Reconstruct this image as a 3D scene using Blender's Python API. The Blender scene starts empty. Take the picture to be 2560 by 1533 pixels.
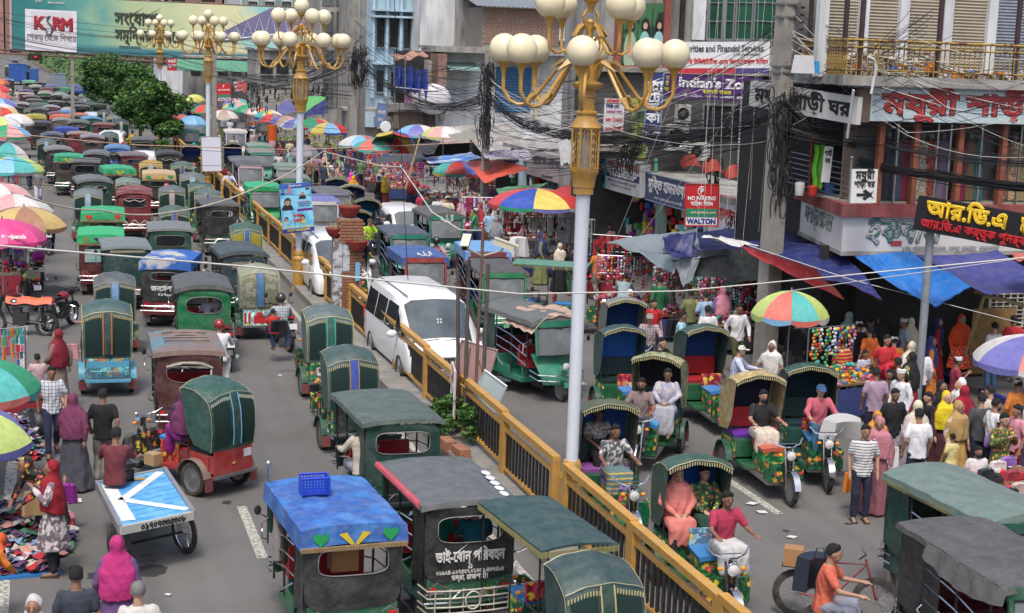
import bpy,math,random
from math import sin,cos,pi,radians,sqrt,atan2,hypot
from mathutils import Vector,Matrix
random.seed(7)
S=bpy.context.scene
C=S.collection
# camera
FPX,PITCH,ROLL,CAMH,YAW=3897.2,0.16558,0.035246,7.6,atan2(.287,.958)
cp,sp,cr,sr=cos(PITCH),sin(PITCH),cos(ROLL),sin(ROLL)
cy,sy=cos(YAW),sin(YAW)
def road(v):
 return Vector((cy*v[0]+sy*v[1],-sy*v[0]+cy*v[1],v[2]))
_d=road((0,cp,-sp));_r0=Vector((1,0,0));_u0=Vector((0,sp,cp))
_r=road(_r0*cr+_u0*sr);_u=road(_u0*cr-_r0*sr)
cam=bpy.data.cameras.new('camera');cam.lens=FPX/2560*36;cam.sensor_width=36
cam.clip_start=.1;cam.clip_end=3000
camo=bpy.data.objects.new('camera',cam);C.objects.link(camo);S.camera=camo
camo.matrix_world=Matrix(((_r[0],_u[0],-_d[0],0),(_r[1],_u[1],-_d[1],0),(_r[2],_u[2],-_d[2],CAMH),(0,0,0,1)))
def ray(px,py):
 a=(px-1280)/FPX;b=-(py-766.5)/FPX
 return _d+_r*a+_u*b
def at(px,py,z=0.):
 "point of the place that the photograph shows at this pixel, at height z"
 r=ray(px,py);t=(z-CAMH)/r[2]
 return Vector((r[0]*t,r[1]*t,z))
def on(px,py,y):
 "point of the place shown at this pixel, at distance y along the road"
 r=ray(px,py);t=y/r[1]
 return Vector((r[0]*t,y,CAMH+r[2]*t))
 # light
W=bpy.data.worlds.new('World');S.world=W;W.use_nodes=True
nt=W.node_tree;bg=nt.nodes['Background']
sky=nt.nodes.new('ShaderNodeTexSky');sky.sky_type='NISHITA';sky.sun_disc=False
SUN_EL,SUN_AZ=radians(62),radians(205)
sky.sun_elevation=SUN_EL;sky.sun_rotation=SUN_AZ;sky.dust_density=5;sky.air_density=1.0;sky.ozone_density=.4
nt.links.new(sky.outputs[0],bg.inputs[0]);bg.inputs[1].default_value=.145
sl=bpy.data.lights.new('sun','SUN');sl.energy=1.5;sl.angle=radians(12);sl.color=(1,.975,.94)
so=bpy.data.objects.new('sun',sl);C.objects.link(so)
_sd=Vector((sin(SUN_AZ)*cos(SUN_EL),cos(SUN_AZ)*cos(SUN_EL),sin(SUN_EL)))
so.rotation_euler=_sd.to_track_quat('Z','Y').to_euler()
S.view_settings.view_transform='Standard';S.view_settings.look='None'
S.view_settings.gamma=1;S.view_settings.exposure=.50;S.view_settings.use_curve_mapping=False
# materials
MT={}
def node(t,ty,**k):
 n=t.nodes.new(ty)
 for a,b in k.items():
  if a=='i':
   for q,w in b.items():n.inputs[q].default_value=w
  else:setattr(n,a,b)
 return n
def mat(name,col=(.5,.5,.5),rough=.7,metal=0,var=.18,scale=6.,bump=.0,bscale=30.,objc=False,kind=None,col2=(.1,.1,.1),amt=.5,emit=0,alpha=1,trans=0,dust=0.,spec=.4,coords='Object',stretch=(1,1,1)):
 if name in MT:return MT[name]
 m=bpy.data.materials.new(name);m.use_nodes=True;t=m.node_tree;L=t.links.new
 p=t.nodes['Principled BSDF'];MT[name]=m
 p.inputs['Roughness'].default_value=rough;p.inputs['Metallic'].default_value=metal
 p.inputs['Specular IOR Level'].default_value=spec
 tc=node(t,'ShaderNodeTexCoord');mp=node(t,'ShaderNodeMapping');mp.inputs['Scale'].default_value=stretch
 L(tc.outputs[coords],mp.inputs[0]);vec=mp.outputs[0]
 if objc:
  oi=node(t,'ShaderNodeObjectInfo');base=oi.outputs['Color'];
  ad=node(t,'ShaderNodeVectorMath',operation='ADD');mu=node(t,'ShaderNodeMath',operation='MULTIPLY');mu.inputs[1].default_value=40
  L(oi.outputs['Random'],mu.inputs[0]);L(vec,ad.inputs[0]);L(mu.outputs[0],ad.inputs[1]);vec=ad.outputs[0]
 else:
  rg=node(t,'ShaderNodeRGB');rg.outputs[0].default_value=(*col,1);base=rg.outputs[0]
 def mix(a,b,f,bt='MIX'):
  x=node(t,'ShaderNodeMix',data_type='RGBA',blend_type=bt)
  for s_,v in((0,f),(6,a),(7,b)):
   if hasattr(v,'links'):L(v,x.inputs[s_])
   else:x.inputs[s_].default_value=v if s_==0 else(*v,1)
  return x.outputs[2]
 def ramp(src,a,b,c0=(0,0,0),c1=(1,1,1)):
  r=node(t,'ShaderNodeValToRGB');r.color_ramp.elements[0].position=a;r.color_ramp.elements[1].position=b
  r.color_ramp.elements[0].color=(*c0,1);r.color_ramp.elements[1].color=(*c1,1);L(src,r.inputs[0]);return r.outputs[0]
 def noise(sc,det=4,ro=.6,v=None):
  n=node(t,'ShaderNodeTexNoise');n.inputs['Scale'].default_value=sc;n.inputs['Detail'].default_value=det
  n.inputs['Roughness'].default_value=ro;L(v or vec,n.inputs[0]);return n.outputs[0]
 if kind=='asphalt':
  mp2=node(t,'ShaderNodeMapping');mp2.inputs['Scale'].default_value=(1,.035,1);L(tc.outputs[coords],mp2.inputs[0])
  base=mix(base,col2,ramp(noise(.9,3,.5,mp2.outputs[0]),.38,.68));base=mix(base,mix(base,(.55,.55,.55),1.,'MULTIPLY'),ramp(noise(.7,8,.75),.60,.78));base=mix(base,mix(base,(1.6,1.6,1.55),1.,'MULTIPLY'),ramp(noise(38,2),.60,.75))
 if kind=='floral':
  nz=node(t,'ShaderNodeTexNoise');nz.inputs['Scale'].default_value=amt*2.6;L(vec,nz.inputs[0]);vm=node(t,'ShaderNodeVectorMath',operation='SCALE');vm.inputs[3].default_value=.9/amt;L(nz.outputs[1],vm.inputs[0]);va=node(t,'ShaderNodeVectorMath',operation='ADD');L(vec,va.inputs[0]);L(vm.outputs[0],va.inputs[1]);vec=va.outputs[0]
  base=mix(base,mix(base,(3.2,3.0,2.2),1.,'MULTIPLY'),ramp(noise(amt*1.7,2),.52,.56))
  vo=node(t,'ShaderNodeTexVoronoi');vo.inputs['Scale'].default_value=amt;L(vec,vo.inputs[0])
  f=ramp(vo.outputs[0],.30,.38,(.9,.9,.9),(0,0,0))
  hs=node(t,'ShaderNodeHueSaturation');hs.inputs['Color'].default_value=(.75,.08,.05,1)
  sp_=node(t,'ShaderNodeSeparateColor');L(vo.outputs['Color'],sp_.inputs[0])
  h=node(t,'ShaderNodeMapRange',i={3:.46,4:.66});L(sp_.outputs[0],h.inputs[0]);L(h.outputs[0],hs.inputs[0])
  base=mix(base,hs.outputs[0],f);base=mix(base,col2,ramp(vo.outputs[0],.10,.14,(1,1,1),(0,0,0)))
 elif kind=='blotch':
  base=mix(base,col2,ramp(noise(amt,3),.48,.56))
 elif kind=='stripe':
  w=node(t,'ShaderNodeTexWave',bands_direction='Z');w.inputs['Scale'].default_value=amt;w.inputs['Distortion'].default_value=.4;L(vec,w.inputs[0])
  base=mix(base,col2,ramp(w.outputs[1],.78,.84))
 elif kind=='check':
  for bd in('X','Z'):
   w=node(t,'ShaderNodeTexWave',bands_direction=bd);w.inputs['Scale'].default_value=amt;L(vec,w.inputs[0])
   base=mix(base,col2,ramp(w.outputs[1],.90,.97))
 elif kind=='print':
  vo=node(t,'ShaderNodeTexVoronoi');vo.inputs['Scale'].default_value=amt;L(vec,vo.inputs[0])
  base=mix(base,vo.outputs['Color'],.75)
 if var:
  f=ramp(noise(scale,5),.3,.75)
  base=mix(base,mix(base,(1-var*2,1-var*2,1-var*2),1.,'MULTIPLY'),f)
 if dust:
  base=mix(base,(.36,.34,.31),ramp(noise(scale*.6,6,.7),.42,.8,(0,0,0),(dust,dust,dust)))
 L(base,p.inputs['Base Color'])
 if bump:
  b=node(t,'ShaderNodeBump');b.inputs['Strength'].default_value=bump;b.inputs['Distance'].default_value=.03
  L(noise(bscale,4),b.inputs['Height']);L(b.outputs[0],p.inputs['Normal'])
 if emit:L(base,p.inputs['Emission Color']);p.inputs['Emission Strength'].default_value=emit
 if trans:p.inputs['Transmission Weight'].default_value=trans
 if alpha<1:p.inputs['Alpha'].default_value=alpha
 return m
cloth=mat('cloth',objc=True,rough=.9,var=.12,scale=9,bump=.5,bscale=16)
canvas=mat('canvas',objc=True,rough=.5,var=.14,scale=7,bump=.7,bscale=6,dust=.18)
paint=mat('paint',objc=True,rough=.35,var=.08,scale=5,dust=.25)
plastic=mat('plastic',objc=True,rough=.4,var=.04)
skin=mat('skin',objc=True,rough=.55,var=.05,scale=12)
hairm=mat('hair',(.012,.011,.012),.6,var=.1,scale=60,bump=.8,bscale=90)
floral=mat('painted_floral_panel',objc=True,rough=.4,kind='floral',col2=(.8,.6,.1),amt=7,var=.06)
fcloth=mat('floral_cloth',objc=True,rough=.9,kind='floral',col2=(.75,.7,.5),amt=14,var=.1,bump=.4,bscale=16)
bcloth=mat('blotched_cloth',objc=True,rough=.9,kind='blotch',col2=(.55,.5,.5),amt=11,var=.1,bump=.4,bscale=16)
scloth=mat('striped_cloth',objc=True,rough=.9,kind='stripe',col2=(.05,.05,.07),amt=6.5,var=.08,bump=.3,bscale=16)
rcloth=mat('red_striped_cloth',objc=True,rough=.9,kind='stripe',col2=(.5,.35,.08),amt=4,var=.08,bump=.3,bscale=16)
ccloth=mat('checked_cloth',objc=True,rough=.9,kind='check',col2=(.12,.14,.2),amt=5,var=.08,bump=.3,bscale=16)
pcloth=mat('patchwork_cloth',objc=True,rough=.9,kind='print',amt=9,var=.1,bump=.5,bscale=20)
chrome=mat('chrome',(.75,.75,.77),.18,1.,var=.1)
steel=mat('steel',(.42,.42,.43),.4,.9,var=.15)
rubber=mat('rubber',(.025,.024,.023),.85,var=.15,dust=.35)
blackm=mat('black_metal',(.02,.02,.022),.45,.3,var=.1,dust=.15)
dark=mat('interior_shade',(.03,.03,.032),.9,var=0)  # near-black colour standing in for the shade of interiors and recesses
glass=mat('windscreen_glass',(.30,.33,.35),.07,var=.38,scale=1.6,spec=.9,alpha=.72)
dglass=mat('dark_glass',(.02,.022,.026),.06,var=0,spec=.9)
lampglass=mat('lamp_glass',(.6,.6,.58),.15,var=0,spec=.8)
wood=mat('wood',(.23,.15,.08),.8,var=.25,scale=14,stretch=(1,1,.1))
bamboo=mat('bamboo',(.42,.32,.17),.7,var=.2,scale=8)
white=mat('white_paint',(.78,.79,.8),.5,var=.06,scale=3)
redlens=mat('red_lens',(.6,.02,.02),.25,var=0)
orangelens=mat('orange_lens',(.8,.25,.02),.25,var=0)
# mesh builder
class MB:
 def __init__(s):s.v=[];s.f=[];s.m=[];s.k=0
 def add(s,vs,fs):
  b=len(s.v);s.v+=[tuple(q)for q in vs]
  for q in fs:s.f.append([b+i for i in q]);s.m.append(s.k)
  return s
 def box(s,c,d,rz=0,top=1.,tilt=None):
  x,y,z=d[0]/2,d[1]/2,d[2]/2;R=Matrix.Rotation(rz,3,'Z')
  if tilt:R=R@Matrix.Rotation(tilt[0],3,tilt[1])
  vs=[R@Vector((a*x*(top if e>0 else 1),b*y*(top if e>0 else 1),e*z))+Vector(c)for e in(-1,1)for a,b in((-1,-1),(1,-1),(1,1),(-1,1))]
  return s.add(vs,[(3,2,1,0),(4,5,6,7),(0,1,5,4),(1,2,6,5),(2,3,7,6),(3,0,4,7)])
 def tube(s,pts,r=.02,n=6,closed=False,caps=True):
  pts=[Vector(p)for p in pts];N=len(pts);rs=r if isinstance(r,(list,tuple))else[r]*N
  vs=[];up=None
  for i,p in enumerate(pts):
   a=pts[i-1]if(i or closed)else p;b=pts[(i+1)%N]if(i<N-1 or closed)else p
   t=(b-a);t=t.normalized()if t.length>1e-9 else Vector((0,0,1))
   if up is None:up=Vector((0,0,1))if abs(t.z)<.9 else Vector((1,0,0))
   u=t.cross(up);u=u.normalized()if u.length>1e-6 else t.orthogonal().normalized();w=u.cross(t).normalized();up=w
   vs+=[p+(u*cos(2*pi*j/n)+w*sin(2*pi*j/n))*rs[i]for j in range(n)]
  fs=[]
  for i in range(N if closed else N-1):
   q=(i+1)%N
   fs+=[(i*n+j,i*n+(j+1)%n,q*n+(j+1)%n,q*n+j)for j in range(n)]
  if caps and not closed:fs+=[tuple(range(n))[::-1],tuple((N-1)*n+j for j in range(n))]
  return s.add(vs,fs)
 def lathe(s,prof,c=(0,0,0),n=16,axis='Z',cap=True):
  vs=[]
  for r,z in prof:
   for j in range(n):
    a=2*pi*j/n;p=(r*cos(a),r*sin(a),z)
    if axis=='X':p=(z,r*cos(a),r*sin(a))
    if axis=='Y':p=(r*cos(a),z,r*sin(a))
    vs.append(Vector(p)+Vector(c))
  fs=[(i*n+j,i*n+(j+1)%n,(i+1)*n+(j+1)%n,(i+1)*n+j)for i in range(len(prof)-1)for j in range(n)]
  if cap:fs+=[tuple(range(n))[::-1],tuple((len(prof)-1)*n+j for j in range(n))]
  return s.add(vs,fs)
 def ell(s,c,r,nu=10,nv=7):
  r=r if isinstance(r,(list,tuple))else(r,r,r)
  vs=[(c[0]+r[0]*sin(pi*i/nv)*cos(2*pi*j/nu),c[1]+r[1]*sin(pi*i/nv)*sin(2*pi*j/nu),c[2]+r[2]*cos(pi*i/nv))for i in range(nv+1)for j in range(nu)]
  return s.add(vs,[(i*nu+j,(i+1)*nu+j,(i+1)*nu+(j+1)%nu,i*nu+(j+1)%nu)for i in range(nv)for j in range(nu)])
 def grid(s,fn,nu,nv,th=0.):
  P=[[Vector(fn(i/nu,j/nv))for j in range(nv+1)]for i in range(nu+1)]
  vs=[p for row in P for p in row];w=nv+1
  fs=[(i*w+j,(i+1)*w+j,(i+1)*w+j+1,i*w+j+1)for i in range(nu)for j in range(nv)]
  if th:
   n=len(vs);vn=[]
   for i in range(nu+1):
    for j in range(nv+1):
     a=P[min(i+1,nu)][j]-P[max(i-1,0)][j];b=P[i][min(j+1,nv)]-P[i][max(j-1,0)]
     k=a.cross(b);k=k.normalized()if k.length>1e-9 else Vector((0,0,1));vn.append(P[i][j]-k*th)
   fs+=[tuple(q+n for q in f[::-1])for f in list(fs)]
   vs+=vn
   e=[i*w for i in range(nu+1)]+[nu*w+j for j in range(1,w)]+[i*w+nv for i in range(nu-1,-1,-1)]+[j for j in range(nv-1,0,-1)]
   fs+=[(e[q],e[(q+1)%len(e)],e[(q+1)%len(e)]+n,e[q]+n)for q in range(len(e))]
  return s.add(vs,fs)
 def prism(s,poly,a,b,ax='X'):
  n=len(poly);vs=[]
  for t in(a,b):
   for p in poly:vs.append({'X':(t,p[0],p[1]),'Y':(p[0],t,p[1]),'Z':(p[0],p[1],t)}[ax])
  return s.add(vs,[tuple(range(n))[::-1],tuple(range(n,2*n))]+[(i,(i+1)%n,n+(i+1)%n,n+i)for i in range(n)])
 def quad(s,*p):return s.add(p,[tuple(range(len(p)))])
 def mesh(s,name,mats,smooth=True):
  me=bpy.data.meshes.new(name);me.from_pydata(s.v,[],s.f)
  for m in(mats if isinstance(mats,(list,tuple))else[mats]):me.materials.append(m)
  if any(s.m):me.polygons.foreach_set('material_index',s.m)
  if smooth:
   me.shade_smooth();me.set_sharp_from_angle(angle=radians(38))
  me.update();return me
 def build(s,name,mats,parent=None,color=None,smooth=True,**tg):
  return link(name,s.mesh(name,mats,smooth),parent,color=color,**tg)
def link(name,me,parent=None,loc=(0,0,0),rz=0,color=None,label=None,cat=None,group=None,kind=None):
 o=bpy.data.objects.new(name,me);C.objects.link(o);o.location=loc
 if rz:o.rotation_euler=(0,0,rz)
 if parent:o.parent=parent
 if color:o.color=(*color[:3],1)
 tag(o,label,cat,group,kind);return o
def tag(o,label=None,cat=None,group=None,kind=None):
 if label:o['label']=label
 if cat:o['category']=cat
 if group:o['group']=group
 if kind:o['kind']=kind
 return o
def thing(name,label,cat,loc=(0,0,0),rz=0,group=None,scale=None):
 o=bpy.data.objects.new(name,None);C.objects.link(o);o.location=loc;o.rotation_euler=(0,0,rz)
 o.empty_display_size=.2
 if scale:o.scale=(scale,)*3 if not isinstance(scale,(tuple,list))else scale
 return tag(o,label,cat,group)
class Kit:
 "the parts of one kind of thing; place() makes an individual from it, sharing mesh data"
 def __init__(s):s.p=[]
 def add(s,name,mb,mats,color=None,parent=None,off=(0,0,0),rot=None,smooth=True):
  me=mb.mesh(name,mats,smooth)if isinstance(mb,MB)else mb
  s.p.append((name,me,color,parent,off,rot));return len(s.p)-1
 def place(s,name,label,cat,loc,rz=0,group=None,col={},scale=None,skip=(),mats={},root=None):
  root=root or thing(name,label,cat,loc,rz,group,scale);made=[]
  for(n,me,c,par,off,rot)in s.p:
   if n in skip or(par is not None and made[par]is None):made.append(None);continue
   o=bpy.data.objects.new(n,me);C.objects.link(o);o.location=off
   if rot:o.rotation_euler=rot
   o.parent=made[par]if par is not None else root
   c=col.get(n,c)
   if c:o.color=(*c[:3],1)
   if n in mats:
    o.material_slots[0].link='OBJECT';o.material_slots[0].material=mats[n]
   made.append(o)
  return root
  # lettering
def lettering(parent,body,o,ux,uy,size,m,width=None,align='CENTER',fat=.035,name='lettering',depth=.006,shear=0,space=1.):
 "real letters laid flat on a board: o = centre, ux/uy = unit vectors of the board"
 cu=bpy.data.curves.new(name,'FONT');cu.body=body;cu.size=1;cu.align_x=align;cu.align_y='CENTER'
 cu.fill_mode='NONE';cu.bevel_depth=fat;cu.bevel_resolution=0;cu.resolution_u=2;cu.shear=shear;cu.space_character=space
 ob=bpy.data.objects.new(name,cu);C.objects.link(ob)
 me=bpy.data.meshes.new_from_object(ob)
 bpy.data.objects.remove(ob)
 if not me.vertices:return None
 xs=[v.co.x for v in me.vertices];k=size
 ux=Vector(ux).normalized();uy=Vector(uy).normalized();n=ux.cross(uy)
 kx=(width/(max(xs)-min(xs)))if width else k
 o=Vector(o)
 ms={}
 for v in me.vertices:
  v.co=o+ux*(v.co.x*kx)+uy*(v.co.y*k)+n*(depth*(.5+v.co.z/max(fat,1e-4)*.5))
 me.materials.clear();me.materials.append(m)
 ob=link(name,me,parent)
 return ob
# helpers in world coordinates
def wlink(o,root):
 "parent a mesh made in world coordinates to a thing's Empty"
 o.parent=root
 if root.type=='EMPTY':o.matrix_parent_inverse=root.matrix_basis.inverted()
 return o
def WB(mb,name,mats,root=None,color=None,smooth=True,**k):
 o=link(name,mb.mesh(name,mats,smooth),None,color=color,**k)
 return wlink(o,root)if root else o
def rect(px0,py0,px1,py1,s):
 m=(py0+py1)/2;q=(px0+px1)/2
 return on(px0,m,s).x,on(q,py1,s).z,on(px1,m,s).x,on(q,py0,s).z
def fbox(px0,py0,px1,py1,s,dep,mb=None,z0=None):
 x0,a,x1,b=rect(px0,py0,px1,py1,s)
 if z0 is not None:a=z0
 mb=mb or MB();return mb.box(((x0+x1)/2,s+dep/2,(a+b)/2),(x1-x0,abs(dep),b-a))
def lett(root,body,o,ux,uy,size,m,width=None,**k):
 t=lettering(None,body,o,ux,uy,size,m,width,**k)
 if t and root:wlink(t,root)if root.type=='EMPTY' else setattr(t,'parent',root)
 return t
def board(name,label,cat,P0,P1,h,col,th=.06,texts=(),frame=None,m=None,group=None,panels=()):
 "sign board hung between two top corners; texts = (words, u, v, size, colour, width, extra)"
 P0,P1=Vector(P0),Vector(P1);u=(P1-P0);L=u.length;u.normalize();up=Vector((0,0,1));up=(up-u*up.dot(u)).normalized();n=u.cross(up)
 c=(P0+P1)/2-up*h/2
 root=thing(name,label,cat,(c.x,c.y,c.z-h/2),0,group)
 b=MB();f=c+n*th/2;k=c-n*th/2
 cs=[q+u*a*L/2+up*e*h/2 for q in(k,f)for a,e in((-1,-1),(1,-1),(1,1),(-1,1))]
 b.add(cs,[(3,2,1,0),(4,5,6,7),(0,1,5,4),(1,2,6,5),(2,3,7,6),(3,0,4,7)])
 WB(b,'board',m or plastic,root,col,smooth=False)
 if frame:
  e=[c+u*a*(L/2)+up*q*(h/2)+n*(th/2)for a,q in((-1,-1),(1,-1),(1,1),(-1,1))]
  WB(MB().tube(e,.025,4,closed=True),'frame',plastic,root,frame)
 for(u0,v0,u1,v1,pc)in panels:
  q=MB().quad(*[f+n*.004+u*(a-.5)*L+up*(e-.5)*h for a,e in((u0,v0),(u1,v0),(u1,v1),(u0,v1))]);WB(q,'printed_field',plastic,root,pc)
 for t in texts:
  s_,a,e,z,cl=t[:5];w=t[5]if len(t)>5 else None;kw=t[6]if len(t)>6 else{}
  lett(root,s_,f+n*.008+u*(a-.5)*L+up*(e-.5)*h,u,up,z,ink(cl),w*L if w else None,**kw)
 return root
def ink(c):
 n='ink_%02d_%02d_%02d'%tuple(int(q*99)for q in c);return mat(n,c,.5,var=0)
BLACK,WHITE,RED,NAVY=(.02,.02,.02),(.8,.8,.8),(.55,.02,.03),(.03,.04,.2)
X,Y,Z=Vector((1,0,0)),Vector((0,1,0)),Vector((0,0,1))
# ground
asph=mat('asphalt',(.150,.146,.140),.86,var=.11,scale=.45,bump=.35,bscale=70,dust=.10,kind='asphalt',col2=(.105,.103,.10))
def ground():
 g=MB().quad((-400,-60,0),(500,-60,0),(500,900,0),(-400,900,0))
 WB(g,'road',asph,kind='structure')
 line=mat('road_marking',(.50,.49,.43),.8,kind='blotch',col2=(.2,.195,.18),amt=16,var=.15)
 lb=MB()
 y=4
 while y<70:
  lb.quad((-.79,y,.004),(-.60,y,.004),(-.62-.0*y,y+4,.004),(-.81,y+4,.004));y+=4
 WB(lb,'edge_marking',line,kind='structure')
 for(x,y0,y1)in((2.86,22.2,24.85),(2.86,34,36.4),(11.6,22.9,25.6),(11.6,33,35.5)):
  WB(MB().quad((x,y0,.004),(x+.16,y0,.004),(x+.16,y1,.004),(x,y1,.004)),'lane_marking',line,kind='structure')
 WB(MB().quad((6.5,12,.004),(6.63,12,.004),(6.58,70,.004),(6.45,70,.004)),'kerb_marking',line,kind='structure')
 WB(MB().quad((-3.2,47.0,.004),(-1.2,47.2,.004),(-1.2,47.35,.004),(-3.2,47.15,.004)),'parking_marking',line,kind='structure')
 pm=mat('road_stain',(.045,.045,.045),.5,var=.1)
 for(px,py,r)in((372,1428,.28),(368,1388,.09),(240,1440,.14),(382,1402,.05),(565,1257,.09),(560,1190,.06),(870,1310,.2),(2120,1310,.06),(1965,1328,.06)):
  c=at(px,py);m_=MB();n=14
  m_.add([(c.x+r*(1+.35*random.uniform(-1,1))*cos(2*pi*i/n),c.y+r*1.1*(1+.3*random.uniform(-1,1))*sin(2*pi*i/n),.003)for i in range(n)],[tuple(range(n))])
  WB(m_,'road_stain',pm,kind='structure')
 conc=mat('kerb_concrete',(.27,.26,.24),.9,var=.22,scale=3,bump=.4,bscale=20)
 md=MB()
 md.box((7.5,26.3,.09),(.8,29.3,.18));md.box((7.5,47.0,.09),(.86,12,.2));md.box((7.4,62,.09),(.86,17.8,.19))
 WB(md,'median',conc,kind='structure',smooth=False)
 kb=MB()
 for i in range(38):
  kb.k=i%2 if 36<12+i*.8<43 else 0
  kb.box((7.03,12.4+i*.8,.11),(.16,.78,.22))
 WB(kb,'median_kerb',[conc,mat('kerb_black',(.05,.05,.05),.8),],kind='structure',smooth=False)
 wide=MB();wide.add([(6.6,71,.15),(8.6,71,.15),(9.5,110,.15),(4.6,110,.15),(6.6,71,0),(8.6,71,0),(9.5,110,0),(4.6,110,0)],[(0,1,2,3),(4,5,1,0),(3,7,4,0),(1,5,6,2)])
 WB(wide,'planted_median',mat('median_soil',(.09,.075,.05),.95,var=.3,scale=2),kind='structure')
 pv=mat('pavement_concrete',(.2,.19,.175),.9,var=.22,scale=1.5,bump=.3,bscale=25)
 WB(MB().box((29.2,22,.06),(17,24,.12)).box((31,78,.06),(27,84,.12)),'pavement',pv,kind='structure',smooth=False)
 kk=MB();tl=mat('blue_tile',(.03,.03,.22),.4,var=.1)
 for i in range(22):
  kk.k=1 if i%4<3 else 0
  kk.box((20.64,33.4-i*.75,.075),(.14,.74,.15))
 WB(kk,'pavement_kerb',[pv,tl],kind='structure',smooth=False)
ground()
def litter():
 m=mat('paper_litter',(.6,.6,.58),.8,var=.1)
 for(px,py,r)in((540,1006,.03),(182,1255,.2),(162,1296,.07),(168,1330,.05),(420,1490,.05),(1980,1345,.1),(1880,1262,.12),(1905,1283,.12),(1985,1240,.1),(2040,1400,.06),(1460,828,.06),(232,750,.05),(601,846,.04),(1490,775,.1),(700,940,.06)):
  c=at(px,py);a=random.uniform(0,3);q=[Vector((c.x,c.y,.012))+Vector((cos(a+i*pi/2)*r,sin(a+i*pi/2)*r*.8,random.uniform(0,.02)))for i in range(4)]
  b=MB().quad(*q);b.add([p-Vector((0,0,.006))for p in q],[(3,2,1,0)])
  WB(b,'paper_scrap',m,label='crumpled scrap of pale paper lying on the asphalt',cat='litter',group='scraps of paper on the road')
litter()
# railing on the median
yel=mat('yellow_rail_paint',(.53,.29,.058),.5,var=.14,scale=5,dust=.3)
def railing(y0,n,step,label,nb=14):
 root=thing('median_railing',label,'railing',(7.6,y0,.18))
 post=MB().box((0,0,.5),(.13,.13,1.0)).mesh('post',yel,False)
 bar=MB().box((0,0,.33),(.03,.075,.66)).mesh('baluster',blackm,False)
 top=MB().box((0,step/2,0),(.13,step,.1)).mesh('top_rail',yel,False)
 mid=MB().box((0,step/2,0),(.07,step-.15,.06)).mesh('lower_rail',yel,False)
 bot=MB().box((0,step/2,0),(.07,step-.12,.05))
 for i in range(16):bot.box((0,.1+i*(step-.2)/16+.06,.035),(.06,.03,.05))
 bot=bot.mesh('bottom_rail',yel,False)
 def p(nm,me,x,y,z):
  o=bpy.data.objects.new(nm,me);C.objects.link(o);o.parent=root;o.location=(x,y,z);return o
 for i in range(n):
  dz=random.uniform(-.025,.025);y=i*step;x=random.uniform(-.02,.02)
  p('post',post,x,y+.07,dz);p('top_rail',top,x,y,1.04+dz)
  p('lower_rail',mid,x,y,.82+dz);p('bottom_rail',bot,x,y,.12+dz)
  if i%1==0:p('post',post,x,y+step-.07,dz)
  for j in range(nb):p('baluster',bar,x,y+.14+(j+.6)*(step-.28)/nb,.14+dz)
railing(10.3,4,2.95,'yellow railing with black bars at the bottom edge before the near white lamp post')
railing(22.6,6,2.96,'yellow railing with black bars between the near lamp post and the brick pillar')
railing(41.4,2,2.6,'short yellow railing between the brick pillar and the second lamp post')
railing(47.2,8,3.05,'long yellow railing of the far median from the poster post towards the trees')
railing(72.5,9,3.3,'farthest yellow railing along the median under the trees',8)
# brick pillar with pots
brickm=mat('brick',(.36,.17,.10),.9,var=.25,scale=9,bump=.4,bscale=40,objc=False)
mortar=mat('mortar',(.30,.27,.24),.95,var=.2,scale=6)
def pillar():
 root=thing('brick_pillar','square brick pillar with torn posters and red flower pots in the railing','pillar',(7.45,40.8,0))
 WB(MB().box((7.62,40.8,1.47),(.50,.50,2.94)).box((7.30,40.75,1.2),(.22,.46,2.4)),'core',mortar,root,smooth=False)
 b=MB().box((0,0,0),(.21,.05,.062)).mesh('brick',brickm,False);b2=MB().box((0,0,0),(.05,.21,.062)).mesh('brick',brickm,False)
 for k in range(36):
  z=.06+k*.081
  for j in range(3):
   x=7.44+j*.22-(.05 if k%2 else 0)
   if x>7.36:link('brick',b,root,(x-7.45,40.525-40.8+random.uniform(-.006,.006),z))
   if j<2:link('brick',b2,root,(7.345-7.45,-.14+j*.23,z))
 pm=mat('torn_poster',(.5,.55,.6),.8,kind='blotch',col2=(.2,.16,.14),amt=5,var=.2)
 WB(MB().box((7.27,40.49,1.35),(.25,.012,2.0)).box((7.5,40.493,1.9),(.18,.012,.7)),'torn_poster',pm,root,smooth=False)
 potm=mat('red_clay_pot',(.30,.04,.035),.6,var=.15)
 prof=[(.10,0),(.18,.06),(.26,.18),(.29,.27),(.31,.28),(.31,.32),(.27,.32),(.24,.27)]
 for(dx,dy,z,r)in((7.62,40.8,2.94,1),(7.22,40.75,2.42,.8),(7.78,40.44,2.08,.95)):
  t=thing('flower_pot',{1:'red bowl flower pot with dry stalks on top of the brick pillar',.8:'small red flower pot on the left shoulder of the brick pillar',.95:'red flower pot fixed low on the right of the brick pillar'}[r],'flower pot',(dx,dy,z),scale=r)
  MB().lathe(prof,n=18,cap=False).build('bowl',potm,t);MB().lathe([(.02,.27),(.26,.27)],n=12).build('soil',mat('dry_soil',(.2,.15,.09),.95),t)
  st=MB()
  for i in range(26):
   a=random.uniform(0,6.3);q=random.uniform(.02,.22)
   st.tube([(q*cos(a),q*sin(a),.27),(q*1.5*cos(a),q*1.5*sin(a),.27+random.uniform(.08,.25))],.006,3)
  st.build('dry_stalk',mat('dry_grass',(.35,.3,.16),.9),t,kind='stuff')
 WB(MB().box((7.80,40.43,1.55),(.12,.012,.5)),'blue_poster',ink((.15,.4,.65)),root)
pillar()
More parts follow.
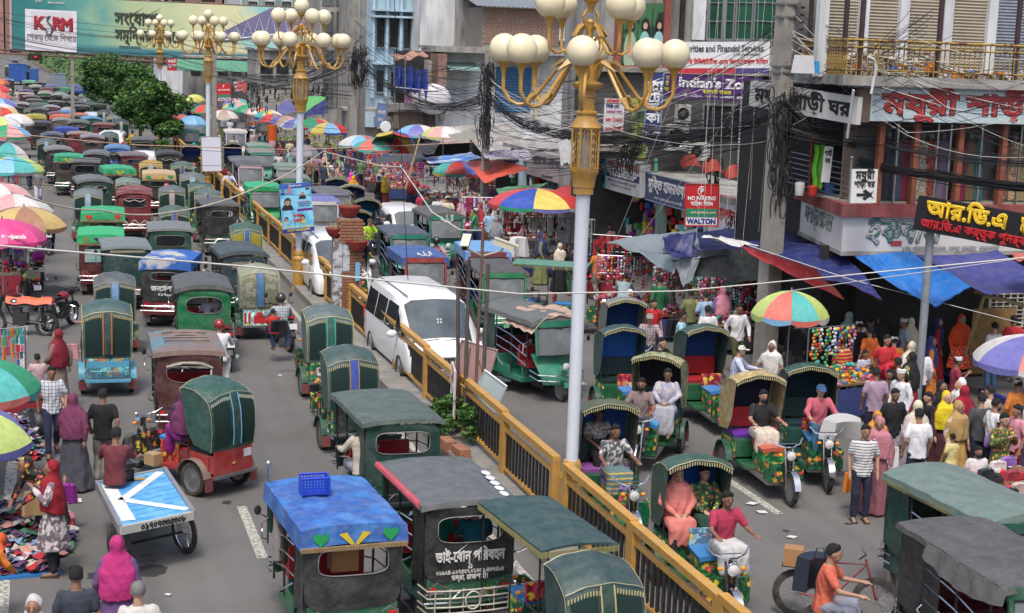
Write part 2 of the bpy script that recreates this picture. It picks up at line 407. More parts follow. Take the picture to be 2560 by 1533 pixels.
# lamps
gold=mat('gold_paint',(.50,.27,.035),.42,var=.18,scale=7,dust=.4,spec=.6)
pole_m=mat('lamp_pole_paint',(.60,.64,.72),.5,var=.06,scale=2)
globe_m=mat('globe_plastic',(.80,.72,.50),.35,var=.12,scale=2.5,spec=.5,dust=.25)
def lamp_kit():
 k=Kit()
 k.add('base',MB().lathe([(.21,0),(.21,.1),(.17,.12),(.17,.95),(.19,.97),(.19,1.03),(.15,1.08),(.17,1.16),(.13,1.26)],n=8),gold)
 k.add('pole',MB().lathe([(.095,1.2),(.10,3),(.11,5.44)],n=20),pole_m)
 k.add('collar',MB().lathe([(.155,5.42),(.155,5.52),(.17,5.53),(.17,5.56),(.19,5.7),(.215,5.74),(.225,5.78)],n=16),gold)
 cage=MB();cage.lathe([(.225,5.78),(.235,5.82)],n=8);cage.lathe([(.225,6.40),(.235,6.44)],n=8)
 for i in range(8):
  a=2*pi*i/8;b=2*pi*(i+1)/8;r=.215
  p=lambda t,z:(r*((1-t)*cos(a)+t*cos(b)),r*((1-t)*sin(a)+t*sin(b)),z)
  cage.tube([p(0,5.8),p(0,6.42)],.017,4);cage.tube([p(.35,5.8),p(.35,6.42)],.007,3);cage.tube([p(.65,5.8),p(.65,6.42)],.007,3)
  for z in(5.88,6.0,6.11,6.22,6.34):cage.tube([p(0,z-.05),p(.35,z+.03),p(.5,z-.03),p(.65,z+.03),p(1,z-.05)],.007,3)
 k.add('cage',cage,gold)
 k.add('inner_tube',MB().lathe([(.12,5.8),(.12,6.42)],n=12),mat('frosted_tube',(.45,.45,.44),.5,var=.2))
 k.add('neck',MB().lathe([(.235,6.43),(.22,6.45),(.15,6.62),(.15,6.66),(.17,6.67),(.17,6.70),(.125,6.72),(.12,6.95),(.14,6.96),(.14,6.99),(.11,7.0),(.12,7.06),(.20,7.11),(.235,7.16),(.235,7.2),(.15,7.22),(.15,7.55),(.18,7.58),(.19,7.62),(.05,7.64),(.045,8.2),(.06,8.25),(.03,8.3)],n=16),gold)
 arm=MB();R_=1.28
 pts=[(.14,0,7.3),(.2,0,7.5),(.3,0,7.57),(.42,0,7.5),(.6,0,7.22),(.8,0,6.92),(.92,0,6.80),(1.05,0,6.78),(1.18,0,6.85),(R_,0,7.05),(R_,0,7.3)]
 arm.tube(pts,[.03,.03,.03,.03,.03,.032,.034,.033,.032,.03,.03],7)
 arm.add([(.36,-.07,7.56),(.36,.07,7.56),(.62,0,7.40),(.40,0,7.62)],[(0,2,3),(1,3,2),(0,3,1),(0,1,2)])
 arm.add([(.78,-.06,6.97),(.78,.06,6.97),(1.0,0,6.74),(.86,0,7.0)],[(0,2,3),(1,3,2),(0,3,1),(0,1,2)])
 cup=[(.03,0),(.045,.08),(.07,.13),(.11,.17),(.125,.18),(.125,.215),(.10,.22),(.10,.24)]
 arm_m=arm.mesh('arm',gold);cup_m=MB().lathe(cup,n=14).mesh('cup',gold);gl_m=MB().ell((0,0,0),.228,24,14).mesh('globe',globe_m)
 for i in range(8):
  a=2*pi*(i+.35)/8;ai=k.add('arm',arm_m,None,rot=(0,0,a))
  k.add('cup',cup_m,None,parent=ai,off=(R_,0,7.3));k.add('globe',gl_m,None,parent=ai,off=(R_,0,7.74))
 a2=MB().tube([(.03,0,7.9),(.13,0,8.0),(.2,0,7.92),(.28,0,7.75),(.42,0,7.55),(.6,0,7.50),(.72,0,7.58),(.74,0,7.75),(.74,0,7.95)],.025,6)
 a2.tube([(.14,0,7.4),(.26,0,7.62),(.22,0,7.82),(.06,0,7.7)],.018,5)
 a2.add([(.30,-.06,7.8),(.30,.06,7.8),(.1,0,8.06),(.24,0,7.98)],[(0,2,3),(1,3,2),(0,3,1),(0,1,2)])
 a2m=a2.mesh('upper_arm',gold)
 for i in range(4):
  a=2*pi*(i+.12)/4;ai=k.add('upper_arm',a2m,None,rot=(0,0,a),off=(0,0,.17))
  k.add('cup',cup_m,None,parent=ai,off=(.74,0,7.93));k.add('globe',gl_m,None,parent=ai,off=(.74,0,8.35))
 sc=MB()
 for i in range(4):
  a=2*pi*i/4+.4;f=lambda r,z:(r*cos(a),r*sin(a),z)
  sc.tube([f(.03,8.05),f(.12,8.2),f(.16,8.34),f(.1,8.45)],.018,5)
 k.add('scroll',sc,gold)
 ci=k.add('cup',cup_m,None,off=(0,0,8.40));k.add('globe',gl_m,None,parent=ci,off=(0,0,.42))
 zs=lambda z:z if z<6.43 else 6.43+(z-6.43)*.86
 for me in{q[1]for q in k.p if q[0]not in('cup','globe')}:
  for v in me.vertices:v.co.z=zs(v.co.z)
 k.p=[(n,m,c,p,(o[0],o[1],zs(o[2])if o[2]>6 else o[2]),r)for n,m,c,p,o,r in k.p]
 return k
LK=lamp_kit()
for(p,lab)in(((7.76,22.35,0),'nearest ornate lamp post, its cream globes cut off by the top of the photo'),((7.22,46.9,0),'ornate gold lamp post with the blue political poster tied to it'),((7.12,74.3,0),'ornate gold lamp post with a blank white board tied to it'),((6.75,101.9,0),'farthest ornate gold lamp post standing beside the median trees')):
 LK.place('street_lamp',lab,'street lamp',p,.1,group='ornate globe lamps on the median')
poster_bg=mat('poster_blue',(.12,.42,.66),.45,kind='blotch',col2=(.25,.6,.8),amt=1.6,var=0)
def lamp_posters():
 c=on(741,526,46.6);P0=on(697,462,46.55);P1=on(776,455,46.55);h=1.48
 r=board('street_poster','blue political poster with printed portraits tied to the second lamp post','poster',P0,P1,h,(0,0,0),.03,m=poster_bg,panels=((0,0,1,.085,(.03,.04,.25)),(.5,.43,1,.48,(.12,.03,.25)),(.0,.9,1,1,(.06,.12,.45)),(.06,.1,.40,.13,(.5,.5,.2)),(.56,.1,.96,.13,(.5,.5,.2))),texts=(('বাংলােদশ আওয়ামী যুবলীগ',.5,.045,.09,(.7,.55,.1),.75),('শুভ নববষ',.5,.34,.13,(.6,.03,.04),.3),('শুেভচ্ছা',.5,.24,.13,(.6,.03,.04),.28),('িবসিমল্লাহ',.5,.95,.06,WHITE,.4),('রাজশাহী মহানগর যুবলীগ এর',.75,.61,.045,(.5,.05,.1),.42),('পক্ষ েথেক সকলেক জানাই',.75,.57,.045,(.05,.1,.4),.42),('আন্তিরক শুেভচ্ছা ও',.75,.53,.045,(.05,.1,.4),.38)))
 u=(P1-P0).normalized();up=Vector((0,0,1));n=u.cross(up)
 for(a,e,k,sh,hr)in((.28,.60,1.25,(.02,.02,.03),(.05,.045,.045)),(.75,.76,.8,(.02,.02,.03),None),(.25,.26,.75,(.3,.5,.45),BLACK),(.76,.27,.85,(.4,.5,.15),BLACK),(.33,.87,.7,(.35,.2,.5),(.4,.15,.3)),(.12,.84,.5,NAVY,BLACK),(.9,.9,.45,NAVY,BLACK)):
  o=(P0+P1)/2+u*(a-.5)*(P1-P0).length+up*(e-1)*h+n*.02
  def disc(cx,cz,rx,rz,c,d,half=False):
   m=MB();N=14
   m.add([o+u*(cx+rx*cos(t))+up*(cz+rz*sin(t))+n*d for t in[(pi if half else 2*pi)*i/(N-(1 if half else 0))for i in range(N)]],[tuple(range(N))]);WB(m,'printed_portrait',ink(c),r)
  disc(0,-.16*k,.14*k,.16*k,sh,.002,True)
  if hr:disc(0,.045*k,.085*k,.10*k,hr,.004)
  disc(0,.025*k,.058*k,.075*k,(.42,.26,.18),.006)
  disc(0,.07*k,.06*k,.035*k,hr or(.42,.26,.18),.008,True)
 P0=on(502,342,74.0);P1=on(552,341,74.0)
 board('blank_board','blank white board tied round the third lamp post','board',P0,P1,1.62,(.62,.65,.75),.04,frame=(.25,.2,.15))
lamp_posters()
# buildings
plaster=lambda n,c,v=.2:mat(n,c,.92,var=v*1.35,scale=1.6,bump=.25,bscale=14,dust=.4,stretch=(1,1,.22))
conc=mat('stained_concrete',(.38,.37,.345),.92,var=.36,scale=1.8,bump=.4,bscale=12,dust=.25,stretch=(1,1,.3))
def corrug(mb,x0,x1,z0,z1,y,n,d=.03,horiz=True):
 "roller shutter: real corrugation"
 pts=[]
 for i in range(n+1):
  z=z0+(z1-z0)*i/n;pts.append((y-(d if i%2 else 0),z))
 return mb.add([(x,p[0],p[1])for x in(x0,x1)for p in pts],[(i,n+1+i,n+2+i,i+1)for i in range(n)])
def building(name,label,px0,py0,px1,s,dep,m,z0=0.,cat='building',roof=True):
 x0,a,x1,b=rect(px0,py0,px1,300,s)
 b=on((px0+px1)/2,py0,s).z
 root=thing(name,label,cat,((x0+x1)/2,s+dep/2,0))
 WB(MB().box(((x0+x1)/2,s+dep/2,(z0+b)/2),(x1-x0,dep,b-z0)),'wall',m,root,smooth=False)
 if roof:WB(MB().box(((x0+x1)/2,s+dep/2-.1,b+.08),(x1-x0+.4,dep+.4,.16)),'roof',conc,root,smooth=False)
 return root
def window(root,px0,py0,px1,py1,s,nx=2,ny=2,fm=None,gm=None,grille=False,sill=True):
 x0,z0,x1,z1=rect(px0,py0,px1,py1,s)
 f=MB();w=.05
 for x in(x0,x1):f.box((x,s-.03,(z0+z1)/2),(w*1.6,.1,z1-z0+w))
 for z in(z0,z1):f.box(((x0+x1)/2,s-.03,z),(x1-x0-w,.09,w*1.6))
 for i in range(1,nx):f.box((x0+(x1-x0)*i/nx,s-.03,(z0+z1)/2),(w*.7,.06,z1-z0-w))
 for i in range(1,ny):f.box(((x0+x1)/2,s-.035,z0+(z1-z0)*i/ny),(x1-x0-w,.05,w*.7))
 fo=WB(f,'window',fm or blackm,root,smooth=False)
 WB(MB().box(((x0+x1)/2,s-.008,(z0+z1)/2),(x1-x0-w,.012,z1-z0-w)),'pane',gm or dglass,fo,smooth=False)
 if sill:WB(MB().box(((x0+x1)/2,s-.12,z0-.07),(x1-x0+.2,.24,.07)),'sill',conc,fo,smooth=False)
 if grille:
  g=MB()
  for i in range(7):g.tube([(x0+(x1-x0)*i/6,s-.1,z0),(x0+(x1-x0)*i/6,s-.1,z1)],.014,4)
  for i in range(4):g.tube([(x0,s-.1,z0+(z1-z0)*i/3),(x1,s-.1,z0+(z1-z0)*i/3)],.014,4)
  WB(g,'grille',steel,fo)
pinkp=plaster('pink_plaster',(.42,.22,.20));blueP=plaster('light_blue_plaster',(.46,.64,.76),.15);greyP=plaster('grey_plaster',(.42,.41,.40),.3)
whiteP=plaster('stained_white_plaster',(.70,.73,.76),.2);greenP=plaster('pale_green_plaster',(.25,.42,.34));creamP=plaster('cream_plaster',(.56,.53,.44))
tealm=plaster('teal_plaster',(.22,.38,.36));brickP=mat('far_brickwork',(.30,.17,.13),.95,var=.3,scale=3,dust=.4)
gglass=mat('green_glass',(.015,.10,.06),.12,var=.3,scale=.5,spec=.8)
greyglass=mat('grey_glass',(.14,.17,.18),.15,var=.35,scale=.4,spec=.8)
bshut=mat('blue_shutter',(.03,.13,.28),.55,var=.15);tshut=mat('tan_shutter',(.36,.32,.25),.6,var=.16,scale=1.2,dust=.3,metal=.1);gshut=mat('grey_shutter',(.24,.27,.32),.5,var=.16,metal=.1)
def far_buildings():
 specs=[(-420,-30,-150,480,pinkp,'far pink block at the left end of the road'),(-160,-40,14,480,pinkp,'far pink and green building left of the billboard'),(10,-70,250,480,brickP,'far brown brick building peeping over the left of the billboard'),(240,-60,420,480,creamP,'far cream building peeping over the billboard middle'),(410,-70,560,480,brickP,'far red brick building peeping over the billboard right'),(555,-90,700,480,greyP,'far grey building above the right of the billboard')]
 for(a,t,b,s,m,lab)in specs:
  r=building('far_building',lab,a,t,b,s,12,m)
  n=max(2,int((b-a)/55))
  for i in range(n):
   for t2 in(-22,22,66,110):
    q=a+(b-a)*(i+.25)/n;window(r,q,t2,q+(b-a)*.45/n,t2+26,s,sill=False)
 for(a,b,s,c,lab)in((395,470,190,whiteP,'low white shop building far beyond the median trees'),(200,400,330,greyP,'low grey market building far behind the hedge')):
  r=building('far_shop',lab,a,118,b,s,8,c)
  for i in range(3):window(r,a+(b-a)*(i+.2)/3,135,a+(b-a)*(i+.8)/3,160,s,sill=False)
 r=building('green_building','building with pale green columns right behind the billboard end',600,-80,806,160,12,whiteP)
 for i in range(5):
  x0,z0,x1,z1=rect(606+i*42,-80,616+i*42,190,159.6);WB(MB().box(((x0+x1)/2,159.8,z1/2+z0/2),(x1-x0,.5,z1-z0)),'column',greenP,r,smooth=False)
 for i in range(4):
  for t in(-60,5,75):window(r,622+i*42,t,642+i*42,t+36,160,2,2,gm=greyglass)
 r=building('shop_row','dark two-storey shop row behind the far umbrellas with a green awning',470,148,720,142,6,greyP)
 for i in range(7):window(r,478+i*34,160,500+i*34,186,142,2,1,sill=False)
 WB(MB().grid(lambda u,v:(on(430+200*u,190,141).x,141-2.2*v,5.4-.9*v),4,3,.05),'awning',mat('green_awning',(.10,.28,.18),.7),r)
 r=building('shop_house','grey shop house with white banners left of the twin concrete posts',640,128,812,130,6,conc)
 for i in range(4):window(r,652+i*40,150,680+i*40,185,130,2,2,gm=dglass)
 x=[on(720,190,129).x,on(800,190,129).x]
 WB(MB().grid(lambda u,v:(x[0]+(x[1]-x[0])*u,129-2*v,4.2-.8*v-.1*sin(9*u)),8,3,.04),'awning',mat('grey_awning',(.2,.24,.24),.8),r)
far_buildings()
def mid_buildings():
 r=building('glass_fronted_building','tall grey glass-fronted building between the twin posts and the gold lamp',800,-90,880,118,6,greyP)
 for t in(-60,30,125,195):
  for i in range(2):window(r,806+i*34,t,834+i*34,t+72,118,3,3,fm=steel,gm=greyglass,sill=False)
 r=building('concrete_side_building','bare grey concrete building with a white drainpipe',876,-90,934,113,5,conc)
 x=on(906,100,112.6)
 WB(MB().tube([(x.x-.5,112.7,9.6),(x.x-.5,112.7,9.1),(x.x+.1,112.7,9.0),(x.x,112.7,2.6)],.07,8).tube([(x.x,112.7,9.02),(x.x+.75,112.7,9.1),(x.x+.75,112.7,9.7)],.06,8),'drainpipe',white,r)
 WB(fbox(884,60,900,118,112.9,-.05),'window',dglass,r,smooth=False)
 r=building('light_blue_building','light blue building with tall dark windows between projecting fins',930,-100,1052,106,6,blueP)
 for(a,b,t,q)in((944,961,49,117),(976,997,49,118),(1012,1028,49,120),(943,960,178,229),(979,995,182,240),(1016,1030,186,240)):window(r,a,t,b,q,106,2,3,sill=True)
 f=MB()
 for q in(931,965,1000,1035):fbox(q,-60,q+6,245,105.4,.6,f)
 for t in(24,40,158):fbox(931,t,1052,t+5,105.1,.9,f)
 WB(f,'fin',blueP,r,smooth=False)
 r=building('whitewashed_building','weather stained whitish blue house wall beside the tall blue windows',1050,-100,1158,103,6,whiteP)
 building('grey_tower','narrow bare concrete tower beside the unplastered brick house',1154,-100,1206,101,5,conc)
 r=building('brick_house','unplastered brick house with a tin roof at the top centre',1204,22,1425,97,5,mortar,roof=False)
 x0,z0,x1,z1=rect(1208,24,1398,112,97)
 bw,bh=(x1-x0)/17,(z1-z0)/14
 bk=MB().box((0,0,0),(bw-.03,.06,bh-.025)).mesh('brick',mat('old_brick',(.33,.20,.15),.95,var=.3,scale=2,dust=.4),False)
 rl=r.location
 for j in range(14):
  for i in range(17):
   if(j,i)in((9,3),(9,8),(9,13)):continue
   o=link('brick',bk,r,(x0+bw*(i+.5+(.25 if j%2 else-.1))-rl.x,97-.02+random.uniform(-.012,.012)-rl.y,z0+bh*(j+.5)-rl.z))
 WB(MB().grid(lambda u,v:(x0-.6+(x1-x0+1.2)*u,96.3+5*v,z1+.1+.9*v+.05*(1 if int(u*40)%2 else 0)),40,2,.03),'tin_roof',mat('tin_roof',(.35,.38,.40),.5,.5,var=.25),r)
 window(r,1400,42,1420,100,97,2,3,fm=white,gm=greyglass)
 r=building('shutter_house','low white house with blue roller shutters under a concrete slab',1098,128,1470,92,5,whiteP)
 for(a,b)in((1238,1327),(1428,1456)):
  x0,z0,x1,z1=rect(a,168,b,281,92);WB(corrug(MB(),x0,x1,z0,z1,91.95,34,.04),'roller_shutter',bshut,r,smooth=False)
 WB(fbox(1090,122,1475,136,90.6,1.8),'slab',conc,r,smooth=False)
 x=[on(1118,165,91).x,on(1196,165,91).x]
 WB(MB().grid(lambda u,v:(x[0]+(x[1]-x[0])*u,91.9-1.6*v,6.5-.45*v),10,2,.03),'tin_awning',tealm,r)
 lett(r,'শাির হাউস',on(1300,160,91.9),X,Z,.6,ink((.3,.35,.4)))
 for px in(1100,1335,1420):WB(fbox(px,136,px+12,300,91.9,-.25),'pilaster',creamP,r,smooth=False)
 r=thing('balcony_nook','makeshift brick balcony hung with blue tarpaulin and washing','balcony',on(1045,280,90))
 bal=MB()
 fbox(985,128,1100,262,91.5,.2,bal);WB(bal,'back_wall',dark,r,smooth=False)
 WB(fbox(1094,135,1116,285,89.5,2),'brick_column',brickP,r,smooth=False)
 WB(fbox(982,262,1120,275,89.3,2),'floor',conc,r,smooth=False)
 WB(fbox(1060,150,1094,240,91,.1),'tin_sheet',greyP,r,smooth=False)
 q=[on(992,152,89.2),on(1072,138,89.2)]
 WB(MB().grid(lambda u,v:q[0].lerp(q[1],u)+Vector((0,1.6*v,.25*v+.1*sin(12*u))),10,3,.03),'roof_sheet',mat('rusty_tin',(.45,.24,.18),.8,var=.3),r)
 def drape(a,b,t0,t1,q0,q1,s,w=.18):
  A,B,D,E_=on(a,t0,s),on(b,t1,s),on(a,q0,s),on(b,q1,s)
  return MB().grid(lambda u,v:A.lerp(B,u).lerp(D.lerp(E_,u),v)+Vector((0,w*sin(u*17+v*2)*(.4+v),-.15*sin(pi*u)*(1-v))),16,8,.01)
 WB(drape(988,1030,160,165,224,232,89),'tarpaulin',canvas,r,(.015,.05,.32));WB(drape(1018,1068,165,172,222,250,88.8),'tarpaulin',canvas,r,(.012,.04,.28))
 WB(MB().tube([on(985,138,89),on(987,270,89)],.05,6).tube([on(1013,140,88.7),on(1013,268,88.7)],.05,6).tube([on(986,218,88.6),on(1096,229,88.6)],.03,5),'pole',steel,r)
 for(a,b,c,lab)in((1012,1028,(.45,.2,.38),'pink cloth hung over the balcony rail below the blue tarpaulin'),(1030,1046,(.62,.6,.64),'white cloth hung over the balcony rail next to the pink one')):
  t=WB(drape(a,b,228,228,258,258,88.5,.05),'washing',cloth,None,c);tag(t,lab,'washing')
 t=WB(MB().ell(on(1082,248,89.2)+Vector((0,0,.0)),(1.1,.7,.9),16,10),'white_bundle',mat('white_sheet',(.65,.63,.68),.9,var=.15,scale=3,bump=1,bscale=5));tag(t,'white cloth bundle resting on the balcony beside the brick column','bundle')
 r=building('old_shop_row','grimy row of old shops under the wires with a beige painted wall',868,282,1290,93,2,conc)
 WB(fbox(985,280,1058,322,92.8,.2),'painted_wall',plaster('beige_wall',(.40,.32,.27)),r,smooth=False)
 WB(fbox(912,279,938,318,92.7,.2),'blue_panel',blueP,r,smooth=False)
 WB(fbox(944,292,976,322,92.7,.2),'painted_sign',creamP,r,smooth=False)
 lett(r,'হােটল এন্ড',on(960,300,92.6),X,Z,.45,ink((.12,.15,.12)),1.3)
 board('small_blue_sign','small faded blue signboard above the red round sign','signboard',on(945,257,90.6),on(972,262,90.4),1.35,(.12,.2,.38),.25,texts=(('ইসলামী',.5,.6,.3,(.6,.6,.6),.7),('ব্যাংক',.5,.3,.25,(.6,.6,.6),.5)),frame=(.35,.2,.2))
 b=MB().lathe([(.28,-.02),(.31,0),(.28,.03)],n=20,axis='Y');p=on(964,317,90)
 t=thing('round_sign','small red round sign above the umbrellas','sign',p);b.build('disc',plastic,t,(.5,.02,.02));MB().lathe([(.30,-.03),(.33,0),(.30,.04)],n=20,axis='Y').build('rim',white,t)
 for(a,b_,t0,t1,s,m,lab)in((1040,1275,322,312,89,conc,'long rusty tin shed roof behind the umbrellas right of the red disc'),(1180,1330,352,348,74,greyP,'dark tin shed roof above the wahed sign')):
  A,B=on(a,t0,s),on(b_,t1,s);r=thing('tin_shed',lab,'shed',((A.x+B.x)/2,s,0))
  WB(MB().grid(lambda u,v:A.lerp(B,u)+Vector((0,-3*v,-.75*v+.05*(int(u*50)%2))),50,2,.03),'tin_roof',m,r,smooth=False)
  WB(MB().box(((A.x+B.x)/2,s+.3,A.z/2),(B.x-A.x,.3,A.z)),'wall',dark,r,smooth=False)
mid_buildings()
def right_buildings():
 r=building('poster_building','red-pillared shop building with tall posters at the top right of the big lamp',1500,-60,1768,52,4,greyP)
 for(a,b)in((1544,1556),(1662,1690)):WB(fbox(a,-60,b,168,51.7,.3),'red_pillar',plaster('red_pillar',(.34,.09,.08)),r,smooth=False)
 pm=mat('green_photo_poster',(.05,.16,.07),.5,kind='blotch',col2=(.02,.04,.03),amt=1.1,var=0)
 for(a,b,cl)in((1557,1594,(.3,.42,.3)),(1594,1628,(.25,.5,.5)),(1630,1662,(.3,.55,.6))):
  f=WB(fbox(a,8,b-2,160,51.9,-.05),'photo_poster',pm,r,smooth=False)
  c=on((a+b)/2+2,70,51.8)
  def blob(dx,dz,rx,rz,col,d):
   m=MB();m.add([(c.x+dx+rx*cos(2*pi*i/16),51.80-d,c.z+dz+rz*sin(2*pi*i/16))for i in range(16)],[tuple(range(16))]);WB(m,'printed_figure',ink(col),f)
  blob(0,-.85,.24,.75,cl,.0);blob(0,.12,.15,.22,(.02,.015,.015),.01);blob(.0,.07,.08,.12,(.5,.34,.26),.02);blob(0,-.75,.1,.25,(.5,.34,.26),.02)
 WB(fbox(1500,166,1770,176,51.4,.6),'cornice',plaster('red_cornice',(.25,.1,.08)),r,smooth=False)
 WB(fbox(1505,178,1615,240,51.8,.2),'weathered_band',creamP,r,smooth=False)
 r=building('green_glass_building','building with dark green glass above the securities sign',1694,-80,1955,51.0,1.0,conc)
 for(a,b)in((1768,1806),(1812,1834),(1838,1880),(1884,1940)):window(r,a,-40,b,100,51.0,1,3,fm=steel,gm=gglass,sill=False)
 WB(fbox(1698,-60,1708,165,50.9,-.15),'cable_duct',blackm,r);WB(fbox(1733,0,1764,100,50.8,.1),'stained_panel',whiteP,r,smooth=False)
 r=building('middle_shop_house','dark cluttered shop storeys with air conditioners behind the purple sign',1470,185,1975,50.5,1.4,mat('dim_interior_wall',(.09,.09,.09),.9,var=.3,scale=1))  # wall coloured near black in place of the dim interior behind the signs
 for(a,b,t,q)in((1580,1618,250,300),(1755,1850,262,340),(1860,1900,280,330)):window(r,a,t,b,q,50.5,4,1,fm=steel,gm=dglass,sill=False)
 x0,z0,x1,z1=rect(1850,200,1965,420,50.2);WB(corrug(MB(),x0,x1,z0,z1,50.3,60,.03),'roller_shutter',gshut,r,smooth=False)
 WB(fbox(1475,365,1620,380,49.0,1.4),'ledge',creamP,r,smooth=False)
 WB(MB().tube([on(1640,395,50),on(1640,440,50)],.06,6),'green_pipe',mat('green_pipe',(.1,.45,.3)),r)
 acs=[(1697,262,1728,308,'upper air conditioner box under the left end of the purple sign'),(1672,312,1722,378,'larger stained air conditioner unit left of the others'),(1722,358,1776,402,'air conditioner unit above the red cowls'),(1856,378,1896,410,'air conditioner unit near the big concrete post')]
 for(a,t,b,q,lab)in acs:
  x0,z0,x1,z1=rect(a,t,b,q,49.4);w,h=x1-x0,z1-z0
  k=thing('air_conditioner',lab,'air conditioner',((x0+x1)/2,49.6,z0))
  MB().box((0,0,h/2),(w,.35,h)).build('case',plastic,k,(.42,.41,.38),smooth=False)
  g=MB().lathe([(h*.36,-.185),(h*.38,-.2)],(-w*.12,0,h/2),18,'Y',cap=False)
  for i in range(6):g.tube([(-w*.12-h*.36*cos(i*pi/6),-.2,h/2-h*.36*sin(i*pi/6)),(-w*.12+h*.36*cos(i*pi/6),-.2,h/2+h*.36*sin(i*pi/6))],.008,3)
  g.build('fan_grille',steel,k);MB().lathe([(h*.34,-.178),(.02,-.178)],(-w*.12,0,h/2),18,'Y').build('fan',dark,k)
  MB().box((0,0,-.03),(w*1.05,.3,.04)).build('bracket',blackm,k)
 bd=board
 bd('financial_services_sign','white signboard reading securities and financial services','signboard',on(1700,105,47),on(1925,104,45.6),1.0,(.66,.68,.70),.12,texts=(('Securities and Financial Services',.46,.78,.30,(.08,.08,.1),.95),('A Fully Owned Subsidiary',.75,.60,.11,(.1,.1,.1),.3),('এস িব িসিকউিরিটজ এন্ড িফন্যাি\u0982সয়াল সািভ\u09b8',.5,.36,.2,(.6,.04,.04),.97)),panels=((0,0,.62,.17,(.5,.04,.06)),(.62,0,1,.17,(.08,.06,.2))))
 bd('purple_shop_sign','purple signboard with white letters Indian\'s Zone','signboard',on(1688,186,45),on(1905,195,43.5),.72,(.075,.02,.14),.12,texts=(("Indian's Zone",.5,.66,.40,(.75,.75,.78),.9,dict(fat=.045)),('বেনারসী বাজার',.5,.32,.15,(.6,.6,.05),.34),('নাবী মেট্রা, সােহব বাজার, রাজশাহী',.5,.13,.1,(.6,.6,.65),.9)))
 bd('narrow_purple_sign','narrow purple sign with yellow letters left of the Indian\'s Zone board','signboard',on(1664,184,45.6),on(1682,186,45.4),.68,(.07,.02,.12),.1,texts=(('দ',.5,.8,.18,(.55,.5,.05)),('ই',.5,.55,.18,(.55,.5,.05)),('জ',.5,.3,.18,(.55,.5,.05))))
 bd('vertical_hotel_sign','tall vertical navy sign reading hotel in white','signboard',on(1620,180,46.5),on(1660,182,46.3),2.25,(.03,.05,.18),.14,frame=(.2,.35,.5),texts=(('েহা',.5,.80,.45,WHITE),('েট',.5,.64,.42,WHITE),('ল',.5,.50,.42,(.6,.6,.6)),('কা',.5,.36,.42,WHITE),('আবািসক',.5,.2,.2,(.3,.3,.4)),('হােটল',.5,.14,.2,(.6,.6,.6))))
 bd('price_banner','white banner with red price lettering hanging beside the big lamp','banner',on(1512,246,47),on(1562,248,47),1.05,(.62,.6,.62),.02,texts=(('েদাকান',.4,.92,.15,RED),('িনউ েস',.4,.76,.15,NAVY),('ধামাকা আর',.5,.6,.13,(.4,.1,.3),.8),('৩৪০ টাকায়',.5,.36,.17,RED,.85),('৫০০ টাকা',.5,.08,.17,RED,.8)))
 for(a,b,lab)in((1574,1594,'yellow-green photo poster left of the hotel sign'),(1598,1618,'photo poster with a dark figure directly left of the hotel sign')):
  t=WB(fbox(a,246,b,400,47.5,.06),'photo_poster',mat('yellow_photo_poster',(.38,.42,.08),.6,kind='blotch',col2=(.06,.1,.06),amt=1.2,var=0),smooth=False);tag(t,lab,'poster')
 bd('wahed_sign','pinkish white shop sign reading Wahed and sons in black','signboard',(18.7,60.9,3.52),(18.7,55.2,3.52),1.05,(.5,.44,.44),.1,texts=(('ওয়ােহদ খান এন্ড সন্স',.47,.66,.42,(.06,.06,.12),.66),('জুতা ও ব্যাগ েদাকান',.5,.12,.12,(.1,.1,.15),.25)))
 bd('kader_sign','white and teal shop sign reading M A Kader and sons','signboard',(18.4,51.6,4.02),(18.4,47.0,4.02),1.12,(.52,.54,.56),.35,texts=(('এম.এ. কােদর এন্ড সন্স',.64,.80,.28,(.55,.03,.03),.62),('এখােন কসেমিটক, েখলনা, ব্যাগ ও জুতা',.64,.545,.1,WHITE,.6),('পাইকারী ও খুচরা িবক্রয় করা হয়',.64,.47,.1,WHITE,.5),('সােহব বাজার িজেরা পেয়ন্ট, রাজশাহী',.64,.3,.1,(.2,.2,.3),.6),('েমাবাইল ০১৭১২-৩৪৫৬৭৮',.64,.18,.1,(.2,.2,.3),.45),('১০ টাকা',.16,.8,.14,WHITE),('আপনার িবশ্বস্ত',.15,.62,.12,WHITE,.24),('৪৫০',.2,.28,.2,WHITE)),panels=((0,0,.30,1,(.02,.28,.30)),(.31,.4,1,.6,(.03,.04,.14)),(.13,.16,.27,.42,(.55,.03,.06))))
 bd('hardware_sign','dark blue hardware shop sign with white Bengali letters','signboard',(18.5,47.0,3.72),(18.5,43.1,3.72),.86,(.04,.08,.17),.12,texts=(('মুিক্ত হাড\u09b0ওয়ার',.5,.62,.46,(.72,.72,.75),.88),('সকল প্রকার হাড\u09b0ওয়ার সামগ্রী',.5,.15,.12,(.5,.5,.55),.6)),frame=(.15,.2,.3))
 P0,P1=on(1714,460,38.3),on(1797,461,38.0)
 bd('no_parking_sign','red NO PARKING sign with WALTON at the foot, near the shops','sign',P0,P1,1.12,(.50,.02,.03),.08,frame=(.45,.04,.04),panels=((0.03,.22,.97,.42,(.02,.22,.13)),(.03,.03,.97,.21,(.68,.68,.7))),texts=(('P',.5,.83,.2,(.75,.72,.72),None,dict(fat=.05)),('NO PARKING',.5,.66,.14,(.78,.75,.75),.85,dict(fat=.05)),('পাির্কং িনেষধ',.5,.53,.15,(.78,.75,.75),.7),('রাজশাহী েমট্রাপিলটন পুিলশ, রাজশাহী',.55,.32,.07,(.7,.6,.4),.75),('WALTON',.5,.115,.19,(.02,.04,.25),.88,dict(fat=.06))))
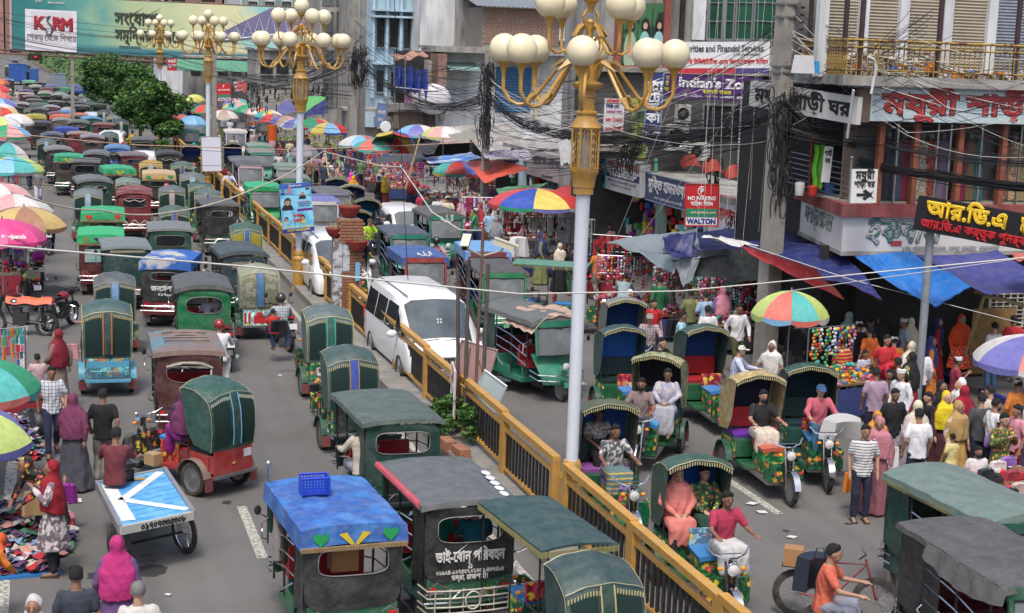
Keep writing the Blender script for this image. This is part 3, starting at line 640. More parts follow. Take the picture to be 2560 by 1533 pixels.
 c=(P0+P1)/2-Z*.19;WB(MB().tube([c+X*.125*cos(a)+Z*.125*sin(a)-Y*.05 for a in[2*pi*i/20 for i in range(20)]],.012,4,closed=True),'ring',white)['kind']='stuff'
 P0,P1=on(542,210,92),on(576,209,91.8)
 bd('far_no_parking_sign','small red NO PARKING sign with WALTON far down the street','sign',P0,P1,1.0,(.5,.02,.03),.08,panels=((0.03,.22,.97,.38,(.02,.22,.13)),(.03,.03,.97,.2,(.68,.68,.7))),texts=(('P',.5,.85,.2,WHITE),('NO PARKING',.5,.64,.14,WHITE,.85),('WALTON',.5,.115,.19,(.02,.04,.25),.88)))
 bd('far_red_sign','red signboard with white letters behind the median trees','sign',on(418,146,120),on(442,147,120),.9,(.45,.03,.05),.1,texts=(('মাশরাফী',.5,.75,.3,WHITE,.8),('জুতা ঘর',.5,.4,.3,WHITE,.8)))
 bd('far_shop_banner','white and red shop banner beyond the red parking sign','banner',on(583,205,98),on(608,200,98),.6,(.5,.45,.45),.06,texts=(('শািড়',.5,.6,.3,RED),('বাজার',.5,.25,.25,RED)))
 bd('far_orange_banner','tall narrow red banner beside the far white banner','banner',on(609,202,97),on(617,203,97),.7,(.5,.12,.08),.06)
 bd('white_shop_board','tattered white shop board with red letters behind the red parking sign','signboard',(18.9,42.9,3.5),(18.9,38.2,3.45),1.2,(.62,.63,.66),.08,texts=(('আল্পনা বস্ত্র',.42,.55,.5,(.5,.06,.05),.6),('প্রাে দেলায়ার ও ভাই',.5,.22,.14,(.15,.2,.4),.5)),frame=(.3,.05,.04))
 rc=mat('red_cowl',(.38,.05,.03),.6,var=.2)
 for i,(px,py)in enumerate(((1724,412),(1778,425),(1835,440))):
  c=on(px,py,42.2-i*.8);m=MB().grid(lambda u,v:(c.x+.3*cos(pi*u)*(1-.1*v),c.y-.3*v,c.z+.33*sin(pi*u)*(1-v*.7)-.1*v),8,4,.02)
  t=WB(m,'red_cowl',rc);tag(t,('left','middle','right')[i]+' one of the three red awning cowls over the tattered white board','cowl')
right_buildings()
def shop_line():
 "ground-floor row behind the stalls"
 rt=thing('bazaar_building','row of open ground floor shops under the bazaar signs','building',(19.4,52,0))
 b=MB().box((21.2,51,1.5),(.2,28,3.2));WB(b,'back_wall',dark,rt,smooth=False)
 WB(MB().box((20.2,51,3.4),(2.8,28,.16)),'canopy_slab',conc,rt,smooth=False)
 for i in range(7):WB(MB().box((18.95,39+i*3.9,1.7),(.3,.25,3.4)),'column',(tealm if i%3 else blueP),rt,smooth=False)
 g=MB();random.seed(5)
 ms=[mat('goods_%s'%n,c,.5,var=.1)for n,c in dict(red=(.5,.03,.04),pink=(.6,.15,.3),yellow=(.6,.45,.05),blue=(.05,.15,.5),white=(.6,.6,.6),green=(.08,.35,.12),black=(.02,.02,.02),orange=(.7,.2,.03),silver=(.4,.42,.45),brown=(.18,.08,.05),purple=(.25,.06,.35),teal=(.05,.35,.35)).items()]
 for i in range(1500):
  g.k=random.choice([0,0,1,2,3,4,4,5,6,7,8,8,9,9,10,11]);y=37+random.random()*28;x=19.1+random.random()*1.6
  z=random.uniform(.2,3.2);g.box((x,y,z),(random.uniform(.08,.3),random.uniform(.08,.3),random.uniform(.08,.4)),random.random())
 WB(g,'shop_goods',ms,rt,smooth=False,kind='stuff')
 return ms
GOODS=shop_line()
def corner_building():
 red_band=plaster('dark_red_band',(.26,.05,.05),.15);ww=mat('white_sign_wall',(.62,.61,.59),.85,var=.12,scale=1.2,dust=.25)
 r=thing('corner_building','corner building with saree shop glass front and yellow balcony railing','building',(20,34,0))
 C0=Vector((17.45,32,0));wd=Vector((.218,.976,0)).normalized();EX=27.5;WL=4.9
 def pl(z0,z1,out,nm,m,dp=.3,w=True,e=True,x1=EX):
  b=MB()
  A=C0+wd*WL-X*out;B=C0-X*out-Y*out;D=Vector((x1,32-out,0))
  if w:b.prism([(A.x,A.y),(B.x,B.y),(B.x+dp,B.y+dp),(A.x+dp,A.y)],z0,z1,'Z')
  if e:b.prism([(B.x,B.y),(D.x,D.y),(D.x,D.y+dp),(B.x+dp,B.y+dp)],z0,z1,'Z')
  return WB(b,nm,m,r,smooth=False)
 pl(3.13,4.02,0,'sign_wall',ww);pl(4.0,4.30,.1,'red_band',red_band,.8)
 pl(3.1,3.2,.02,'soffit',conc,3)
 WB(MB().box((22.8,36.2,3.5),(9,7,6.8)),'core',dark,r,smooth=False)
 lett(r,'ইকবাল',(19.0,31.98,3.66),X,Z,.80,mat('faded_green_letters',(.10,.20,.17),.8,kind='blotch',col2=(.45,.46,.44),amt=5),2.1,shear=.3,fat=.04)
 lett(r,'১নং গলার দােমস্ত, নতুন বাজার, রাজশাহী',(20.3,31.98,3.25),X,Z,.17,ink((.3,.32,.33)),2.6)
 lett(r,'ল েট্রডাস\u09b0',C0+wd*2.2+Z*3.72-X*.012,-wd,Z,.55,mat('faded_green_letters'),2.6,shear=.2)
 WB(MB().box((18.85,31.99,3.38),(.28,.01,.12)),'small_poster',ink((.35,.05,.05)),r)
 WB(MB().box((20.75,33.05,1.6),(6.5,.2,3.2)),'dark_opening',dark,r,smooth=False)  # solid panel coloured dark in place of the shaded opening
 gl=mat('saree_shop_glass',(.03,.05,.07),.08,var=.3,scale=.6,spec=.8,alpha=.2)
 WB(MB().box((22.6,32.1,5.24),(9.8,.02,1.86)),'glass_front',gl,r,smooth=False)
 cm=mat('redwood_frame',(.27,.09,.05),.7,var=.25,scale=3)
 for px in(2196,2284,2394,2503,2612,2720):
  x=on(px,400,32).x;WB(MB().box((x,31.97,5.24),(.13,.16,1.88)),'wooden_mullion',cm,r,smooth=False)
 for px in(2240,2340,2372,2450,2548,2580,2660):
  x=on(px,400,32).x;WB(MB().box((x,32.0,5.24),(.04,.05,1.86)),'steel_mullion',steel,r,smooth=False)
 WB(MB().box((22.6,33.1,4.31),(9.8,2,.06)),'floor_slab',creamP,r,smooth=False)
 WB(MB().box((22.6,32.7,5.3),(9.8,.05,1.9)),'display_back',mat('display_back',(.28,.22,.18),.9,var=.4,scale=.7),r,smooth=False)
 for i,(px,c,mm)in enumerate(((2215,(.05,.05,.07),cloth),(2235,(.1,.14,.25),cloth),(2255,(.3,.03,.06),cloth),(2300,(.38,.38,.36),fcloth),(2322,(.30,.04,.04),fcloth),(2352,(.32,.24,.40),cloth),(2398,(.35,.02,.08),cloth),(2420,(.3,.2,.08),cloth),(2440,(.05,.28,.32),cloth),(2505,(.2,.1,.1),fcloth),(2530,(.5,.38,.28),fcloth),(2555,(.55,.45,.2),cloth))):
  b=on(px,470,32.4);t=thing('dress_form',['dark','navy','small dark red','white spotted','rust red patterned','lilac','crimson','tan','turquoise','brown patterned','peach patterned','golden'][i]+' dress draped on a display form behind the saree shop glass','display dress',(b.x,32.45,4.35))
  MB().lathe([(.20,.02),(.17,.4),(.13,.8),(.10,.95),(.15,1.15),(.17,1.28),(.12,1.38),(.05,1.42)],n=14).build('dress',mm,t,c);MB().ell((0,0,1.52),(.07,.08,.1)).build('head_form',plastic,t,(.4,.35,.3))
 A=on(2156,233,31.7)
 sgn=board('red_letter_shop_sign','long pale blue shop fascia with big red Bengali letters','signboard',(17.75,31.75,6.95),(27.5,31.75,6.95),.74,(.45,.55,.58),.15,texts=(('ময়ূরী শাড়ী',.232,.52,.66,(.42,.05,.05),.42,dict(fat=.05)),('ঘর',.55,.52,.66,(.42,.05,.05),None,dict(fat=.05))))
 P0,P1=on(1882,202,36.2),on(2152,243,31.6)
 board('black_letter_shop_sign','white shop board with black Bengali letters behind the big concrete post','signboard',P0,P1,.62,(.56,.56,.55),.12,texts=(('ময়ূরী শাড়ী ঘর',.5,.48,.46,(.02,.02,.02),.9,dict(fat=.035)),))
 WB(MB().box((17.6,31.75,6.55),(.28,.2,.75)),'sign_end_panel',mat('rusty_panel',(.14,.1,.08),.8),r,smooth=False)
 pl(7.0,7.22,.55,'balcony_slab',conc,1.4)
 sm=MB();xs=[on(p,100,33.2).x for p in(1930,2050,2150,2250,2360,2470,2575,2680,2790)]
 for i in range(len(xs)-1):
  if xs[i]<17:continue
  b=MB();corrug(b,xs[i]+.12,xs[i+1]-.12,7.22,9.6,33.2,64,.025);WB(b,'roller_shutter',gshut if i==5 else tshut,r,smooth=False)
  WB(MB().box((xs[i],33.15,8.4),(.24,.2,2.5)),'column',whiteP,r,smooth=False)
 n=60;A=C0+wd*WL+X*1.4;B=C0+Vector((1.3,1.2,0))
 for k in range(2):
  b=MB()
  a,c=A.lerp(B,k/2+.03),A.lerp(B,(k+1)/2-.03)
  nrm=Vector((-1,.2,0)).normalized();pts=[(nrm*(.025*(i%2)),7.22+2.4*i/n)for i in range(n+1)]
  b.add([Vector((q.x,q.y,z))+o for q in(a,c)for o,z in pts],[(i,n+1+i,n+2+i,i+1)for i in range(n)])
  WB(b,'roller_shutter',tshut,r,smooth=False)
 ry=mat('rusty_yellow_paint',(.42,.28,.06),.6,kind='blotch',col2=(.16,.07,.04),amt=4,var=.2)
 R_=thing('balcony_railing','rusty yellow balcony railing along the shuttered top floor','railing',(17,31.5,7.22))
 A=C0+wd*WL-X*.45;B=C0-X*.45-Y*.45;D=Vector((EX,31.55,0));segs=((A,B),(B,D));cnt=0
 barm=MB().box((0,0,.4),(.022,.022,.8)).mesh('baluster',ry,False)
 for a,d in segs:
  L=(d-a).length;u=(d-a).normalized()
  for z in(.12,.78,.62):WB(MB().tube([a+Z*(7.22+z),d+Z*(7.22+z)],.022 if z<.7 else.03,5),'rail',ry,R_)
  k=int(L/.13)
  for i in range(k):
   if cnt<130:q=a+u*(i*.13);o=link('baluster',barm,R_,(q.x-17,q.y-31.5,0));cnt+=1
 for px in(2155,2350,2545,2740):
  x=on(px,150,31.5).x;WB(MB().box((x,31.6,8.4),(.09,.09,2.5)),'veranda_post',mat('brown_post',(.06,.035,.04),.6),r,smooth=False)
 for q,nm in((A.lerp(B,.35),0),(A.lerp(B,.9),1)):WB(MB().box((q.x+.1,q.y,8.4),(.09,.09,2.5)),'veranda_post',mat('brown_post'),r,smooth=False)
 g=MB();random.seed(3)
 for i in range(420):
  g.k=random.choice([0,0,4,4,4,8,9,9,3,0,7]);t=random.random()
  q=(A.lerp(B,t*2)if t<.35 else B.lerp(D,(t-.35)*.75));s_=random.uniform(.04,.16)
  g.box((q.x+random.uniform(.1,.6),q.y+random.uniform(.1,.6),7.25+random.random()**2*(.5 if t<.62 else.15)),(s_*1.6,s_,s_*.7),random.random()*3,tilt=(random.random(),'X'))
 ms=list(GOODS);ms[0]=mat('wrapping_cream',(.5,.44,.34));ms[4]=mat('goods_white')
 t=WB(g,'balcony_rubbish',ms,smooth=False);tag(t,'heap of old papers, boxes and bags behind the yellow balcony railing','rubbish',kind='stuff')
 for(px,py,c,lab,s)in((2010,140,(.6,.6,.62),'crumpled white sack on the balcony rail',(.45,.3,.4)),(2040,165,(.05,.3,.6),'blue plastic bag caught in the balcony rail',(.14,.12,.28)),(2190,150,(.6,.6,.6),'folded white carton on the balcony next to the tan one',(.4,.25,.22)),(2238,160,(.45,.27,.13),'open tan cardboard carton on the balcony',(.35,.3,.3))):
  p=on(px,py,32.2);t=WB(MB().box((p.x,p.y,7.22+s[2]/2),s,.3,top=.8),'carton',plastic,None,c);tag(t,lab,'rubbish')
 q=C0+wd*.3
 WB(MB().box((17.9,34.6,5.3),(.1,.1,1.9)),'pillar',cm,r,smooth=False)
 sr_=thing('steel_railing','stainless steel balcony railing left of the saree shop glass','railing',(17.4,34,4.3))
 a,d=on(1968,397,36.5),on(2128,424,32.2);a.z=d.z=0
 for i in range(7):WB(MB().tube([a+Z*(4.4+i*.13),d+Z*(4.4+i*.13)],.014,5),'rail',steel,sr_)
 for t_ in(0,.5,1):WB(MB().tube([a.lerp(d,t_)+Z*4.3,a.lerp(d,t_)+Z*5.3],.035,8).ell(a.lerp(d,t_)+Z*5.34,.05),'post',steel,sr_)
 WB(MB().grid(lambda u,v:on(2036+26*u,362,33.6)+Vector((.03*sin(v*9),.06*sin(u*14),-1.05*v)),10,6,.01),'green_cloth',cloth,None,(.15,.5,.05),label='bright green cloth hanging behind the steel balcony railing',cat='cloth')
 board('inner_shop_board','small upright white board with the words saree house inside the steel railing','signboard',on(2062,365,33.3),on(2084,367,33.2),.85,(.6,.6,.6),.04,texts=(('শাড়ী',.5,.8,.16,BLACK,.85),('ঘর',.5,.6,.16,BLACK,.6)))
 board('arrow_shop_board','white hanging board with black Bengali letters and an arrow pointing right','signboard',on(2130,423,31.3),on(2194,423,31.3),.76,(.68,.68,.67),.05,texts=(('ময়ূরী',.5,.82,.26,BLACK,.75),('শাড়ী ঘর',.5,.55,.2,BLACK,.82),('\u2192',.5,.24,.3,BLACK,.7,dict(fat=.07))))
 for(px,c,lab,s)in((1998,(.5,.5,.48),'white plastic jar behind the steel railing',(.12,.2)),(2031,(.5,.04,.03),'red jug behind the steel railing',(.13,.15)),(2075,(.08,.16,.4),'blue bucket behind the steel railing',(.15,.2))):
  p=on(px,490,33.6);t=thing('container',lab,'container',(p.x,p.y,4.33));MB().lathe([(s[0]*.8,0),(s[0],s[1]*1.4),(s[0]*.9,s[1]*1.5)],n=14).build('body',plastic,t,c);MB().lathe([(s[0]*.92,s[1]*1.5),(s[0]*.4,s[1]*1.62)],n=14).build('lid',plastic,t,tuple(q*.8 for q in c))
 P0,P1=on(2299,488,28.6),on(2640,548,26.6)
 board('market_sign','black market signboard with yellow and red raised Bengali letters','signboard',P0,P1,.72,(.015,.015,.02),.14,texts=(('আর.িড.এ',.38,.68,.44,(.75,.50,.03),.60,dict(fat=.06,depth=.05)),('মােক\u09b0ট',.86,.68,.44,(.75,.50,.03),.22,dict(fat=.06,depth=.05)),('আর.িড.এ কর্তৃক পুনর্বাসন',.5,.23,.24,(.5,.02,.03),.9,dict(fat=.05,depth=.03))))
 p=on(2325,640,28.5);t=thing('sign_post','grey steel post holding up the black market sign','post',(p.x,28.55,0));MB().tube([(0,0,0),(0,0,4.6)],.085,12).build('shaft',mat('grey_steel_post',(.25,.28,.31),.5),t)
 MB().box((0,0,.02),(.3,.3,.04)).build('base_plate',steel,t)
 gr=mat('cream_grille',(.42,.40,.34),.6,var=.1)
 def grille(px0,px1,s,z0,z1,lab,n,dense=.09,diam=False):
  x0,x1=on(px0,800,s).x,on(px1,800,s).x;t=thing('folding_grille',lab,'grille',((x0+x1)/2,s,z0))
  f=MB()
  for x in(x0,x1):f.box((x,s,(z0+z1)/2),(.07,.06,z1-z0))
  for z in(z0+.03,z1-.03):f.box(((x0+x1)/2,s,z),(x1-x0-.08,.05,.05))
  WB(f,'frame',gr,t,smooth=False)
  for i in range(1,n):x=x0+(x1-x0)*i/n;WB(MB().box((x,s,(z0+z1)/2),(.035,.03,z1-z0-.1)),'vertical_bar',gr,t,smooth=False)
  k=int((z1-z0)/dense);
  for i in range(1,k):WB(MB().tube([(x0+.04,s-.02,z0+i*dense),(x1-.04,s-.02,z0+i*dense)],.011,4),'horizontal_bar',gr,t)
 grille(2055,2200,33.2,.12,2.5,'cream steel grille gate, left leaf, under the light blue tarpaulin',4,.12)
 grille(2200,2345,33.1,.12,2.6,'cream steel grille gate, right leaf, beside the woman in orange red',5,.12)
 grille(2470,2640,32.2,.12,2.4,'dense cream grille behind the man in the white shirt at the right',10,.1)
 for(a,b,lab)in((on(2462,735,30.2),on(2388,955,29.6),'old bamboo pole leaning up to the purple tarpaulin'),(on(2460,740,30.2),on(2560,765,30),'bamboo beam under the purple tarpaulin'),(on(2436,728,30.4),on(2470,742,30.3),'short bamboo rail carrying the tarpaulin corner')):
  if lab.startswith('old'):b=at(2388,955,.12)
  t=WB(MB().tube([a,a.lerp(b,.5)+Vector((.03,0,.03)),b],.045,8),'bamboo_pole',bamboo);tag(t,lab,'pole')
 t=WB(MB().grid(lambda u,v:(on(2420,900,32.1).x+u*1.2,32.05,.2+v*1.6),2,2,.04),'brown_mat',mat('woven_mat',(.25,.15,.06),.9,var=.2),r)
corner_building()
# billboard over the road
def billboard():
 s0,s1=122,120
 A,B=on(24,-12,160),on(806,24,146);A2,B2=on(33,124,160),on(806,148,146)
 root=thing('billboard','huge green landscape billboard across the road showing the KSRM logo panel and a bridge','billboard',((A.x+B.x)/2,153,0))
 u=(B-A).normalized();up=Vector((0,0,1));up=(up-u*up.dot(u)).normalized();n=u.cross(up);L=(B-A).length;H=(A-A2).length*.99
 m=bpy.data.materials.new('billboard_print');m.use_nodes=True;t=m.node_tree;Lk=t.links.new;p=t.nodes['Principled BSDF'];p.inputs['Roughness'].default_value=.6
 tc=node(t,'ShaderNodeTexCoord');no=node(t,'ShaderNodeTexNoise');no.inputs['Scale'].default_value=2.2;no.inputs['Detail'].default_value=5
 mp=node(t,'ShaderNodeMapping');mp.inputs['Scale'].default_value=(4,1,1);Lk(tc.outputs['UV'],mp.inputs[0]);Lk(mp.outputs[0],no.inputs[0])
 sx=node(t,'ShaderNodeSeparateXYZ');Lk(tc.outputs['UV'],sx.inputs[0])
 ad=node(t,'ShaderNodeMath',operation='MULTIPLY_ADD');ad.inputs[1].default_value=.35;Lk(no.outputs[0],ad.inputs[0]);Lk(sx.outputs[0],ad.inputs[2])
 r=node(t,'ShaderNodeValToRGB');e=r.color_ramp.elements;e[0].position=.1;e[0].color=(.015,.11,.13,1);e[1].position=1.0;e[1].color=(.25,.5,.5,1)
 for q,c in((.28,(.03,.20,.20,1)),(.42,(.10,.30,.27,1)),(.58,(.36,.46,.27,1)),(.75,(.50,.55,.33,1)),(.9,(.60,.58,.36,1))):x=e.new(q);x.color=c
 Lk(ad.outputs[0],r.inputs[0])
 r2=node(t,'ShaderNodeValToRGB');r2.color_ramp.elements[0].position=.1;r2.color_ramp.elements[1].position=.17;Lk(sx.outputs[1],r2.inputs[0])
 mx=node(t,'ShaderNodeMix',data_type='RGBA');Lk(r2.outputs[0],mx.inputs[0]);mx.inputs[6].default_value=(.04,.17,.2,1);Lk(r.outputs[0],mx.inputs[7]);Lk(mx.outputs[2],p.inputs['Base Color'])
 me=bpy.data.meshes.new('printed_sheet');P=lambda a,b,d=0:A+u*(a*L)-up*((1-b)*H)+n*d
 N=24;me.from_pydata([P(i/N,b,.02*sin(i*2.1))for b in(0,1)for i in range(N+1)],[],[(i,i+1,N+2+i,N+1+i)for i in range(N)])
 uv=me.uv_layers.new();
 for lp in me.loops:v=lp.vertex_index;uv.data[lp.index].uv=((v%(N+1))/N,v//(N+1))
 me.materials.append(m);wlink(link('printed_sheet',me),root)
 def q(a,b,c,d,col,dd=.05,nm='printed_field',mm=None):
  return WB(MB().quad(P(a,b,dd),P(c,b,dd),P(c,d,dd),P(a,d,dd)),nm,mm or ink(col),root)
 q(.052,.0,.222,.76,(.62,.62,.68),.06,'logo_panel');q(.072,.14,.205,.72,(.55,.54,.58),.07,'inner_sheet')
 lett(root,'K',P(.098,.50,.09),u,up,1.6,ink((.35,.02,.04)),fat=.07);lett(root,'R',P(.158,.50,.09),u,up,1.6,ink((.35,.02,.04)),fat=.07);lett(root,'M',P(.190,.49,.09),u,up,1.6,ink((.35,.02,.04)),fat=.07)
 hk=[P(.122,.62,.1),P(.135,.65,.1),P(.125,.56,.1),P(.138,.47,.1),P(.143,.38,.1),P(.135,.3,.1),P(.125,.32,.1),P(.122,.40,.1)]
 WB(MB().tube(hk,.09,6),'hook_logo',ink((.07,.08,.1)),root)
 lett(root,'েশকড় েথেক িশখের',P(.14,.24,.09),u,up,.8,ink((.1,.08,.08)),5.3,fat=.02)
 lett(root,'সংেযােগ',P(.415,.66,.06),u,up,1.65,ink((.04,.05,.04)),4.7,fat=.03)
 lett(root,'সমৃিদ্ধর িশখের',P(.455,.36,.06),u,up,1.5,ink((.04,.05,.04)),7.1,fat=.03)
 lett(root,'16747',P(.095,.91,.06),u,up,.3,ink((.6,.6,.6)));lett(root,'ksrm.com.bd',P(.155,.90,.06),u,up,.32,ink((.6,.6,.6)))
 dk=ink((.15,.14,.25));lt=ink((.50,.53,.60));g=MB()
 a0,b0=(.66,.30),(.99,.98);a1,b1=(.66,.38),(.86,1.0)
 g.quad(P(.66,.30,.05),P(.99,.62,.05),P(.99,.98,.05),P(.84,.98,.05),P(.66,.42,.05));WB(g,'printed_bridge',dk,root)
 g=MB()
 for i in range(9):
  x=.68+i*.036;y0=.32+(x-.66)*.9;y1=.44+(x-.66)*2.9;y1=min(y1,.97)
  g.tube([P(x,y0,.06),P(x+.018,y1,.06),P(x+.036,y0+.03,.06)],.05,4)
 g.tube([P(.66,.33,.06),P(.99,.63,.06)],.09,4);WB(g,'printed_truss',lt,root)
 q(.90,0,.93,.55,(.3,.33,.38),.055);q(.87,.0,.985,.08,(.36,.22,.16),.06);q(.36,.13,.43,.17,(.05,.13,.14),.05)
 q(.0,.0,.008,1,(.4,.3,.3),.06);
 fr=MB();rust=mat('rusty_steel',(.20,.12,.10),.8,var=.3,scale=2)
 for b in(-.02,-.09):fr.tube([P(-.05,b,-.1),P(1.01,b,-.1)],.09,5)
 for i in range(24):fr.tube([P(-.03+i*.044,-.02,-.1),P(-.01+i*.044,-.09,-.1)],.05,4)
 fr.tube([P(0,1.01,-.1),P(1,1.01,-.1)],.07,5)
 for i in range(14):fr.tube([P(i/13,-.05,-.3),P(i/13,1.0,-.3)],.06,4)
 WB(fr,'frame',rust,root)
 WB(MB().box(P(.5,.5,-.25),(L*.98,.12,H*.96),rz=-atan2(A.y-B.y,B.x-A.x)),'backing',rust,root,smooth=False)
 for(px,w)in((373,.32),(-30,.32),(800,.32)):
  b=on(px,300,153);WB(MB().tube([(b.x,155,0),(b.x,155,5.7)],w,14),'column',mat('white_column',(.5,.44,.43),.8,var=.15),root)
 b=MB().box(P(.085,-.13,.1),(1.4,.3,.62));WB(b,'signal_box',blackm,root);WB(MB().ell(P(.09,-.13,-.0)+n*.25,(.16,.1,.16)),'red_signal_lamp',redlens,root)
billboard()
# trees and hedges
leafm=mat('leaf_green',(.062,.16,.032),.6,var=.3,scale=1.5);leafd=mat('leaf_dark',(.04,.115,.028),.65,var=.25,scale=1.5);leafl=mat('leaf_lit',(.13,.26,.05),.6,var=.25,scale=1.5);leafy=mat('leaf_yellow',(.30,.30,.03),.65,var=.25,scale=1.5)
bark=mat('bark',(.12,.09,.06),.9,var=.3,scale=5)
def tree(label,c,h,r,n=5200,m=(0,1),cz=.62,leaf=.11,trunk=True,cat='tree',name='tree',seed=1,squash=.62,clumps=16):
 rnd=random.Random(seed);t=thing(name,label,cat,c)
 if trunk:
  b=MB();b.tube([(0,0,0),(.05,.03,h*.25),(-.05,0,h*.5),(.04,.02,h*.75)],[.13,.10,.08,.04],7)
  for i in range(7):
   a=rnd.uniform(0,6.3);z=h*rnd.uniform(.3,.5);b.tube([(0,0,z),(r*.3*cos(a),r*.3*sin(a),z+h*.15),(r*.65*cos(a),r*.65*sin(a),z+h*.28)],[.05,.035,.015],5)
  b.build('trunk',bark,t)
 cl=[]
 for i in range(clumps):
  a=rnd.uniform(0,6.3);q=r*sqrt(rnd.random())*.72;zz=rnd.uniform(-1,1)
  cl.append((q*cos(a),q*sin(a),h*cz+zz*h*(1-cz)*.72*sqrt(max(0,1-(q/r)**2)),r*rnd.uniform(.24,.44)))
 b=MB()
 for i in range(n):
  x,y,z,q=cl[i%clumps];d=Vector((rnd.gauss(0,1),rnd.gauss(0,1),rnd.gauss(0,1))).normalized()*q*(rnd.random()**.35)
  d.z*=.8;p=Vector((x,y,z))+d;w=Vector((rnd.gauss(0,1),rnd.gauss(0,1),rnd.gauss(0,.5))).normalized();v=w.cross(Vector((rnd.gauss(0,1),rnd.gauss(0,1),rnd.gauss(0,1)))).normalized()
  s=leaf*rnd.uniform(.6,1.3);q_=rnd.random();b.k=0 if q_<.5 else(2 if q_>.8 and d.z>-.1*q else 1)  # paler leaves kept to clump tops: lit foliage painted by colour
  b.add([p-w*s,p-v*s*.45,p+w*s,p+v*s*.45+Vector((0,0,s*.2))],[(0,1,2,3)])
 mm=[leafm,leafd,leafy];b.build('crown',[mm[m[0]],mm[m[1]],leafl if m!=(2,2)else leafy],t,smooth=False,kind='stuff')
 return t
def greens():
 for i,(px,py,h,r,lab)in enumerate(((252,348,4.5,2.1,'bushy dark green tree at the left end of the median tree group'),(300,352,4.7,2.0,'tallest dense green tree in the middle of the median tree group'),(345,356,4.4,2.0,'dense green tree between the tall tree and the lamp post'),(392,372,4.3,2.0,'rounded bright green tree around the farthest lamp post'))):
  c=at(px,py);c.x=7.0+i*.25;c.y=(146,129,113,99)[i];c.x=on((262,308,350,400)[i],250,c.y).x;c.z=.15
  tree(lab,c,(6.0,5.9,5.3,5.0)[i],(2.3,2.2,2.0,1.9)[i],7000,(0,1),.56,.15,seed=i+3,clumps=26)
 for i,(px,py,s,h,r,lab,mm)in enumerate(((405,335,90,1.7,.6,'slender light green shrub in front of the last lamp post',(0,0)),(300,320,120,1.0,.9,'yellow green shrub under the median trees',(0,2)),(355,330,100,.9,.9,'low green shrub under the rounded tree',(0,1)),(418,366,71.8,.6,1.0,'bright yellow shrub where the far railing begins',(2,2)))):
  c=on(px,py+20,s);c.z=.15;tree(lab,c,h,r,1500,mm,.6,.07,False,'shrub','shrub',20+i,clumps=8)
 c=at(1160,1100,.18);c.x=7.5
 for i,(dy,h,r,lab)in enumerate(((27.6,.75,.5,'leafy flowering plant by the railing behind the green auto rickshaw'),(28.5,.95,.45,'taller green plant in the median gap beside the bricks'),(29.4,.5,.4,'low plant behind the leaning posters'))):
  tree(lab,(7.35,dy,.18),h,r,900,(0,1),.55,.06,False,'plant','plant',40+i,clumps=9)
 t=thing('planter','low brick planter edge around the median plants','planter',(7,27.2,.18))
 for(x,y)in((7.0,27.2),(7.0,28.2),(7.1,26.6)):WB(MB().box((x,y,.28),(.22,.45,.2),.1),'brick',brickm,t,smooth=False)
 hedge_pts=[at(72,150),at(120,178),at(180,212)]
 t=thing('hedge','clipped hedge and bushes lining the empty far road under the billboard','hedge',hedge_pts[1],0);b=MB();rnd=random.Random(9)
 for i in range(14000):
  u_=rnd.random();a=at(66+150*u_,141+86*u_);k=rnd.random()**1.2;w=(14-4*u_)*k
  hh=(1.5+2.6*k*(.6+.4*sin(u_*23+k*5)))*rnd.random()**.6;p=Vector((a.x+w,a.y+rnd.gauss(0,1),hh));s=.62;w_=Vector((rnd.gauss(0,1),rnd.gauss(0,1),rnd.gauss(0,.5))).normalized();v=w_.orthogonal().normalized();b.k=rnd.random()<.4
  b.add([p-w_*s,p-v*s*.5,p+w_*s,p+v*s*.5],[(0,1,2,3)])
 WB(b,'foliage',[mat('hedge_green',(.10,.19,.06),.8,var=.3,scale=.7),mat('hedge_dark',(.05,.09,.04),.8)],t,smooth=False,kind='stuff')
 f=MB();A,B=at(60,137,.8),at(205,220,.8)
 f.tube([A,B],.05,4).tube([A-Z*.5,B-Z*.5],.05,4)
 for i in range(40):f.box(A.lerp(B,i/39)-Z*.35,(.06,.06,.9))
 t=WB(f,'far_fence',mat('olive_fence',(.22,.18,.06),.8),smooth=False);tag(t,'low yellowish fence along the foot of the far hedge','fence')
greens()
# posts and wires
pconc=mat('post_concrete',(.33,.31,.28),.92,var=.22,scale=2,bump=.3,bscale=25,dust=.2);wirem=mat('cable_black',(.018,.018,.02),.6,var=0);wirew=mat('cable_white',(.55,.54,.5),.6,var=0)
POSTS={}
def utility(name,label,px,s,w,top,w2=None,base=0):
 p=on(px,400,s);r=thing('utility_post',label,'utility post',(p.x,s,base));w2=w2 or w*.82
 MB().box((0,0,(top-base)/2),(w,w,top-base),.2,top=w2/w).build('shaft',pconc,r,smooth=False)
 POSTS[name]=Vector((p.x,s,0));return r
def tangle(root_or_label,c,rx,rz,n,r=.012,seed=1,parent=None):
 rnd=random.Random(seed);b=MB()
 for i in range(n):
  a=rnd.uniform(0,6.3);q=rx*rnd.uniform(.3,1);zc=c[2]+rnd.uniform(-rz,rz);rr=rnd.uniform(.10,.26)*min(1,rz)
  b.tube([Vector((c[0]+q*cos(a)+rr*.5*cos(t)*cos(a),c[1]-abs(q*sin(a)*.6)-rr*.3*sin(a),zc+rr*sin(t)*1.4))for t in[2*pi*k/9 for k in range(9)]],r,4,closed=True)
 o=WB(b,'cable_coil',wirem);tag(o,root_or_label,'cable coils',kind='stuff')
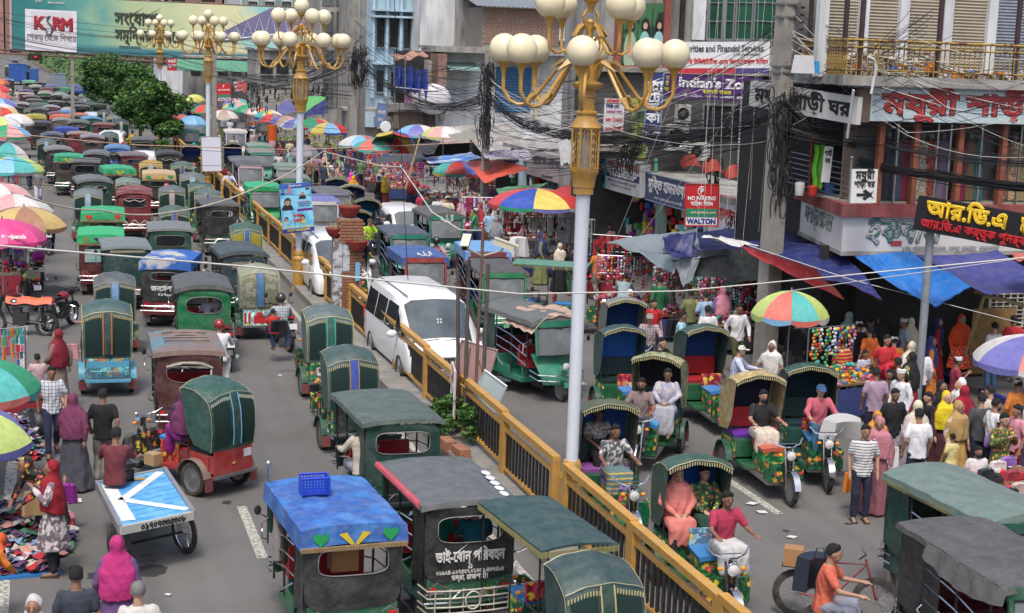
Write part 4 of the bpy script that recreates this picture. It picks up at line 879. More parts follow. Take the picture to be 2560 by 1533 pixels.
def posts():
 r=utility('C','big grey concrete utility post in front of the white shop board',1943,34.2,.42,9.6,.36)
 c=POSTS['C']
 WB(MB().box((c.x+.2,34.0,8.2),(.10,.05,1.25)),'insulator_rack',steel,r)
 for i in range(7):WB(MB().ell((c.x+.30,33.97,7.72+i*.17),(.055,.055,.045)),'insulator',mat('brown_insulator',(.06,.03,.03),.3),r)
 for z in(8.8,8.5,7.35,7.2):WB(MB().box((c.x,34.2,z),(.44,.44,.05)),'steel_band',steel,r)
 utility('B','square concrete utility post between the coral and the blue striped tarpaulins',1213,59.5,.26,7.4,.22)
 utility('A','left one of the two tall concrete posts beside the drainpipe',878,84,.44,10.9,.38);utility('A2','right slimmer one of the two tall concrete posts',901,86,.36,9.8,.3)
 utility('D','thin far concrete post beyond the gold lamp with the blank board',534,100,.3,7);utility('E','thin dark post at the left side of the far railing',183,112,.22,5.6)
 tangle('black coil bundle hanging on the big concrete post',(c.x,34.0,6.2),.36,.55,46,.016,2);tangle('long black coils dangling low on the big concrete post',(c.x-.05,34.0,5.0),.3,1.0,60,.014,3)
 b=POSTS['B'];tangle('black cable coils on the square concrete post',(b.x-.1,59.3,5.2),.34,1.5,70,.016,4)
 a=POSTS['A'];tangle('dark cable tangle round the two tall concrete posts',(a.x+.25,83.7,6.2),.55,.9,70,.02,5);tangle('dark cable clump under the green cage of the second lamp',on(700,245,96)+Vector((0,0,0)),3.4,.8,90,.025,6)
 tangle('cable clump left of the red cowls',on(1780,440,41.5),.35,.5,40,.016,7);tangle('round coil of cable on the wall by the parking sign',on(1832,545,38),.15,.25,16,.012,8);tangle('drooping cables beside the vertical hotel sign',on(1568,390,46),.5,.5,46,.016,9)
 for(px0,py0,px1,py1,s,w,lab)in((1145,670,1150,910,28.4,.07,'first grey steel pipe standing in the median'),(1173,650,1162,1000,28.2,.07,'second grey steel pipe standing in the median'),(1221,660,1205,1010,28.0,.07,'third grey steel pipe standing in the median'),(1208,575,1186,1005,28.1,.06,'rusty camera pole rising from the median')):
  t=on(px0,py0,s);g=on(px1,py1,s);o=WB(MB().tube([(t.x,s,t.z),((t.x+g.x)/2,s,(t.z+.2)/2),(g.x*1.0,s,.18)],w*.55,8),'steel_pipe',mat('rusty_steel')if 'rusty' in lab else mat('pipe_steel',(.16,.14,.13),.5,.5),None);tag(o,lab,'pole')
 for(px,py,dr,lab)in((1165,607,(-.35,-.85,-.35),'cream security camera pointing left on the rusty pole'),(1260,612,(.75,-.3,-.25),'long cream security camera pointing right on the rusty pole')):
  p=on(px,py,28.0);d=Vector(dr).normalized();t=thing('security_camera',lab,'security camera',p);u=d.cross(Z).normalized();v=u.cross(d)
  def bx(c,l,w,h):return MB().add([c+d*a*l/2+u*e*w/2+v*f*h/2 for a in(-1,1)for e,f in((-1,-1),(1,-1),(1,1),(-1,1))],[(3,2,1,0),(4,5,6,7),(0,1,5,4),(1,2,6,5),(2,3,7,6),(3,0,4,7)])
  bx(Vector(),.42,.13,.12).build('housing',plastic,t,(.55,.52,.42),smooth=False);bx(v*.07+d*.03,.48,.16,.02).build('sunshade',plastic,t,(.58,.55,.45),smooth=False);bx(d*.212,.012,.09,.08).build('lens',dglass,t,smooth=False)
  MB().tube([-v*.06,-v*.12,on(1206,640,28.1)-p],.02,6).build('bracket',plastic,t,(.4,.38,.3))
posts()
def wire(label,pts,r=.012,m=None,sag=0,cat='cable',n=14,group=None):
 P=[]
 for a,b in zip(pts,pts[1:]):
  a,b=Vector(a),Vector(b)
  for i in range(n+(b is pts[-1])):t=i/n;P.append(a.lerp(b,t)-Z*sag*4*t*(1-t))
 P.append(Vector(pts[-1]));o=WB(MB().tube(P,r,4),'cable',m or wirem);tag(o,label,cat,group);return o
def wires():
 rnd=random.Random(11);A,B,Cc=POSTS['A'],POSTS['B'],POSTS['C']
 wire('white cord stretched across the whole street from left to right',[on(-20,613,17),on(600,665,19),on(1300,735,20),on(1700,728,22),on(2100,690,24),on(2600,640,24)],.011,wirew,n=6)
 wire('cream cord sagging from the left umbrellas to the second lamp',[on(60,488,36),on(250,525,40),on(430,530,42),on(640,470,44),on(805,380,48)],.02,mat('cream_cord',(.5,.46,.36)),.1,n=6)
 wire('cream cord running down right from the bamboo peak',[on(805,378,48),on(950,415,48),on(1005,418,48)],.02,mat('cream_cord'),n=5)
 wire('thick white cord slanting down to the camera pole',[on(1000,412,40),on(1080,530,34),on(1150,575,30),on(1205,577,28.2)],.014,wirew,n=5)
 wire('thin cord looped from the right umbrella top to the market sign',[on(1978,727,31),on(2240,690,28),on(2560,645,26)],.008,wirew,n=4)
 wire('lower thin cord along the blue tarpaulins',[on(1800,590,34),on(2130,700,31),on(2560,810,28)],.008,wirew,n=6)
 for i,(a,b)in enumerate((((0,455),(1000,500)),((0,390),(640,480)),((0,380),(900,430)),((60,320),(640,395)))):
  wire('thin dark line crossing over the crowded left carriageway',[on(a[0]-40,a[1],42+i*2),on((a[0]+b[0])/2,(a[1]+b[1])/2+8,44+i*2),on(b[0],b[1]-10,47+i*2),on(b[0]+500,b[1]-40,50+i*2)],.007,n=6,group='thin dark lines over the left carriageway')
 wire('pale orange cord running level across the middle of the street',[on(-20,330,60),on(320,362,60),on(740,375,60),on(1100,360,60),on(1650,330,58)],.016,mat('peach_cord',(.5,.33,.25)),n=4)
 for i in range(14):
  a,b=rnd.uniform(0,26),rnd.uniform(0,60)
  wire('thin dark overhead line in front of the billboard',[on(-60,20+a*4,110),on(420,60+a*5+b*.5,100),on(880,110+a*6+b,79)],.012,sag=rnd.uniform(.1,.6),n=8,group='thin overhead lines before the billboard')
 def bundle(label,pts,n,spread,r,sag,seed):
  q=random.Random(seed);b=MB()
  for i in range(n):
   dx=[Vector((q.gauss(0,spread),q.gauss(0,spread),q.gauss(0,spread)))for _ in pts];s_=sag*q.uniform(.7,1.25);P=[]
   for k in range(len(pts)-1):
    a,c=Vector(pts[k])+dx[k],Vector(pts[k+1])+dx[k+1]
    P+=[a.lerp(c,t/10)-Z*s_*4*(t/10)*(1-t/10)for t in range(10)]
   P.append(Vector(pts[-1])+dx[-1]);b.tube(P,r*q.uniform(.6,1.3),4,caps=False)
  o=WB(b,'cable_bundle',wirem);tag(o,label,'cable bundle',kind='stuff')
 bundle('thick black cable bundle sweeping right below the saree shop windows',[Vector((Cc.x,34,6.5)),on(2130,400,33),on(2350,440,30),on(2620,470,28)],34,.055,.013,.05,1)
 bundle('second black cable bundle running from the big post to the right',[Vector((Cc.x,34,5.9)),on(2200,362,32),on(2640,400,28)],12,.09,.010,.12,2)
 bundle('heavy cable bundle from the tall posts to the square post',[Vector((A.x,83.6,6.9)),on(1050,255,76),Vector((B.x,59.2,5.6))],26,.16,.011,.35,3)
 bundle('heavy cable bundle from the square post to the big post',[Vector((B.x,59.2,5.6)),on(1330,318,54),on(1600,345,45),Vector((Cc.x,34,6.3))],32,.16,.011,.2,4)
 bundle('loose black cables sagging between the big lamp and the big post',[on(1330,400,52),on(1650,370,44),Vector((Cc.x,34,6.0))],26,.30,.009,.15,5)
 bundle('dark cables running left from the tall posts',[Vector((A.x,83.6,7.0)),on(700,215,96),on(560,185,116)],24,.45,.014,.35,6)
 bundle('cables from the tall posts up behind the second lamp',[Vector((A.x,83.6,7.6)),on(720,150,100),on(560,60,120)],12,.7,.012,.3,7)
 bundle('fan of thin cables rising from the big post to the balcony',[Vector((Cc.x,34,6.4)),on(2070,190,33),on(2300,60,31)],16,.28,.006,.1,8)
 for i in range(30):
  y0,y1=rnd.uniform(60,400),rnd.uniform(120,500)
  wire('thin black line strung from the big post across the corner shop front',[Vector((Cc.x+.1,34,rnd.uniform(5.6,8.8))),on(2270,y0*.6+y1*.3+rnd.uniform(0,40),30.8),on(2620,y1,27)],rnd.uniform(.004,.008),rnd.choice([wirem,wirem,wirem,wirew]),rnd.uniform(.0,.25),n=7,group='thin lines across the corner building')
 for i in range(34):
  wire('thin black line crossing between the street posts',[Vector((B.x,59.3,rnd.uniform(4.2,7.2))),on(rnd.uniform(1450,1600),rnd.uniform(170,400),47),Vector((Cc.x,34,rnd.uniform(5.5,8.6)))],rnd.uniform(.005,.010),rnd.choice([wirem,wirem,wirem,wirew]),rnd.uniform(0,.6),n=7,group='thin lines between the two right posts')
 for i in range(22):
  wire('thin black line between the tall posts and the square post',[Vector((A.x,83.7,rnd.uniform(5,9.8))),Vector((B.x,59.3,rnd.uniform(4.4,7.2)))],rnd.uniform(.007,.012),sag=rnd.uniform(.1,.9),n=12,group='thin lines between tall and square posts')
 for i in range(11):
  x=1740+i*19+rnd.uniform(-6,6);wire('pale drop line falling to the stalls beside the big post',[on(x+rnd.uniform(10,60),-20,36.5),on(x,rnd.uniform(480,640),35.2)],.0032,wirew,0,n=3,group='pale drop lines beside the big post')
 for i,(a,b,c,d,s)in enumerate(((1020,700,985,-20,0),(1775,0,1490,720,0),(1960,90,1600,590,0),(1900,110,1290,410,0),(2350,40,1300,350,0))):
  wire(('thin vertical cord dropping onto the white van roof','thin cord from the top of the photo down to the stall','thin cord slanting past the hardware sign','long cord slanting down to the umbrella stalls','longest pale cord slanting from the balcony to the left')[i],[on(a,b,36 if i else 26),on(c,d,40 if i else 24)],.006,wirew if i else wirem,.1,n=6)
 wire('bent white conduit pipe dangling under the balcony',[on(2170,142,31.2),on(2186,150,31.2),on(2191,170,31.2),on(2178,235,31.2)],.035,mat('white_conduit',(.6,.6,.6)),n=2,cat='conduit')
 wire('white conduit pipe running down the end of the shop board',[on(2134,225,31.2),on(2118,345,31.6)],.035,mat('white_conduit'),n=2,cat='conduit')
wires()
# vehicles
DG,GR,MA,BK=(.014,.05,.042),(.018,.13,.06),(.16,.02,.025),(.022,.024,.026)
def ll(root,body,o,ux,uy,size,m,width=None,**k):return lettering(root,body,o,ux,uy,size,m,width,**k)
AR={}
def superell(n,rx,rz,e=.45):
 out=[]
 for i in range(n):
  a=2*pi*i/n;c,s=cos(a),sin(a);out.append((rx*abs(c)**e*(1 if c>0 else-1),rz*abs(s)**e*(1 if s>0 else-1)))
 return out
def ring_panel(mb,fn,outer,inner,steps=3):
 n=len(outer);rows=[[fn(o[0]+(q[0]-o[0])*k/steps,o[1]+(q[1]-o[1])*k/steps)for o,q in zip(outer,inner)]for k in range(steps+1)]
 return mb.add([p for r in rows for p in r],[(k*n+i,k*n+(i+1)%n,(k+1)*n+(i+1)%n,(k+1)*n+i)for k in range(steps)for i in range(n)])
def wheel_parts(r=.25,w=.09,spokes=0):
 ty=MB().lathe([(r*.72,-w/2),(r*.93,-w/2),(r,-w*.25),(r,w*.25),(r*.93,w/2),(r*.72,w/2)],n=22,axis='X',cap=False).mesh('tyre',rubber)
 rm=MB()
 if spokes:
  rm.lathe([(r*.72,-w*.4),(r*.76,-w*.4),(r*.76,w*.4),(r*.72,w*.4)],n=22,axis='X',cap=False);rm.tube([(-.04,0,0),(.04,0,0)],.03,8)
  for i in range(spokes):a=2*pi*i/spokes;rm.tube([(.02*(-1)**i,0,0),(0,r*.74*cos(a),r*.74*sin(a))],.004,3)
 else:rm.lathe([(.03,-w*.5),(r*.3,-w*.35),(r*.5,-w*.15),(r*.66,-w*.3),(r*.73,-w*.42),(r*.73,w*.42),(r*.6,w*.2),(.03,w*.3)],n=22,axis='X')
 return ty,rm.mesh('rim',steel if not spokes else chrome)
def roof_mesh(kind):
 b=MB();w=.665;y0,y1=-1.34,.92;z0=1.76
 arch=.05 if kind!='round' else.12
 def top(u,v):
  x=(u*2-1)*w;y=y0+(y1-y0)*v;z=z0+arch*(1-abs(u*2-1)**2.4)+.02*sin(v*pi*3)*(1-abs(u*2-1))-.10*max(0,v-.8)**1.2*5*.3
  z+=.012*sin(u*23+v*7)*sin(v*19)-.014*max(abs(sin(pi*u*4))**8*0,(1-min(1,abs(sin(pi*v*5))*5))*-1,(1-min(1,abs(sin(pi*u*4))*5))*-1)*-1*(-1 if kind!='hard' else 0);return(x,y,z)
 b.grid(top,32,40)
 skirt={'plain':.07,'tarp':.24,'round':.10,'hard':.09}[kind];n=40
 def rim(i):
  t=(i/n)*4
  if t<1:return(-w+2*w*t,y0,0)
  if t<2:return(w,y0+(y1-y0)*(t-1),0)
  if t<3:return(w-2*w*(t-2),y1,0)
  return(-w,y1-(y1-y0)*(t-3),0)
 def sk(u,v):
  x,y,_=rim(int(round(u*n))%n);q=top((x/w+1)/2,(y-y0)/(y1-y0));o=1+.02*v+.01*sin(u*60)*v
  return(x*o,-.2+(y+.2)*(1+.012*v),q[2]-skirt*v)
 b.grid(sk,n,3)
 return b
def heart(mb,x,z,s,y):
 pts=[(x+s*.0625*16*sin(t)**3*.5,y,z+s*.0625*(13*cos(t)-5*cos(2*t)-2*cos(3*t)-cos(4*t))*.5)for t in[2*pi*i/18 for i in range(18)]]
 mb.add(pts,[tuple(range(18))])
def auto_kit(kind='plain',win='oval',front=True,lite=False):
 k=Kit();T=lambda pts,r=.016,n=6:MB().tube(pts,r,n)
 k.add('roof',roof_mesh(kind),canvas,DG)
 if kind=='tarp' and not lite:
  g=MB()
  for i in range(70):x=-.66+1.32*i/69;g.box((x,-1.365,1.515),(.012,.008,.05))
  g.box((0,-1.362,1.545),(1.33,.01,.015));k.add('fringe',g,mat('tan_fringe',(.35,.25,.13),.9),smooth=False)
  h=MB();heart(h,-.42,1.65,.2,-1.368);heart(h,.45,1.67,.2,-1.368);k.add('heart_patch',h,plastic,(.02,.3,.08))
  h=MB();
  for s_ in(-1,1):h.quad((0,-1.368,1.56),(s_*.05,-1.368,1.56),(s_*.2,-1.368,1.70),(s_*.1,-1.368,1.72))
  k.add('chevron_patch',h,plastic,(.6,.45,.03))
 ox=superell(36,.61,.50,.35)
 iw={'oval':superell(36,.42,.20,.75),'wide':superell(36,.44,.175,.5),'slit':superell(36,.38,.11,.6),'none':superell(36,.05,.02,.6)}[win]
 zc={'oval':.17,'wide':.20,'slit':.24,'none':.2}[win]
 if kind=='tarp':zc-=.09
 fn=lambda x,z:(x,-1.30-.035*cos(x*2.4)-.012*sin(z*17+x*3),1.22+z)
 b=MB();ring_panel(b,fn,ox,[(x,z+zc)for x,z in iw],4)
 for s_ in(-1,1):b.grid(lambda u,v:(s_*(.61+.01*sin(v*9)),-1.29+.52*u,.74+.98*v-(.14*u if v<.1 else 0)),6,6)
 k.add('rear_curtain',b,canvas,BK)
 if win!='none':
  k.add('window_trim',MB().tube([Vector(fn(x,z+zc))-Vector((0,.008,0))for x,z in iw],.007,4,closed=True),canvas,(.22,.22,.21))
  if win=='wide' and kind=='round':
   k.add('rolled_flap',MB().tube([(-.40,-1.36,1.22+zc+.12),(-.2,-1.38,1.22+zc+.05),(0,-1.37,1.22+zc+.11),(.22,-1.38,1.22+zc+.04),(.40,-1.36,1.22+zc+.12)],.022,6),canvas,(.3,.28,.24))
 b=MB();b.box((0,-.93,.56),(1.14,.74,.42)).box((0,-.1,.37),(1.14,1.0,.10));
 for s_ in(-1,1):b.box((s_*.57,-.35,.50),(.03,.5,.22))
 b.box((0,.25,.55),(.95,.06,.42));k.add('body',b,paint,GR,smooth=False)
 seat=lambda y,z,h,c,nm='bench_seat':k.add(nm,MB().box((0,y,z),(1.0,.42,.12)).box((0,y-.21,z+h),(1.0,.09,.42)),plastic,c)
 seat(-.86,.76,.10,(.12,.012,.015));
 if not lite:seat(.33,.72,.16,(.3,.02,.03),'driver_seat')
 b=MB()
 for s_ in(-1,1):
  for y in(-1.27,-.72,-.05,.62):b.tube([(s_*.585,y,.5),(s_*.60,y,1.76)],.017,5)
  b.tube([(s_*.60,-1.3,1.75),(s_*.60,.85,1.73)],.015,5)
 k.add('frame',b,blackm)
 if not lite:
  b=MB()
  for s_ in(-1,1):
   for j in range(3):b.tube([(s_*.60,-.72,.98+j*.2),(s_*.60,-.05,.90+j*.2),(s_*.58,.62,.72+j*.2)],.012,4)
   b.tube([(s_*.62,-.72,.9),(s_*.70,-.7,.85),(s_*.70,-.2,.62),(s_*.62,-.18,.6)],.013,5);b.tube([(s_*.64,.75,1.3),(s_*.74,.72,1.25),(s_*.74,.70,1.05),(s_*.64,.72,1.0)],.012,5)
  k.add('side_rail',b,chrome)
  k.add('footstep',MB().box((-.66,-.3,.26),(.18,.5,.03)).box((.66,-.3,.26),(.18,.5,.03)),steel,smooth=False)
 b=MB()
 b.grid(lambda u,v:((u*2-1)*(.56-.10*v**2),.74+.52*sin(v*pi/2)*(1-.25*(u*2-1)**2),1.02-.62*v),10,6,.02)
 def pill(u,v):x=(u*2-1);return(x*.60,.90+.10*(1-x*x)-.0*v,1.76-.18*v)
 b.grid(pill,10,2,.02)
 for s_ in(-1,1):b.tube([(s_*.57,.93,1.62),(s_*.55,1.0,1.02)],.035,6)
 k.add('front_cowl',b,paint,GR)
 k.add('windscreen',MB().grid(lambda u,v:((u*2-1)*.535,.93+.08*(1-(u*2-1)**2)+.07*v,1.60-.58*v),10,5,.012),glass)
 k.add('screen_frame',MB().tube([(-.54,.935,1.61),(0,1.02,1.615),(.54,.935,1.61),(.53,1.01,1.02),(0,1.09,1.01),(-.53,1.01,1.02)],.018,5,closed=True),blackm)
 k.add('headlight',MB().lathe([(.03,0),(.085,.04),(.095,.10),(.09,.13)],(0,1.18,.80),14,'Y'),chrome)
 k.add('headlight_glass',MB().lathe([(.085,1.31),(.05,1.33),(.01,1.335)],(0,0,.80),12,'Y'),lampglass)
 b=MB()
 for z in(.50,.62):b.tube([(-.60,.78,z+.05),(-.58,1.12,z),(-.3,1.33,z),(.3,1.33,z),(.58,1.12,z),(.60,.78,z+.05)],.016,6)
 for x in(-.45,-.15,.15,.45):b.tube([(x,1.28,.42),(x,1.30,.64)],.012,5)
 k.add('front_bumper',b,chrome)
 ty,rm=wheel_parts(.25,.09)
 fw=k.add('wheel',ty,None,off=(0,1.12,.25));k.add('rim',rm,None,parent=fw)
 k.add('front_mudguard',MB().grid(lambda u,v:((v-.5)*.14,1.12+.29*cos(pi*(.1+.8*u)),.26+.29*sin(pi*(.1+.8*u))),8,2,.01),paint,GR)
 for s_ in(-1,1):
  w_=k.add('wheel',ty,None,off=(s_*.50,-.85,.25));k.add('rim',rm,None,parent=w_)
  k.add('tail_light',MB().box((s_*.50,-1.325,.62),(.10,.03,.06)),redlens,smooth=False)
  if not lite:
   k.add('mudflap',MB().box((s_*.50,-1.16,.24),(.2,.02,.22)),canvas,(.25,.2,.18),smooth=False)
   m_=k.add('mirror',MB().tube([(s_*.56,.95,1.2),(s_*.72,1.0,1.3)],.008,4).ell((s_*.74,1.0,1.34),(.05,.015,.07)),blackm)
 if not lite:
  b=MB()
  b.tube([(-.60,-1.1,.48),(-.62,-1.40,.48),(-.3,-1.43,.48),(.3,-1.43,.48),(.62,-1.40,.48),(.60,-1.1,.48)],.017,6)
  b.tube([(-.60,-1.1,.60),(-.60,-1.38,.60),(.60,-1.38,.60),(.60,-1.1,.60)],.014,6)
  for x in(-.45,.45):b.tube([(x-.1,-1.41,.48),(x-.1,-1.41,.70),(x,-1.41,.75),(x+.1,-1.41,.70),(x+.1,-1.41,.48)],.013,5)
  b.tube([(-.3,-1.42,.48),(-.15,-1.42,.62),(.15,-1.42,.62),(.3,-1.42,.48)],.012,5)
  k.add('rear_bumper',b,chrome)
  k.add('number_plate',MB().box((.25,-1.345,.56),(.22,.01,.12)),plastic,(.5,.5,.45),smooth=False)
  b=MB().tube([(0,.62,.75),(0,.72,1.02),(-.02,.7,1.05)],.02,6).tube([(-.3,.55,1.06),(-.12,.68,1.05),(.12,.68,1.05),(.3,.55,1.06)],.014,6);k.add('handlebar',b,chrome)
 k.add('chassis',MB().box((0,-.2,.27),(.5,2.0,.1)).box((0,-.85,.25),(.9,.08,.08)),blackm,smooth=False)
 return k
def hood_shell(back=True,n=12,lean=0.):
 "folding rickshaw hood: arched over the seat"
 b=MB();w=.47
 prof=[(-.98,.82),(-1.02,1.15),(-1.0,1.45),(-.92,1.66),(-.72,1.77),(-.47,1.82),(-.22,1.80)]
 def f(u,v):
  i=v*(len(prof)-1);a=int(min(i,len(prof)-2));t=i-a;y=prof[a][0]*(1-t)+prof[a+1][0]*t;z=prof[a][1]*(1-t)+prof[a+1][1]*t
  x=u*2-1;k=max(0,(z-.82)/.98);return(x*w*(1+.04*sin(v*3)),y+.03*x*x,z+.13*k*(1-x*x)-(.016 if(v*6)%1<.25 else 0)+.008*sin(x*9+v*13)*k)
 b.grid(f,14,30,.012)
 for s_ in(-1,1):
  e=[Vector(f(0 if s_<0 else 1,v/12))for v in range(13)];c=Vector((s_*w,-.52,.86));vs=e+[c,Vector((s_*w,-.34,1.1))]
  b.add(vs,[tuple([13]+[i+1,i][::1])if s_>0 else(13,i,i+1)for i in range(12)]+[(13,12,14)])
 return b,f
def rick_kit(hood='up',panel='plain',lite=False,shield=False,flat=False):
 k=Kit()
 shell,f=hood_shell()
 if flat:
  b=MB();b.grid(lambda u,v:((u*2-1)*.52,-.95+1.95*v,1.80+.07*(1-(u*2-1)**2)*(1-.3*(2*v-1)**2)),8,8,.03)
  k.add('canopy',b,canvas,DG);g=MB()
  for i in range(60):
   x=-.52+1.04*i/59;g.box((x,-.955,1.745),(.01,.01,.07));y=-.95+1.95*i/59;g.box((.525,y,1.745),(.01,.01,.07)).box((-.525,y,1.745),(.01,.01,.07))
  k.add('fringe',g,mat('olive_fringe',(.30,.28,.12),.9),smooth=False)
  b=MB();[b.tube([(sx*.48,y,.7),(sx*.48,y,1.78)],.014,5)for sx in(-1,1)for y in(-.85,.0,.9)];k.add('frame',b,blackm)
 else:
  k.add('hood',shell,canvas,DG)
  trim=[Vector(f(u/12,1))+Vector((0,.01,0))for u in range(13)];b=MB().tube(trim,.009,4)
  r_=[Vector(f(u/12,.5))+Vector((0,-.02,.015))for u in range(13)];b.tube(r_,.007,4)
  b.tube([Vector(f(0,v/12))+Vector((-.012,0,0))for v in range(13)],.006,4).tube([Vector(f(1,v/12))+Vector((.012,0,0))for v in range(13)],.006,4)
  k.add('piping',b,plastic,(.28,.27,.17))
  g=MB()
  for i in range(26):
   x=-.45+.9*i/25;q=Vector(f((x/.47+1)/2,.47));g.box((q.x,q.y-.035,q.z-.045),(.016,.012,.055));q=Vector(f((x/.47+1)/2,1));g.box((q.x,q.y+.03,q.z-.04),(.016,.012,.05))
  k.add('fringe',g,plastic,(.45,.42,.22),smooth=False)
  b=MB()
  for s_ in(-1,1):b.grid(lambda u,v:Vector(f(.5+s_*(.12+.34*u),.03+.40*v))+Vector((0,-.016,0)),3,6,.006 if s_>0 else-.006)
  k.add('back_panel',b,mat('velvet_panel',objc=True,rough=.95,var=.1),(.008,.028,.026))
  st=k.add('hanging_strip',MB().grid(lambda u,v:Vector((-.085+.17*u,0,0))+Vector(f(.5,max(.0,.5*(1-v)))).cross(Vector((0,0,0)))+Vector((0,Vector(f(.5,.5-.42*v)).y-.035-.02*v,Vector(f(.5,.5-.42*v)).z-.1*v)),2,8,.008),canvas,(.03,.08,.25))
  b=MB()
  for s_ in(-1,1):b.tube([(s_*.085,Vector(f(.5,.5-.42*v/8)).y-.045-.02*v/8,Vector(f(.5,.5-.42*v/8)).z-.1*v/8)for v in range(9)],.011,4)
  k.add('strip_edge',b,plastic,(.6,.2,.06),parent=st)
  k.add('hood_lining',MB().grid(lambda u,v:Vector(f(.04+.92*u,.06+.86*v))+Vector((0,.05-.03*v,-.03*v)),8,10),cloth,(.02,.07,.28))
 b=MB().box((0,-.55,.58),(.86,.80,.30)).box((0,-.3,.36),(.84,1.3,.05));k.add('body',b,paint,GR,smooth=False)
 k.add('rear_painted_panel',MB().box((0,-.965,.58),(.84,.03,.44)),floral,(.015,.09,.05),smooth=False)
 for s_ in(-1,1):k.add('side_painted_panel',MB().box((s_*.445,-.5,.56),(.02,.72,.28)),floral,(.015,.10,.04),smooth=False)
 k.add('seat_cushion',MB().grid(lambda u,v:(-.40+.8*u,-.85+.5*v,.79+.04*sin(pi*u)*sin(pi*v)),6,4,.1),plastic,(.02,.04,.05))
 k.add('backrest',MB().box((0,-.82,1.02),(.8,.08,.36)),plastic,(.02,.04,.05))
 for s_ in(-1,1):k.add('armrest',MB().tube([(s_*.44,-.8,.95),(s_*.45,-.4,.98),(s_*.44,-.35,.75)],.015,5),blackm)
 k.add('driver_box',MB().box((0,.38,.54),(.42,.46,.40)),floral,(.015,.10,.04),smooth=False)
 k.add('driver_seat',MB().grid(lambda u,v:(-.22+.44*u,.12+.52*v,.77+.03*sin(pi*u)),5,3,.07),plastic,(.05,.2,.45))
 k.add('driver_backrest',MB().box((0,.10,.90),(.42,.05,.24)),floral,(.2,.02,.03),smooth=False)
 k.add('floor',MB().box((0,.4,.30),(.62,1.6,.04)),steel,smooth=False)
 F_=(0,.30,0);fr=MB().tube([(0,-.2,.28),(0,1.0,.28),(0,1.25,.55),(0,1.3,.95)],.03,6);k.add('chassis',fr,blackm)
 k.add('front_shield',MB().box((0,.93,.52),(.62,.04,.34)).box((.30,.82,.52),(.03,.25,.34)).box((-.30,.82,.52),(.03,.25,.34)),floral,(.01,.06,.03),smooth=False,off=F_)
 b=MB()
 for s_ in(-1,1):b.tube([(s_*.07,1.0,.95),(s_*.07,1.18,.30)],.018,6)
 b.tube([(-.30,.84,1.10),(-.22,.93,1.02),(-.08,1.0,.98),(.08,1.0,.98),(.22,.93,1.02),(.30,.84,1.10)],.014,6).tube([(-.16,.95,1.03),(.16,.95,1.03)],.01,5)
 k.add('handlebar',b,chrome,off=F_)
 b=MB();[b.lathe([(.032,.45+j*.035),(.038,.46+j*.035),(.032,.475+j*.035)],(s_*.07,1.10-j*.01,.0),8,cap=False)for s_ in(-1,1)for j in range(8)];k.add('fork_spring',b,blackm,off=F_)
 k.add('headlight',MB().lathe([(.03,0),(.08,.03),(.09,.10),(.085,.12)],(0,1.02,.86),14,'Y'),chrome,off=F_);k.add('headlight_glass',MB().lathe([(.08,1.14),(.04,1.16),(.01,1.165)],(0,0,.86),12,'Y'),lampglass,off=F_)
 for s_ in(-1,1):k.add('indicator',MB().ell((s_*.16,1.05,.86),(.04,.04,.03),8,5),orangelens,off=F_)
 ty,rm=wheel_parts(.29,.08,0);w0=k.add('wheel',ty,None,off=(0,1.50,.29));k.add('rim',rm,None,parent=w0)
 k.add('mudguard',MB().grid(lambda u,v:((v-.5)*.11,1.20+.335*cos(pi*(.05+.75*u)),.30+.335*sin(pi*(.05+.75*u))),9,2,.01),chrome,off=F_)
 for s_ in(-1,1):
  w_=k.add('wheel',ty,None,off=(s_*.50,-.55,.29));k.add('rim',rm,None,parent=w_)
  k.add('wheel_arch',MB().grid(lambda u,v:(s_*.50+(v-.5)*.16,-.55+.35*cos(pi*(.05+.9*u)),.30+.35*sin(pi*(.05+.9*u))),9,2,.012),paint,(.02,.08,.05))
 if not lite:
  k.add('axle',MB().tube([(-.5,-.55,.29),(.5,-.55,.29)],.03,6),blackm);k.add('rear_bumper',MB().box((0,-1.03,.38),(.95,.05,.05)),steel,smooth=False)
  k.add('mudflap',MB().box((-.50,-.93,.24),(.16,.015,.2)).box((.50,-.93,.24),(.16,.015,.2)),plastic,(.2,.06,.06),smooth=False)
  b=MB();[b.tube([(-.50,-.2,z),(-.50,-.42,z)],.01,4)for z in(.4,.55,.7,.85)];b.tube([(-.50,-.2,.35),(-.50,-.2,.9)],.01,4).tube([(-.50,-.42,.35),(-.50,-.42,.9)],.01,4);k.add('side_rack',b,blackm)
 return k
AK={}
def AUTO(kind,win,lite=False):
 q=(kind,win,lite)
 if q not in AK:AK[q]=auto_kit(kind,win,lite=lite)
 return AK[q]
RK={}
def RICK(lite=False,flat=False):
 q=(lite,flat)
 if q not in RK:RK[q]=rick_kit(lite=lite,flat=flat)
 return RK[q]
AG,RG='battery auto rickshaws in the traffic','hooded battery rickshaws in the traffic'
def by_roof(px,py,dy,z=1.72,h=0.,dx=0):
 "vehicle origin from the pixel of its roof edge, which lies dy ahead of the origin"
 p=at(px,py,z);d=Vector((-sin(h),cos(h),0));return Vector((p.x,p.y,0))-d*dy
GREY_GREEN,SLATE,BLACKC,NAVYC,GREENT,BLUET=(.085,.115,.105),(.10,.11,.115),(.055,.058,.062),(.03,.045,.07),(.03,.38,.14),(.03,.12,.42)
